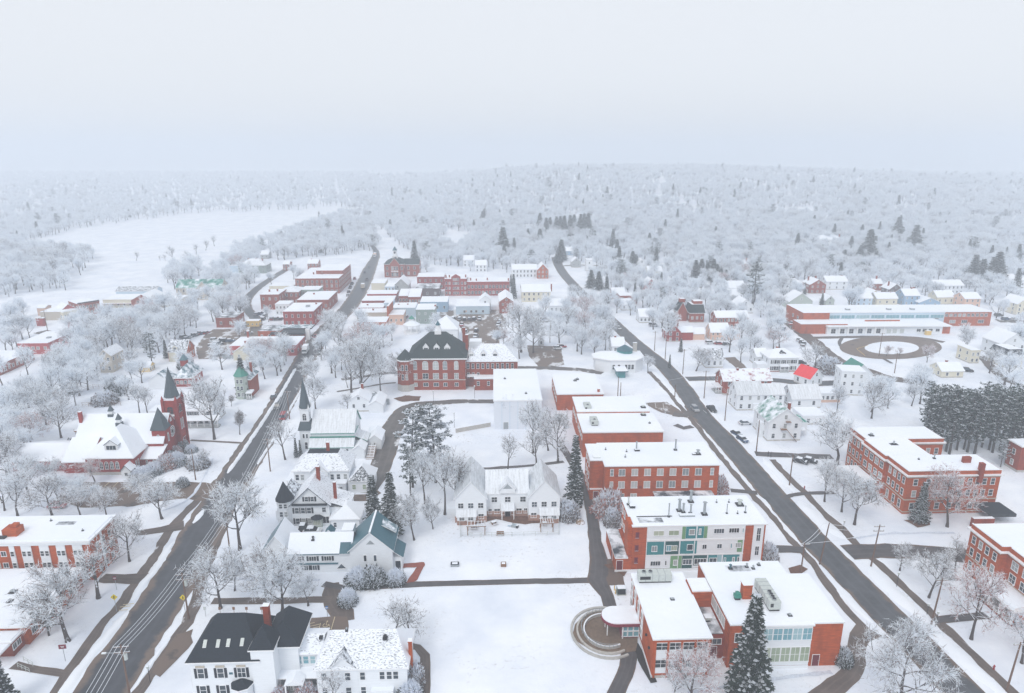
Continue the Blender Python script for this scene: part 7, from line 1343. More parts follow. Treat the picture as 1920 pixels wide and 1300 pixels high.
b = B('green_tower_house', 'tall narrow Victorian house with a pointed green tower roof by the left sidewalk', 'house', c8(1765, 355), c8(1880, 350), 0, 2); w_ = b.w; mb = MB(); mb.box(.5, 2, 0, w_, 11, 7, M_brick2, None, True); b.part('wall', mb); b.hip(.5, 2, w_, 11, 7, 3.4, M_pteal, .5); mb = MB(); mb.cone(2.4, 1.8, 0, 9, 2.4, 2.4, M_sage, 8, R(22.5)); tu = b.part('tower', mb); mb = MB(); mb.cone(2.4, 1.8, 9, 13, 2.8, .05, M_green, 8, R(22.5)); mb.build('tower_roof', tu)
for z in (6.4, 3.8, 1.2): b.wins('f', -.45, [1.7, 3.1], [z], w=.8, h=1.4)
b.porch(4.6, -1, w_ + 1, 1.99, 2.6, 3, M_snow, .4); b.chimney(w_ - 1, 7, 8, 12.4)
fence('board_fence', 'pinkish board fence running uphill to the round dark bush behind the red church', [c8(615, 300), c8(700, 275), c8(830, 278)], 1.6, M_wood, 2, M_wood); fence('board_fence', 'lower pinkish board fence in front of the spreading bush behind the red church', [c8(618, 410), c8(760, 410), c8(908, 404)], 1.6, M_wood, 2, M_wood)
b = B('wooden_arbor', 'small round wooden garden shelter behind the red church annex', 'shelter', c8(545, 652), c8(620, 650), 0, 2); mb = MB()
for i in range(6): a = i * 1.047; mb.box(2 + 1.8 * math.cos(a) - .1, 2 + 1.8 * math.sin(a) - .1, 0, 2 + 1.8 * math.cos(a) + .1, 2 + 1.8 * math.sin(a) + .1, 2.4, M_wood)
b.part('posts', mb); mb = MB(); mb.cone(2, 2, 2.4, 2.7, 2.4, 2.2, M_wood, 6); mb.cone(2, 2, 2.7, 3.2, 2.2, 1.2, M_snow, 6); b.part('roof', mb)
# ------------------------------------------------------------------ where nothing may grow: buildings and roads
bpy.context.view_layer.update()
FOOT = []
for o in [o for o in col.objects if o.type == 'EMPTY' and o.parent is None and o.get('category') and o.name.split('.')[0] not in ('pergola',)]:
    xs, ys = [], []
    for ch in o.children:
        if ch.type == 'MESH' and ch.name.split('.')[0] in ('wall', 'roof', 'annex', 'wing', 'wing_roof', 'porch', 'annex_roof', 'back_house_roof', 'hall_roof', 'cross_roof', 'link_roof', 'canopy', 'rear_roof'):
            for c in ch.bound_box: xs.append(c[0]); ys.append(c[1])
    if xs: FOOT.append((o.matrix_world.inverted(), min(xs), max(xs), min(ys), max(ys)))
def blocked(x, y, m=1.5, road=1.0):
    v = Vector((x, y, 0))
    for M, a, b_, c, d in FOOT:
        q = M @ v
        if a - m < q.x < b_ + m and c - m < q.y < d + m: return True
    for P, hw in ROADS:
        for a, b_ in zip(P, P[1:]):
            d = b_ - a; t = max(0, min(1, (v - a).dot(d) / max(d.length_squared, 1e-6)))
            if (a + d * t - v).to_2d().length < hw + road: return True
    return False
def inside(p, poly):
    x, y = p; r = False
    for i in range(len(poly)):
        (x0, y0), (x1, y1) = poly[i], poly[i - 1]
        if (y0 > y) != (y1 > y) and x < (x1 - x0) * (y - y0) / (y1 - y0) + x0: r = not r
    return r
# ------------------------------------------------------------------ trees placed one by one: kind, foot pixel, top row, label
for a in [
    ('bare1', 128, 1203, 1066, 'wide dark-limbed bare tree with white tips beside the low brick clinic', 1.25), ('bare0', 243, 1053, 968, 'V-shaped bare tree on the snowy strip right of the brick apartments', 1.1), ('thin1', 185, 1122, 1020, 'pale thin tree hiding the right corner of the brick apartments', 1.5),
    ('frost0', 450, 1031, 886, 'tall frosted street tree on the right of the main street, above the brown parking edge', .95), ('frost2', 414, 1141, 1022, 'frosted round tree at the mouth of the path beside the mansard house', 1.0), ('thin0', 440, 1108, 1055, 'small thin frosted tree between two larger ones near the main street', 1.3),
    ('bare0', 500, 1128, 1024, 'frosted tree with a leaning trunk in front of the teal-roofed office', 1.0), ('frost5', 529, 1150, 1028, 'many-stemmed frosted tree by the row of short sign posts', 1.05), ('frost4', 578, 1136, 1085, 'small frosted tree beside the driveway behind the mansard house', 1.5),
    ('thin1', 738, 1196, 1118, 'left of two upright brownish trees behind the speckled roof', 1.5), ('thin0', 772, 1208, 1132, 'right of two upright brownish trees behind the speckled roof', 1.5), ('bare1', 777, 1013, 922, 'slender bare tree alone on the lawn left of the childcare centre', .8),
    ('spruce1', 702, 996, 888, 'left of two dark spruces behind the teal-roofed office', 1.05), ('spruce2', 735, 1002, 882, 'right of two dark spruces behind the teal-roofed office, slightly taller', .95),
    ('snow_pine', 774, 914, 768, 'tall white pine with a bare trunk left of its pair by the curved driveway', 1.0), ('snow_pine', 817, 905, 754, 'tall snowy white pine with level boughs beside the curved driveway', 1.15), ('frost3', 834, 965, 836, 'tall frosted tree standing just left of the childcare centre', .75), ('thin1', 858, 950, 832, 'slim frosted tree leaning over the childcare centre roof', .9), ('pine1', 770, 930, 835, 'lower dark pine beneath the tall white pines', 1.1), ('bare1', 812, 992, 925, 'thin bare tree in front of the tall pines on the lawn', .7), ('frost1', 797, 945, 838, 'frosted tree in the middle of the pine clump', .75),
    ('frost1', 945, 800, 740, 'frosted tree against the front of the pale hall', .9), ('thin0', 952, 884, 806, 'thin bare tree on the snow above the childcare centre roof', .9), ('thin1', 1006, 871, 796, 'bare tree on the lawn between the pale hall and the brick gymnasium', 1.0), ('frost3', 1000, 850, 744, 'tall frosted tree at the corner of the pale hall', .8), ('bare0', 1046, 866, 764, 'frosted tree with dark trunks beside the gymnasium wall', .85), ('thin1', 1028, 845, 770, 'slim tree second from the gymnasium wall', .9),
    ('spruce0', 1077, 947, 812, 'tall narrow spruce between the childcare centre and the dormitory', .85), ('bush_twig', 1066, 972, 944, 'dark twiggy shrub at the right gable of the childcare centre', 1.0), ('bush_rosy', 1143, 966, 918, 'pinkish frosted bush in front of the dormitory door', .9), ('bush_twig', 1148, 985, 958, 'low frosted shrub beside the annex of the classroom block', .8),
    ('near_spruce', 1398, 1316, 1112, 'large dark snow-laden spruce in front of the brick school', .9), ('rosy1', 1296, 1318, 1213, 'reddish frosted tree in front of the brick school piers', 1.1), ('thin0', 1262, 1312, 1240, 'thin pinkish sapling at the left front corner of the brick school', 1.3), ('big', 1688, 1330, 1166, 'broad frost-white tree leaning over the side street at the bottom right', 1.0), ('bush_ever', 1580, 1246, 1216, 'dark round shrub against the red end wall of the brick school', .7), ('bush_rosy', 1348, 925, 892, 'pinkish shrub at the right end of the dormitory', .7), ('bush_twig', 1440, 1058, 1025, 'dark twiggy shrub at the right end of the classroom block', .7),
    ('frost5', 1546, 941, 860, 'frosted tree beside the sidewalk in front of the brick residence porch', .9), ('frost0', 1602, 984, 878, 'larger frosted tree by the dark path of the brick residence', 1.0), ('frost2', 1578, 960, 872, 'frosted tree leaning beside the brick residence porch roof', .9), ('frost4', 1570, 872, 772, 'big frosted tree hiding the far end of the brick residence', 1.3), ('rosy0', 1776, 988, 884, 'rosy frosted tree in front of the brick residence', 1.05), ('snowy_spruce', 1723, 978, 902, 'short snow-covered spruce against the corner of the brick residence', 1.1),
    ('bare0', 1687, 1070, 1016, 'small spreading tree beside the lane between the two residences', 1.1), ('bare1', 1741, 1121, 1026, 'round bare tree on the lawn right of the side street', .95), ('rosy1', 1821, 1199, 1062, 'tall frosted tree with reddish tint in front of the second residence', .85), ('thin1', 1790, 1070, 1000, 'two-stemmed thin tree at the corner of the second residence', .8), ('frost1', 1916, 1244, 1150, 'frosted tree cut by the right border below the white columns', 1.1), ('snow_pine', 1876, 876, 826, 'small snow-covered tree beside the dark yard behind the brick residence', 1.1),
    ('near_spruce', 6, 1330, 1196, 'dark spruce cut by the lower left corner', .8), ('pine1', 92, 1192, 1118, 'dense evergreen behind the wide bare tree by the clinic', 1.5),
    ('bush_snow', 672, 1096, 1066, 'left snowy round bush in front of the teal-roofed office', 1.1), ('bush_ever', 700, 1094, 1064, 'dark middle bush in front of the teal-roofed office', 1.1), ('bush_snow', 742, 1093, 1068, 'right snowy round bush in front of the teal-roofed office', 1.0), ('bush_snow', 652, 1132, 1105, 'snow-covered mound of shrubs at the driveway bend', .9),
    ('bush_rosy', 525, 1312, 1288, 'pinkish snow-covered bush left of the mansard house porch steps', .8), ('bush_rosy', 575, 1312, 1282, 'rosy bush right of the mansard house porch steps', .9), ('thin0', 622, 1330, 1252, 'slender white tree before the gable of the long rear house', 1.0), ('bush_twig', 775, 1282, 1248, 'snowy shrub at the right end of the long rear house', .8), ('bush_snow', 770, 1310, 1280, 'white shrub below the red chimney at the end of the rear house', 1.0),
    ('bush_rosy', 312, 878, 852, 'rosy round clipped bush right of the red church front', 1.0), ('bush_snow', 332, 872, 848, 'snowy bush second in the clump by the red church', 1.0), ('bush_ever', 345, 842, 826, 'dark evergreen bush at the foot of the red church tower', .9), ('bush_snow', 358, 848, 834, 'small snowy bush right of the red church tower', 1.2), ('bush_rosy', 330, 852, 836, 'pinkish bush against the red church tower wall', 1.1), ('bush_snow', 290, 886, 868, 'low white juniper hedge beside the red church porch', 1.6), ('bush_snow', 268, 896, 876, 'snowy juniper right of the little white porch', 1.5), ('bush_ever', 318, 862, 846, 'dark-bellied bush in the middle of the church shrubs', .9), ('bush_twig', 372, 876, 858, 'low frosted shrub nearest the street in the church garden', 1.5), ('bush_ever', 343, 912, 896, 'dark clipped bush at the entrance of the church car park', 1.0), ('thin0', 385, 878, 842, 'small frosted tree at the end of the church garden', 1.5),
    ('frost0', 402, 824, 690, 'tall frosted tree in front of the porch house beside the left sidewalk', .8), ('rust', 450, 815, 771, 'young tree still holding rust-red leaves beside the left sidewalk', .9), ('rust', 434, 762, 742, 'tiny rust-coloured tree in front of the green tower house', 1.2), ('frost2', 115, 821, 742, 'frosted tree with a clear trunk behind the red church annex', 1.05), ('frost3', 262, 776, 718, 'frosted tree rising behind the red church roof', 1.0), ('thin1', 277, 778, 726, 'slim frosted tree left of the red church spire', 1.0),
    ('bush_ever', 226, 737, 707, 'large round dark evergreen above the board fences', 1.1), ('bush_twig', 197, 757, 738, 'spreading dark bush between the two board fences', 1.6), ('bush_ever', 131, 738, 718, 'dark snowy bush on the slope left of the board fence', 1.1), ('spruce1', 457, 745, 668, 'dark spruce beside the green tower house', 1.1), ('pine1', 286, 688, 622, 'brownish pine on the slope left of the red church spire', 1.1), ('bush_ever', 349, 692, 668, 'snow-dusted round evergreen beside the brown brick house', .9), ('spruce0', 312, 672, 636, 'dark spruce hiding the left end of the brown brick house', 1.0),
    ('bush_ever', 140, 840, 752 + 70, 'dark shrub under the trees left of the church annex', 1.2), ('frost4', 33, 968, 880, 'frosted tree at the left end of the row behind the brick apartments', 1.0), ('bare0', 98, 970, 888, 'dark many-limbed tree in the row behind the brick apartments', 1.2), ('frost1', 152, 970, 908, 'round white tree in the row behind the brick apartments', 1.2), ('frost5', 304, 973, 900, 'wide frosted tree beside the church car park entrance', 1.35), ('bare1', 18, 905, 812, 'dark-trunked frosted tree at the left border below the church annex', 1.1), ('frost2', 200, 968, 912, 'frosted tree at the right end of the apartments row', 1.1), ('rosy0', 178, 905, 858, 'pinkish frosted tree against the red church hall wall', 1.2), ('frost0', 95, 915, 858, 'frosted tree overhanging the left end of the church car park', 1.4), ('frost3', 262, 940, 890, 'low frosted tree in front of the church car park', 1.6), ('frost1', 55, 930, 850, 'thick frosted tree over the far end of the church car park', 1.3),
    ('bare0', 659, 736, 636, 'tall dark-trunked tree on the park lawn left of the college', .95), ('frost2', 681, 745, 622, 'tall frosted tree beside the dark-trunked one in the park', .8), ('frost4', 592, 722, 668, 'rounded frosted tree beside the main street right of the steeple', 1.3), ('frost0', 622, 700, 645, 'frosted tree over the main street above the white church', 1.3), ('bare1', 760, 728, 655, 'broad frosted tree in front of the college corner bay', 1.0), ('thin1', 652, 727, 690, 'slim young tree at the foot of the dark-trunked park tree', .9), ('frost1', 735, 639, 604, 'round frosted tree behind the park near the orange brick shop', 1.3), ('frost4', 640, 640, 585, 'big frosted tree beside the main street crossing', 1.4), ('frost5', 622, 628, 578, 'frosted tree in front of the corner brick store', 1.3), ('frost0', 700, 690, 620, 'wide frosted tree in the middle of the park', 1.3), ('frost3', 715, 745, 655, 'tall frosted tree just left of the college', .8), ('bare0', 652, 772, 738, 'small bare tree behind the white church roof', 1.0), ('frost2', 592, 768, 700, 'frosted tree rising right behind the white church steeple', .9), ('thin0', 535, 862, 778, 'tall thin frosted tree at the left of the white church tower', .9), ('slim_spruce', 556, 858, 820, 'left of two narrow dark cedars beside the white church tower', .9), ('slim_spruce', 564, 856, 824, 'right of two narrow dark cedars beside the white church tower', .9),
    ('frost2', 977, 661, 560, 'tall broad frosted tree right of the slushy downtown car park', 1.0), ('frost0', 1000, 662, 590, 'frosted tree with two trunks beside the tall broad one', 1.1), ('spruce0', 1077, 615, 588, 'small dark spruce in the frosted grove left of the side street', 1.0), ('rosy0', 945, 650, 618, 'brownish frosted tree at the edge of the downtown car park', 1.2), ('spruce1', 963, 560, 512, 'ivy-dark spruce at the corner of the brick building by the car park', .9), ('spruce2', 958, 538, 514, 'dark spruce at the right end of the long red brick row', .9),
    ('bare1', 1305, 696, 646, 'lone dark bare tree in front of the gambrel house', 1.2), ('frost1', 1215, 700, 665, 'frosted tree between the green domed building and the side street', 1.1), ('frost5', 1250, 640, 580, 'frosted tree in front of the dark red brick cottage', 1.2), ('frost1', 1406, 655, 602, 'frosted tree alone on the snow right of the peach house', .95), ('rosy0', 1450, 655, 617, 'pinkish frosted tree by the school drive', 1.3), ('bare0', 1528, 696, 643, 'dark-limbed round tree beside the colonial house', 1.3), ('bush_twig', 1553, 698, 674, 'bush beneath the dark-limbed tree by the colonial house', 1.4), ('rosy1', 1738, 680, 645, 'reddish young tree below the turning circle', .9), ('rosy0', 1662, 668, 648, 'small reddish tree on the edge of the turning circle', 1.1), ('frost4', 1812, 664, 606, 'frosted tree in front of the right end of the school', 1.0), ('frost0', 1855, 700, 648, 'bare frosted tree in front of the yellow mansard house', 1.1), ('rosy1', 1686, 668, 652, 'tiny reddish tree second on the edge of the turning circle', 1.1), ('bare0', 1634, 785, 712, 'thin many-stemmed tree in the gully right of the boxy white house', .9), ('frost5', 1570, 770, 720, 'frosted tree in the gully before the boxy white house', .9),
    ('pine2', 1412, 578, 493, 'tall shaggy dark pine between the dormered house and the school', 1.0), ('spruce2', 778, 504, 450, 'large dark spruce right behind the clock tower hall', 1.1), ('slim_spruce', 1276, 660, 634, 'little spruce on the snow beside the side street', 1.3),
    ('spruce0', 1255, 690, 664, 'small dark snowy spruce between poles right of the side street', .8), ('pine1', 1240, 573, 538, 'dark pine hiding the shuttered white house', 1.2), ('spruce1', 1190, 557, 528, 'dark spruce leaning behind the small brick shop', .9), ('spruce0', 1508, 552, 529, 'dark spruce left of the red brick slope house', 1.0), ('spruce1', 1540, 576, 548, 'snowy dark spruce before the sage gambrel house', 1.0), ('frost4', 1508, 528, 478, 'very round frosted tree above the red brick slope house', 1.15),
]:
    T_(*a[:5], wide=a[5])
for key, pts, lab, grp in [
    ('thin1', [(324, 489, 458), (300, 489, 478), (310, 489, 476), (352, 489, 468), (368, 477, 455), (386, 470, 448), (402, 462, 440), (256, 489, 470)], 'frosted tree in the thin hedgerow across the snowy valley field', 'hedgerow in the valley field'), ('hoar2', [(123, 544, 510), (94, 541, 512)], 'bare-trunked frosted tree standing out at the edge of the riverside wood', 'trees at the edge of the riverside wood'),
    ('row_pine', [(1733 + 11.5 * i + (i * 37 % 7), 838 + (i * 29 % 13) + 2.0 * (i % 3), 722 + (i * 17 % 22)) for i in range(17)] + [(1738 + 13 * i, 818 + (i * 11 % 9), 716 + (i * 23 % 20)) for i in range(15)], 'tall slender dark pine with snowy boughs in the row behind the brick residence', 'pine row behind the brick residence'),
    ('spruce0', [(1012 + 9 * i + (i * 23 % 5), 436 + (i * 31 % 12), 398 + (i * 19 % 10)) for i in range(11)], 'hazy dark spruce in the clump high on the middle of the hill', 'dark spruce clump on the hill'),
    ('spruce1', [(1303, 524, 486), (1314, 522, 484), (1325, 526, 490), (1336, 524, 484), (1342, 530, 494), (1350, 536, 502), (1360, 532, 505)], 'dark spruce in the clump right of the side street houses', 'dark spruce clump among the houses'),
    ('spruce2', [(943, 480, 424), (945, 492, 460), (990, 452, 428), (1052, 488, 448), (1047, 492, 462), (905, 424, 395), (1108, 540, 505), (1122, 544, 508), (1185, 506, 470), (1192, 502, 476), (1012, 465, 428), (1640, 500, 470)], 'lone dark conifer rising from the frosted woods of the hill', 'scattered dark conifers on the hill'),
    ('spruce2', [(1625, 494, 428), (1610, 498, 458), (1580, 500, 468), (1712, 476, 420), (1680, 455, 405), (1822, 532, 476), (1836, 538, 484), (1864, 538, 470), (1856, 530, 480), (1475, 505, 480), (1540, 480, 458), (1918, 515, 488)], 'large dark pine standing above the frosted trees behind the school', 'dark pines behind the school'),
]:
    for x, y, t in pts: T_(key, x, y, t, lab, group=grp, wide=1.7 if 'spruce' in key else 1.15)
# ------------------------------------------------------------------ groves whose trees nobody could tell apart
srng = random.Random(7)
FR = ['hoar0', 'hoar1', 'hoar2', 'hoar3', 'hoar4', 'frost1', 'frost5', 'frost3', 'bare0', 'rosy1']
GROVES = [
    ([(0, 770), (70, 730), (110, 690), (150, 660), (192, 655), (192, 715), (150, 765), (95, 815), (60, 890), (0, 920)], 34, (9, 15), 'frosted tree in the thick grove on the left bank below the red clubhouse', 'grove on the left bank'),
    ([(0, 935), (210, 940), (210, 962), (0, 962)], 5, (7, 10), 'frosted tree in the row between the church car park and the brick apartments', 'row behind the apartments'),
    ([(262, 590), (330, 580), (368, 598), (366, 640), (310, 645), (262, 628)], 14, (11, 16), 'frosted tree in the grove between the shopping row and the car park', 'grove by the shopping row'),
    ([(110, 640), (170, 622), (260, 634), (280, 662), (250, 700), (190, 690), (130, 664)], 16, (11, 17), 'tall frosted tree around the narrow tan house', 'trees around the tan house'),
    ([(0, 480), (60, 474), (172, 488), (160, 512), (125, 540), (60, 550), (0, 560)], 26, (12, 18), 'pale frosted tree in the riverside wood left of the snowy field', 'riverside wood'),
    ([(380, 535), (420, 500), (480, 510), (480, 560), (470, 600), (420, 605), (395, 570)], 14, (10, 15), 'frosted tree between the green-roofed block and the back street', 'trees by the back street'),
    ([(440, 480), (560, 450), (640, 430), (685, 450), (670, 482), (560, 490), (480, 500)], 16, (10, 15), 'hazy frosted tree in the belt above the long brick block', 'belt above the brick block'),
    ([(600, 625), (660, 600), (700, 660), (720, 720), (640, 720), (600, 690)], 9, (11, 16), 'frosted tree among the cluster in the park by the main street', 'park trees by the main street'),
    ([(470, 660), (560, 655), (548, 690), (510, 715), (470, 712)], 9, (10, 14), 'frosted tree on the left of the main street below the red market', 'trees below the red market'),
    ([(1000, 580), (1050, 560), (1150, 590), (1158, 640), (1120, 680), (1060, 650), (1010, 640)], 22, (10, 15), 'frosted tree in the grove left of the side street', 'grove left of the side street'),
    ([(1090, 520), (1440, 520), (1450, 585), (1400, 600), (1250, 600), (1140, 580)], 36, (8, 14), 'frosted tree in the gardens right of the side street', 'garden trees right of the side street'),
    ([(1400, 520), (1905, 515), (1905, 570), (1640, 575), (1440, 585)], 30, (8, 14), 'frosted tree in the gardens behind the large school', 'garden trees behind the school'),
    ([(1650, 690), (1760, 685), (1790, 715), (1730, 760), (1640, 790), (1590, 790), (1640, 745)], 15, (9, 14), 'frosted tree in the thicket between the boxy white house and the pine row', 'thicket before the pine row'),
    ([(760, 478), (1035, 474), (1030, 505), (900, 512), (780, 505)], 16, (10, 15), 'hazy frosted tree at the foot of the hill behind the clock tower hall', 'trees at the foot of the hill'),
    ([(1850, 590), (1920, 590), (1920, 760), (1880, 760)], 6, (9, 13), 'frosted tree between the houses at the right border', 'trees at the right border'),
    ([(1430, 790), (1570, 785), (1560, 815), (1530, 850), (1500, 830)], 4, (9, 13), 'frosted tree on the slope beside the green shingled house', 'trees beside the green shingled house'),
]
for poly, n, (h0, h1), lab, grp in GROVES:
    xs = [p[0] for p in poly]; ys = [p[1] for p in poly]; k = tries = 0
    while k < n and tries < 900:
        tries += 1; px = (srng.uniform(min(xs), max(xs)), srng.uniform(min(ys), max(ys)))
        if not inside(px, poly): continue
        p = on_ground(*px); sp_min = 4.0 + p.y * .006
        if blocked(p.x, p.y) or any((p.x - a) ** 2 + (p.y - c) ** 2 < sp_min ** 2 for a, c, _ in OCC): continue
        if NT.get('frosted_tree', 0) >= 300: break
        tree(srng.choice(FR), p.x, p.y, srng.uniform(h0, h1), lab, group=grp, wide=srng.uniform(1.0, 1.35)); k += 1
# ------------------------------------------------------------------ the far woods: one mass
def woods(name, spots, keys):
    """one mesh of points; geometry nodes stand a tree of the same kinds on each"""
    me = bpy.data.meshes.new(name); me.from_pydata([q[:3] for q in spots], [], []); o = link(name, me); o['kind'] = 'stuff'; r = random.Random(2)
    for nm, ty, vals in (('rot', 'FLOAT_VECTOR', [c for _ in spots for c in (0, 0, r.uniform(0, 6.28))]), ('scl', 'FLOAT_VECTOR', [c for q in spots for c in (q[3] * q[5], q[3] * q[5], q[3])]), ('idx', 'INT', [q[4] for q in spots])):
        a = me.attributes.new(nm, ty, 'POINT'); a.data.foreach_set('vector' if ty[0] == 'F' else 'value', vals)
    ng = bpy.data.node_groups.new(name, 'GeometryNodeTree'); ng.interface.new_socket('Geometry', in_out='INPUT', socket_type='NodeSocketGeometry'); ng.interface.new_socket('Geometry', in_out='OUTPUT', socket_type='NodeSocketGeometry')
    N, L_ = ng.nodes.new, ng.links.new; gi, go, jn = N('NodeGroupInput'), N('NodeGroupOutput'), N('GeometryNodeJoinGeometry'); at_ = {}
    for nm, ty in (('rot', 'FLOAT_VECTOR'), ('scl', 'FLOAT_VECTOR'), ('idx', 'INT')): n = N('GeometryNodeInputNamedAttribute'); n.data_type = ty; n.inputs[0].default_value = nm; at_[nm] = n.outputs[0]
    for k, key in enumerate(keys):
        tm, cm = PROTO[key]; mb = bpy.data.meshes.new('tree_kind'); f = 1 / ph(key)
        V = [v.co * f for v in tm.vertices] + [v.co * f for v in cm.vertices]; n0 = len(tm.vertices); mb.from_pydata(V, [], [tuple(q.vertices) for q in tm.polygons] + [tuple(x + n0 for x in q.vertices) for q in cm.polygons])
        for m in list(tm.materials) + list(cm.materials): mb.materials.append(m)
        d = len(tm.materials); mb.polygons.foreach_set('material_index', [q.material_index for q in tm.polygons] + [q.material_index + d for q in cm.polygons]); ob = bpy.data.objects.new('tree_kind', mb)
        oi, sp, ip, cmp_ = N('GeometryNodeObjectInfo'), N('GeometryNodeSeparateGeometry'), N('GeometryNodeInstanceOnPoints'), N('FunctionNodeCompare'); oi.inputs[0].default_value = ob
        cmp_.data_type = 'INT'; cmp_.operation = 'EQUAL'; L_(at_['idx'], cmp_.inputs[2]); cmp_.inputs[3].default_value = k; sp.domain = 'POINT'
        L_(gi.outputs[0], sp.inputs[0]); L_(cmp_.outputs[0], sp.inputs[1]); L_(sp.outputs[0], ip.inputs[0]); L_(oi.outputs['Geometry'], ip.inputs['Instance']); L_(at_['rot'], ip.inputs['Rotation']); L_(at_['scl'], ip.inputs['Scale']); L_(ip.outputs[0], jn.inputs[0])
    L_(jn.outputs[0], go.inputs[0]); o.modifiers.new('trees', 'NODES').node_group = ng
WOODS = [  # photo outline, spacing in metres, share of conifers
    ([(640, 335), (1000, 318), (1950, 300), (1950, 505), (1860, 520), (1400, 508), (1300, 488), (1180, 470), (1060, 470), (1040, 478), (770, 478), (725, 440), (690, 405)], 7.6, .028),
    ([(-60, 325), (700, 325), (690, 395), (630, 402), (600, 392), (350, 402), (130, 432), (45, 462), (-60, 490)], 9, .02),
    ([(-40, 474), (60, 466), (178, 478), (172, 502), (120, 544), (-40, 566)], 8.5, .0), ([(390, 520), (440, 475), (560, 436), (640, 402), (692, 405), (715, 470), (560, 486), (470, 505)], 8.5, .02), ([(310, 528), (330, 508), (375, 500), (375, 522), (330, 545)], 8, .0),
    ([(0, 760), (110, 690), (192, 655), (192, 715), (95, 815), (60, 890), (0, 925)], 8.0, .0), ([(1100, 515), (1450, 515), (1450, 600), (1150, 600)], 9.5, .05), ([(1400, 515), (1910, 512), (1910, 572), (1440, 590)], 9.5, .05), ([(1000, 590), (1150, 590), (1158, 650), (1110, 690), (1010, 645)], 10, .0), ([(262, 592), (366, 600), (310, 645), (110, 655), (170, 622)], 10, .0), ([(770, 474), (1035, 472), (1030, 512), (780, 510)], 9, .03), ([(1640, 690), (1790, 690), (1730, 780), (1590, 800)], 10, 0), ([(470, 655), (560, 655), (540, 700), (475, 720)], 9, 0), ([(380, 530), (470, 505), (480, 600), (400, 610)], 10, 0), ([(590, 640), (700, 600), (745, 700), (600, 740)], 12, 0), ([(1850, 580), (1990, 580), (1990, 760), (1860, 740)], 12, 0), ([(1150, 600), (1480, 590), (1480, 640), (1190, 650)], 15, 0), ([(0, 600), (75, 590), (70, 640), (0, 680)], 9, 0), ([(1062, 462), (1320, 478), (1440, 522), (1090, 522)], 9.5, .06), ([(1180, 655), (1420, 640), (1700, 690), (1500, 700)], 20, 0), ([(1200, 600), (1470, 590), (1470, 640), (1240, 660)], 13, 0), ([(560, 500), (380, 560), (240, 690), (120, 700), (440, 720), (560, 690), (600, 600)], 17, 0), ([(0, 690), (120, 690), (330, 700), (240, 760), (0, 780)], 13, 0), ([(1780, 660), (1990, 650), (1990, 770), (1800, 720)], 15, 0), ([(700, 590), (760, 600), (1000, 640), (1000, 690), (880, 660), (700, 650)], 17, 0)]
spots = []; wr = random.Random(5)
for poly, spc, con in WOODS:
    corners = [at(*p) if p[1] > 330 else at(p[0], 330) for p in poly]; x0, x1 = min(c.x for c in corners), max(c.x for c in corners); y0, y1 = min(c.y for c in corners) * .75, min(2700, max(c.y for c in corners)); y = y0
    while y < y1:
        s = spc * (1 + max(0, y - 700) / 900); half = y * .80; x = max(x0, -half)
        while x < min(x1, half):
            u, v = x + wr.uniform(-.5, .5) * s, y + wr.uniform(-.5, .5) * s; x += s
            z = terrain(u, v); q = px_of(Vector((u, v, z)))
            if not inside(q, poly) or noise.noise((u / 45, v / 45, 1.7)) < -.34: continue
            if v < 640 and (blocked(u, v, 2.5, 2) or (blocked(u, v + 6, 1, -9) or blocked(u, v + 12, 0, -9)) and wr.random() < .9 or any(inside(q, s_) for s_ in SHEETS) or any((u - a) ** 2 + (v - c) ** 2 < 16 for a, c, _ in OCC)): continue
            k = wr.choice((6, 7)) if wr.random() < con else wr.randrange(6); spots.append((u, v, z, wr.uniform(8.5, 14.5) * (1.3 if k > 5 else 1), k, wr.uniform(.9, 1.35)))
        y += s
print('woods', len(spots), NT)
WK = ['hoar0', 'hoar1', 'hoar2', 'hoar3', 'hoar4', 'frost1', 'spruce1', 'pine2']
woods('woods', spots, WK)
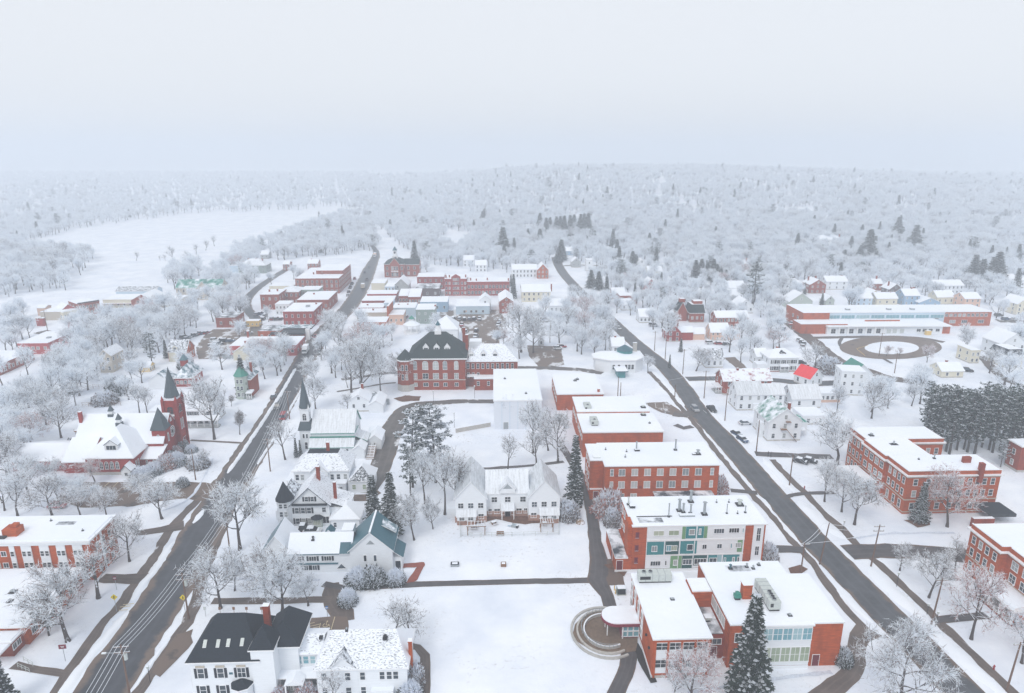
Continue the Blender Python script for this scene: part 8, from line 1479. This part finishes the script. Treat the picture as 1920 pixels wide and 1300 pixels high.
# ------------------------------------------------------------------ vehicles
def carpaint(name, c): return paint('car_' + name, c, .3, .04)
CARC = {'black': (.012, .013, .016), 'silver': (.34, .35, .37), 'white': (.62, .64, .66), 'blue': (.03, .07, .16), 'red': (.30, .012, .018), 'grey': (.09, .095, .10), 'green': (.02, .08, .07), 'tan': (.25, .20, .15)}
M_tyre = paint('tyre_rubber', (.012, .012, .013), .8, .1); M_lamp = paint('headlamp_lens', (.65, .65, .62), .2, .02); M_tail = paint('tail_lamp_lens', (.35, .01, .01), .3, .05)
CARP = {}
def car_proto(style, snow):
    L, W_ = {'car': (4.5, 1.8), 'suv': (4.7, 1.9), 'pickup': (5.6, 2.0), 'van': (5.4, 2.0)}[style]; h1 = .85 if style == 'car' else 1.0; h2 = {'car': 1.45, 'suv': 1.75, 'pickup': 1.85, 'van': 2.1}[style]
    if style == 'car': cab = [(-1.85, h1), (-1.2, h2), (.35, h2), (1.15, h1)]
    elif style == 'suv': cab = [(-2.2, h1), (-1.95, h2), (.5, h2), (1.2, h1)]
    elif style == 'pickup': cab = [(-.65, h1), (-.55, h2), (.75, h2), (1.4, h1)]
    else: cab = [(-2.5, h1), (-2.4, h2), (1.2, h2), (1.9, h1)]
    def sides(prof, w0, w1, m, mb, top=None):
        n = len(prof); z0 = min(p[1] for p in prof); z1 = max(p[1] for p in prof); f = lambda z: w0 + (w1 - w0) * (z - z0) / max(z1 - z0, .01)
        A = [(x, -f(z) / 2, z) for x, z in prof]; Bq = [(x, f(z) / 2, z) for x, z in prof]; mb.face(A[::-1], m); mb.face(Bq, m)
        for i in range(n): j = (i + 1) % n; mb.face([A[i], A[j], Bq[j], Bq[i]], top if (top and i == n // 2 - 1 + 0) else m)
    key = (style, snow); l = L / 2; mb = MB(); PM = bpy.data.materials.new('car_slot')
    sides([(-l, .35), (-l + .05, h1 - .05), (-l + .25, h1), (l - .9, h1), (l - .08, h1 - .18), (l, .4), (l - .15, .28), (-l + .15, .28)], W_, W_ * .97, M_dark if False else 'P', mb)
    if style == 'pickup': mb.box(-l + .12, -W_ / 2 + .14, h1 + .001, -.75, W_ / 2 - .14, h1 + .02, M_dark if not snow else M_snow)
    gl = MB(); sides(cab[:], W_ * .96, W_ * .76, M_glassd, gl); rf = MB(); x0, x1 = cab[1][0] - .02, cab[2][0] + .02; rf.box(x0, -W_ * .385, h2 - .05, x1, W_ * .385, h2 + .03, 'P', M_snow if snow else None)
    px_ = [(cab[1][0] + cab[2][0]) / 2 - .08, cab[0][0], cab[3][0] - .06]
    rf.box(px_[0], -W_ * .44, h1, px_[0] + .1, W_ * .44, h2 - .05, 'P')
    sn = None
    if snow: sn = MB(); sn.box(x0 + .06, -W_ * .36, h2 + .03, x1 - .06, W_ * .36, h2 + .16, M_snow); sn.box(cab[3][0] + .1, -W_ * .42, h1 - .02, l - .55, W_ * .42, h1 + .09, M_snow)
    wh = MB(); wh.tube([(0, -.12, 0), (0, .12, 0)], .34, M_tyre, 12); wh.tube([(0, -.13, 0), (0, .13, 0)], .19, M_graymetal, 8); lp = MB(); lp.box(-.06, -.2, -.09, .03, .2, .09, M_lamp); tl = MB(); tl.box(-.03, -.12, -.12, .04, .12, .12, M_tail)
    return mb, gl, rf, sn, wh.mesh('wheel'), lp.mesh('headlight'), tl.mesh('tail_light'), L, W_, h1, gl.mesh('window'), (sn.mesh('snow_cap') if sn else None)
CNAME = {'car': 'parked_car', 'suv': 'parked_car', 'pickup': 'pickup_truck', 'van': 'van'}
def car(px, py, deg, colour, style, label, group, snow=False, name=None):
    k = (style, snow)
    if k not in CARP: CARP[k] = car_proto(style, snow)
    mb, gl, rf, sn, wh, lp, tl, L, W_, h1, glm, snm = CARP[k]; pm = carpaint(colour, CARC[colour]); kk = (style, snow, colour)
    if kk not in CARP:
        ms = []
        for nm, q in (('body', mb), ('roof', rf)):
            c = MB(); c.v, c.f, c.m = q.v, q.f, q.m; c.mats = [pm if m == 'P' else m for m in q.mats]; ms.append(c.mesh(nm))
        CARP[kk] = ms
    p = on_ground(px, py); r = tag(empty(name or CNAME[style], (p.x, p.y, p.z + .05), R(deg)), label, {'pickup': 'pickup truck'}.get(style, style if style != 'suv' else 'car'), group)
    link('body', CARP[kk][0], r); link('roof', CARP[kk][1], r); link('window', glm, r)
    if snm: link('snow_cap', snm, r)
    for sx in (-1, 1):
        for sy in (-1, 1): link('wheel', wh, r, (sx * L * .31, sy * (W_ / 2 - .1), .34))
    for sy in (-1, 1): link('headlight', lp, r, (L / 2 - .02, sy * .6, h1 - .3)); link('tail_light', tl, r, (-L / 2, sy * .72, h1 - .2))
    return r
for a in [(1303, 770, -83, 'silver', 'suv', 'silver car driving along the side street toward the bottom of the photo', None), (1334, 770, -84, 'black', 'pickup', 'black pickup truck stopped at the right kerb of the side street', None), (1381, 816, -70, 'blue', 'car', 'snow-capped dark car, rear one of two parked beside the green shingled house', None, True), (1392, 827, -70, 'blue', 'car', 'snow-capped dark blue car, front one of two by the green shingled house', None, True), (1397, 796, 5, 'white', 'car', 'white car under snow in the drive between farmhouse and green shingled house', None, True),
          (1501, 868, -35, 'black', 'car', 'left one of two dark cars parked on the snow before the brick residence', None, True), (1518, 867, -35, 'black', 'car', 'right one of two dark cars parked on the snow before the brick residence', None, True), (567, 996, 4, 'black', 'pickup', 'black pickup parked under the turret house bay window', None, True), (586, 999, 2, 'white', 'car', 'snow-covered car beside the black pickup at the turret house', None, True), (545, 997, 10, 'grey', 'car', 'dark car tucked beside the left gable of the teal-roofed office', None, True), (108, 952, 5, 'red', 'car', 'red car glimpsed under the frosted trees behind the brick apartments', None),
          (513, 746, 96, 'grey', 'car', 'snowy car parked on the left edge of the main street above the red church', None, True), (521, 765, -84, 'grey', 'pickup', 'grey pickup truck coming down the main street past the white steeple', None), (532, 784, 96, 'red', 'van', 'dark red van driving up the main street beside the white steeple', None), (600, 664, -84, 'black', 'suv', 'dark car on the main street just below the crossroads', None), (592, 634, 5, 'red', 'pickup', 'red-orange pickup at the crossroads by the service station', None), (1160, 617, -82, 'white', 'car', 'pale car driving down the side street beside the frosted grove', None), (1225, 612, -8, 'white', 'van', 'white van parked before the shuttered house', None, True), (1813, 697, -20, 'black', 'suv', 'black car parked between the cream house and the yellow mansard house', None), (1501, 682, -10, 'black', 'suv', 'black car in the drive right of the colonial house', None, True), (1148, 601, -82, 'black', 'car', 'dark car parked at the left kerb high on the side street', None), (692, 502, -84, 'grey', 'car', 'nearest of the small cars far up the main street beside the town hall', None), (684, 512, 96, 'black', 'car', 'dark car driving away on the main street below the town hall', None), (688, 526, 96, 'grey', 'pickup', 'dark pickup behind the box truck on the main street', None), (1562, 795, -10, 'grey', 'car', 'snowed-in car in the yard behind the barn', None, True)]: car(*a)
CG = [([(403, 640), (413, 641), (422, 641), (432, 641), (401, 648), (410, 647), (409, 659), (413, 668), (467, 626)], 'parked car in the lot beside the red market', 'cars in the lot by the red market', 20, True), ([(494, 600), (510, 600), (519, 600), (527, 600), (480, 591), (489, 590), (497, 594)], 'parked car in front of the corner brick store lot', 'cars behind the corner brick store', 90, True), ([(660, 534), (657, 541), (654, 549), (652, 556), (608, 582), (665, 524)], 'car parked along the left kerb of the main street below the brick block', 'cars along the main street kerb', 96, False),
      ([(850, 600), (862, 600), (871, 601), (880, 600), (889, 600), (899, 600), (866, 611), (893, 622), (892, 633), (937, 605), (762, 596), (773, 601), (873, 624), (936, 634), (934, 611)], 'snow-capped car in the slushy car park behind the white warehouse', 'cars in the warehouse car park', 85, True), ([(1461, 615), (1469, 619), (1484, 609), (1491, 613), (1498, 618), (1497, 639), (1502, 643), (1506, 648)], 'parked car beside the school drive', 'cars beside the school drive', 60, True), ([(200, 586), (220, 594), (208, 597), (186, 602), (175, 605), (200, 603), (174, 593)], 'parked car in the valley car park by the brick store', 'cars in the valley car park', 15, True),
      ([(1331, 645), (1348, 646), (1362, 647)], 'snowed-in car in front of the peach house', 'cars before the peach house', 5, True), ([(1872, 593), (1885, 600), (1902, 600)], 'car on the snowy street at the right end of the school', 'cars right of the school', 5, True), ([(1008, 563), (1016, 560), (1020, 601), (1012, 606), (1030, 604)], 'car half hidden by frosted trees left of the side street', 'cars in the frosted grove', 20, True), ([(1046, 655), (1053, 652)], 'car in the small slushy lot with the white shed', 'cars in the small slushy lot', 10, True), ([(345, 634), (350, 637), (356, 634), (362, 632), (368, 630), (374, 628), (380, 627), (387, 626)], 'car in the close-packed row at the top of the market lot', 'row of cars at the top of the market lot', 70, True)]
crng = random.Random(3)
for pts, lab, grp, dg, sn in CG:
    for x, y in pts: car(x, y, dg + crng.uniform(-6, 6), crng.choice(['black', 'silver', 'white', 'blue', 'red', 'grey', 'grey', 'black']), crng.choice(['car', 'car', 'suv', 'suv', 'pickup']), lab, grp, sn)
def box_truck(px, py, deg, c, label):
    p = on_ground(px, py); r = tag(empty('box_truck', (p.x, p.y, p.z + .06), R(deg)), label, 'truck')
    for nm, q, m in (('cargo_box', (-3.4, -1.2, .8, 1.4, 1.2, 3.5), c), ('cab', (1.5, -1.1, .6, 3.2, 1.1, 2.5), M_white), ('chassis', (-3.3, -.9, .45, 3.0, .9, .8), M_dark), ('windscreen', (2.7, -1.0, 1.5, 3.22, 1.0, 2.3), M_glassd)): mb = MB(); mb.box(*q, m, M_snow if nm == 'cargo_box' else None); mb.build(nm, r)
    wm = MB(); wm.tube([(0, -.15, 0), (0, .15, 0)], .45, M_tyre, 12); wm = wm.mesh('wheel')
    for x in (-2.2, 2.2):
        for y in (-1, 1): link('wheel', wm, r, (x, y, .42))
box_truck(681, 541, 96, M_tan, 'tan box truck driving up the main street among the downtown blocks'); box_truck(573, 662, -84, M_white, 'white box truck with an orange front on the main street below the red market'); box_truck(703, 482, -84, M_peach, 'tiny orange truck at the far top of the main street')
# ------------------------------------------------------------------ poles, wires, signs
POLE = {}
def pole(bx, by, label, h=10.5, arms=1, drum=False, lamp=False, rz=6, lean=0):
    p = on_ground(bx, by); r = tag(empty('utility_pole', p, R(rz)), label, 'utility pole'); r.rotation_euler[1] = R(lean)
    k = (round(h, 1),)
    if k not in POLE: mb = MB(); mb.tube([(0, 0, -.2), (0, 0, h)], [.19, .12], M_pole, 7); POLE[k] = mb.mesh('shaft')
    link('shaft', POLE[k], r)
    for i in range(arms):
        z = h - .5 - i * 1.1; mb = MB(); mb.box(-1.25, -.07, z, 1.25, .07, z + .14, M_pole, M_snow); ar = mb.build('cross_arm', r); q = MB()
        for x in (-1.15, -.45, .45, 1.15): q.tube([(x, 0, z + .14), (x, 0, z + .36)], .06, M_lightmetal, 5)
        q.build('insulators', ar)
    if drum: mb = MB(); mb.tube([(.45, 0, h - 2.9), (.45, 0, h - 1.7)], .3, M_lightmetal, 10); mb.build('transformer', r)
    if lamp: mb = MB(); mb.tube([(0, 0, h - 2), (-1.2, 0, h - 1.5), (-2.6, 0, h - 1.4)], .06, M_graymetal, 6); mb.box(-3.2, -.16, h - 1.5, -2.5, .16, h - 1.34, M_lightmetal, M_snow); mb.build('street_light', r)
    return [r.location + Matrix.Rotation(R(rz), 3, 'Z') @ Vector((x, 0, h - .1 if arms else h)) for x in (-1.15, -.45, .45, 1.15)]
M_wire = paint('rimed_wire', (.72, .75, .80), .7, .05)
def wire(pts, label, group=None, sag=.6, r=.035):
    mb = MB()
    for a, b_ in zip(pts, pts[1:]):
        n = 8; mb.tube([a.lerp(b_, i / n) - Vector((0, 0, sag * 4 * (i / n) * (1 - i / n))) for i in range(n + 1)], r, M_wire, 4, False)
    tag(mb.build('power_line'), label, 'power line', group)
P1 = pole(246, 1316, 'near utility pole with transformer drum and street light over the main street', 11.5, 2, True, True); P2 = pole(354, 1160, 'utility pole beside the yellow crossing sign on the main street', 10.5, 2, True); P3 = pole(432, 1040, 'utility pole rising out of the tall frosted street tree', 10.5, 2); P4 = pole(507, 884, 'utility pole in front of the white church spire on the main street', 10.5, 2); P5 = pole(543, 786, 'utility pole behind the steeple beside the main street', 10.5, 1); P0 = [v + Vector((4, -32, 0)) for v in P1]
for i in range(4): wire([P0[i], P1[i], P2[i], P3[i], P4[i], P5[i]], 'white rime-coated wire strung along the main street poles', 'wires along the main street')
P1b = pole(367, 900, 'bare reddish pole without cross-arm in the red church garden', 9.5, 0); wire([P3[1], P1b[1]], 'front wire slanting over the main street from the church garden pole'); wire([P3[2] - Vector((0, 0, 1)), P1b[2]], 'rear wire slanting over the main street from the church garden pole')
Q = [pole(1887, 1296, 'leaning utility pole nearest the lower right corner', 10, 1, lean=3), pole(1746, 1171, 'utility pole beside the path to the second residence', 10.5, 1, lean=3), pole(1633, 1062, 'utility pole at the corner of the lane between the residences', 10.5, 2, lean=3), pole(1480, 911, 'utility pole on the sidewalk before the brick residence', 9.5, 0), pole(1418, 847, 'utility pole in front of the green shingled house', 10.5, 0), pole(1359, 789, 'utility pole with white cross-arm before the farmhouse', 10, 1), pole(1320, 747, 'utility pole at the corner of the brick house yard', 11, 1), pole(1280, 702, 'utility pole left of the lone dark bare tree', 11, 1), pole(1247, 674, 'utility pole beside the little spruces on the side street', 9.5, 1), pole(1227, 658, 'farthest of the utility poles beside the dark red brick cottage', 9.5, 1)]
for i in (0, 2, 3): wire([Q[0][i] + Vector((6, -40, 0))] + [q[i] for q in Q], 'grey wire running along the poles right of the side street', 'wires along the side street', .7, .022)
S1 = pole(1537, 1058, 'reddish leaning pole standing at the left kerb of the side street crossing', 10.5, 0, lean=5); S2 = pole(1501, 1078, 'short dark pole at the rear corner of the brick school', 8, 1)
for a, b_, l in ((S1[1], Q[2][1], 'upper wire crossing the side street between the reddish pole and the lane corner'), (S1[2] - Vector((0, 0, 1.2)), Q[2][2] - Vector((0, 0, 1)), 'lower wire crossing the side street at the lane corner'), (S2[1], S1[1], 'short wire from the school pole to the reddish pole'), (S2[2], S1[1] - Vector((0, 0, 1.5)), 'lower short wire from the school pole to the reddish pole'), (S2[0], Q[2][0] - Vector((0, 0, 2)), 'long low wire from the school pole across the side street')): wire([a, b_], l, None, .5, .04)
for i, (x, y, h) in enumerate(((1158, 748, 9), (1163, 748, 6.5), (947, 631, 11), (1031, 643, 12), (1677, 700, 9), (90, 624, 12), (1648, 668, 11))): pole(x, y, ['taller of two brown poles behind the gymnasium', 'shorter of two brown poles behind the gymnasium', 'tall thin pole at the edge of the warehouse car park', 'tall pole with cross-arms in the grove by the small slushy lot', 'thin pole at the road below the turning circle', 'pole beside the brick gate pillars of the valley', 'pole beside the snow island of the turning circle'][i], h, 0 if i < 3 else 1)
ca = pole(1265, 745, 'slim pole at the corner of the striped lot by the gymnasium', 5, 0); wire([Q[6][1], at(1235, 716, 8), at(1165, 742, 8)], 'wire crossing the side street toward the green domed building', None, .5, .03); wire([Q[6][2], at(1450, 690, 6)], 'wire from the corner pole to the colonial house', None, .5, .03); wire([Q[5][2], at(1425, 752, 6)], 'wire from the white-armed pole to the farmhouse', None, .3, .03); wire([Q[4][2], at(1460, 800, 5)], 'wire from a pole to the green shingled house', None, .3, .03)
def sign(px, py, h, shape, c, label, s=.75, name='road_sign', glyph=None, rz=8):
    p = at(px, py); r = tag(empty(name, p, R(rz)), label, 'sign'); mb = MB(); mb.tube([(0, 0, 0), (0, 0, h)], .05, M_graymetal if c is not M_wood else M_wood, 6); mb.build('post', r); mb = MB(); q = s / 2
    pts = [(0, -q * 1.41), (q * 1.41, 0), (0, q * 1.41), (-q * 1.41, 0)] if shape == 'd' else [(-q, -q * (1.3 if shape == 't' else .7)), (q, -q * (1.3 if shape == 't' else .7)), (q, q * (1.3 if shape == 't' else .7)), (-q, q * (1.3 if shape == 't' else .7))]
    zc = h - q * .3; mb.face([(x, -.07, zc + z) for x, z in pts], c); mb.face([(x, -.05, zc + z) for x, z in reversed(pts)], M_graymetal); pl = mb.build('plate', r)
    if glyph:
        g = MB()
        if glyph == 'walk':                                      # walking figure
            g.tube([(.02, -.085, zc + .30), (.02, -.075, zc + .30)], .085, M_dark, 8)
            for seg in (((0, .2), (-.02, -.05)), ((-.02, -.05), (.14, -.36)), ((-.02, -.05), (-.16, -.34)), ((0, .16), (.17, .0)), ((0, .16), (-.15, .02))): (a, b_), (c_, d) = seg; g.tube([(a, -.085, zc + b_), (c_, -.085, zc + d)], .045, M_dark, 4)
        else: g.box(-.3, -.085, zc - .02, .3, -.072, zc + .1, M_trim); g.box(-.2, -.085, zc - .2, .2, -.072, zc - .12, M_trim)
        g.build('symbol', pl)
    return r
M_ysign = paint('yellow_sign', (.80, .62, .02), .5, .05); M_bsign = paint('blue_sign', (.03, .16, .45), .5, .05)
sign(219, 1147, 3.6, 'd', M_ysign, 'yellow diamond pedestrian sign on the left side of the main street', 1.0, glyph='walk'); sign(347, 1146, 3.4, 'd', M_ysign, 'yellow diamond pedestrian sign beside the utility pole, right of the main street', .95, glyph='walk'); sign(123, 1240, 3.4, 'r', M_maroon, 'dark red hanging name board before the low brick clinic', 1.3, 'name_sign', 'text'); sign(219, 1106, 3.0, 't', M_maroon, 'maroon sign post at the driveway of the brick apartments', .7, glyph='text'); sign(614, 1156, 2.2, 't', M_bsign, 'blue accessible parking sign behind the mansard house', .55, glyph='text')
for i, x in enumerate((386, 414, 440, 464, 492, 542)): sign(x, 1156, 2.0, 't', M_wood if i else M_lightmetal, 'short brown sign post in the row behind the mansard house' if i else 'pale sign post at the left end of the row behind the mansard house', .5, group_ if False else 'parking_sign')
for o in col.objects:
    if o.get('label', '').startswith('short brown sign post'): o['group'] = 'short sign posts behind the mansard house'
def lamp(px, py, h, label, name='lamp_post'):
    p = at(px, py); r = tag(empty(name, p), label, 'lamp'); mb = MB(); mb.tube([(0, 0, 0), (0, 0, h)], .06, M_dark, 6); mb.build('post', r); mb = MB(); mb.cone(0, 0, h, h + .5, .2, .28, M_lightmetal, 8); mb.cone(0, 0, h + .5, h + .7, .3, .03, M_snow, 8); mb.build('lantern', r)
for x, y, h, l in ((1580, 1000, 3, 'lamp at the foot of the dark path to the brick residence'), (1681, 1100, 3, 'lamp on the snow strip beside the right sidewalk'), (1754, 1175, 3, 'lamp next to the pole at the path to the second residence'), (1738, 1152, 2, 'low lamp across the path from the leaning pole'), (852, 802, 5, 'tall lamp on the snow lawn right of the snowy white pine'), (813, 757, 4.5, 'lamp on the curved driveway below the college'), (890, 747, 4.5, 'lamp by the low wall of the college annex'), (367, 1300 - 18, 3, 'lamp beside the sidewalk left of the mansard house') if False else (282, 1280, 3, 'lamp beside the sidewalk left of the mansard house')): lamp(x, y, h, l)
for x, y, l in ((1863, 1255, 'red fire hydrant in the snow near the lower right corner'), (1508, 917, 'red fire hydrant near the two dark cars before the brick residence')):
    p = at(x, y); r = tag(empty('fire_hydrant', p), l, 'hydrant'); m_ = carpaint('red', CARC['red']); mb = MB(); mb.cone(0, 0, 0, .12, .2, .2, m_, 8); mb.cone(0, 0, .12, .75, .14, .14, m_, 8); mb.cone(0, 0, .75, .95, .17, .04, m_, 8); mb.build('barrel', r); mb = MB(); mb.tube([(-.26, 0, .55), (.26, 0, .55)], .07, m_, 6); mb.build('nozzle', r)
p = at(855, 812); q = at(920, 800); d = q - p; mb = MB(); n_ = Vector((-d.y, d.x, 0)).normalized() * .35; mb.prism([p[:2], q[:2], (q + n_)[:2], (p + n_)[:2]], 0, 1.5, M_stone, M_snow); tag(mb.build('retaining_wall'), 'low tan retaining wall across the snow lawn left of the pale hall', 'wall')
# painted lines
def lines(segs, m, w_=.12, z=.19):
    for a, b_ in segs:
        A_, B_ = at(*a), at(*b_); d = (B_ - A_).normalized(); n_ = Vector((-d.y, d.x, 0)) * w_ / 2; mb = MB(); mb.face([(A_ - n_)[:2] + (0,) if False else (*(A_ - n_)[:2], z), (*(B_ - n_)[:2], z), (*(B_ + n_)[:2], z), (*(A_ + n_)[:2], z)], m); o = mb.build('painted_line'); o['kind'] = 'structure'
lines([((573, 1183), (598, 1183)), ((598, 1183), (601, 1170)), ((574, 1178), (599, 1172)), ((573, 1183), (600, 1176)), ((576, 1172), (590, 1169)), ((621, 1182), (628, 1158))], M_line, .14, .18)
c = at(611, 1174); mb = MB(); mb.tube([(c.x + .55 * math.cos(a), c.y + .55 * math.sin(a), .18) for a in [2.2 + 4.6 * i / 10 for i in range(11)]], .07, M_line, 4); mb.tube([(c.x, c.y + 1.0, .18), (c.x, c.y + .1, .18), (c.x + .7, c.y + .05, .18), (c.x + .95, c.y - .5, .18)], .07, M_line, 4); mb.tube([(c.x, c.y + 1.2, .17), (c.x, c.y + 1.2, .19)], .16, M_line, 8); mb.build('wheelchair_symbol')['kind'] = 'structure'
lines([((212, 915), (222, 905)), ((232, 917), (247, 904)), ((242, 917), (251, 904)), ((232, 917), (242, 917)), ((236, 913), (245, 913)), ((240, 909), (248, 909)), ((260, 914), (263, 906)), ((195, 914), (206, 905))], M_line, .16)
lines([((1215, 762), (1212, 755)), ((1230, 766), (1228, 756)), ((1245, 770), (1243, 757)), ((1325, 776), (1318, 770))], M_trim, .14)
lines([((225, 1140), (245, 1138)), ((223, 1146), (240, 1145)), ((231, 1136), (252, 1133))], M_line, .2, .2)
lines([((1628, 640 + 8), (1606, 655)), ((1606, 655), (1622, 668))], M_yline, .3, .2)
# ------------------------------------------------------------------ two people on the right sidewalk
def person(px, py, rz, label, coat):
    p = at(px, py); r = tag(empty('person', (p.x, p.y, .04), R(rz)), label, 'person')
    J = [((0, 0, .95), .15), ((0, 0, 1.18), .15), ((0, 0, 1.42), .16), ((0, 0, 1.54), .055), ((0, .02, 1.66), .10), ((0, .02, 1.75), .085), ((-.17, 0, 1.42), .07), ((-.25, -.05, 1.15), .05), ((-.22, .12, .92), .04), ((-.21, .2, .84), .035), ((.17, 0, 1.42), .07), ((.25, .08, 1.15), .05), ((.23, .22, .95), .04), ((.22, .3, .9), .035), ((-.09, 0, .88), .10), ((-.1, .16, .5), .07), ((-.1, .05, .1), .05), ((-.1, .2, .04), .045), ((.09, 0, .88), .10), ((.1, -.06, .5), .07), ((.1, -.28, .14), .05), ((.1, -.16, .04), .045)]
    E_ = [(0, 1), (1, 2), (2, 3), (3, 4), (4, 5), (2, 6), (6, 7), (7, 8), (8, 9), (2, 10), (10, 11), (11, 12), (12, 13), (0, 14), (14, 15), (15, 16), (16, 17), (0, 18), (18, 19), (19, 20), (20, 21)]
    me = bpy.data.meshes.new('body'); me.from_pydata([j[0] for j in J], E_, []); o = link('body', me, r); m = o.modifiers.new('skin', 'SKIN'); me.skin_vertices[0].data[0].use_root = True
    for i, j in enumerate(J): me.skin_vertices[0].data[i].radius = (j[1], j[1])
    o.modifiers.new('smooth', 'SUBSURF').levels = 1; o.modifiers['smooth'].render_levels = 1; me.materials.append(coat)
    mb = MB(); mb.cone(0, .0, 1.62, 1.80, .125, .09, M_dark, 8); mb.build('hat', r); mb = MB(); mb.cone(0, .105, 1.6, 1.7, .05, .045, M_peach, 6); mb.build('face', r)
person(1440, 857, 90, 'left one of two dark-clothed people walking on the right sidewalk', M_shut); person(1445, 858, 80, 'right one of two dark-clothed people walking on the right sidewalk', paint('dark_coat', (.03, .025, .03), .8))
# ------------------------------------------------------------------ the air: one even closed box of haze
HAZE_TOP = 150.0
def make_haze(density):
    mb = MB(); m = bpy.data.materials.new('haze'); m.use_nodes = True; t = m.node_tree; t.nodes.clear()
    v = t.nodes.new('ShaderNodeVolumePrincipled'); v.inputs['Density'].default_value = density
    v.inputs['Color'].default_value = (0.80, 0.85, 0.91, 1); v.inputs['Anisotropy'].default_value = 0.0
    o = t.nodes.new('ShaderNodeOutputMaterial'); t.links.new(v.outputs[0], o.inputs['Volume'])
    mb.box(-5200, -200, -1.0, 5200, 6700, HAZE_TOP, m); mb.build('haze')['kind'] = 'stuff'
make_haze(0.00082)
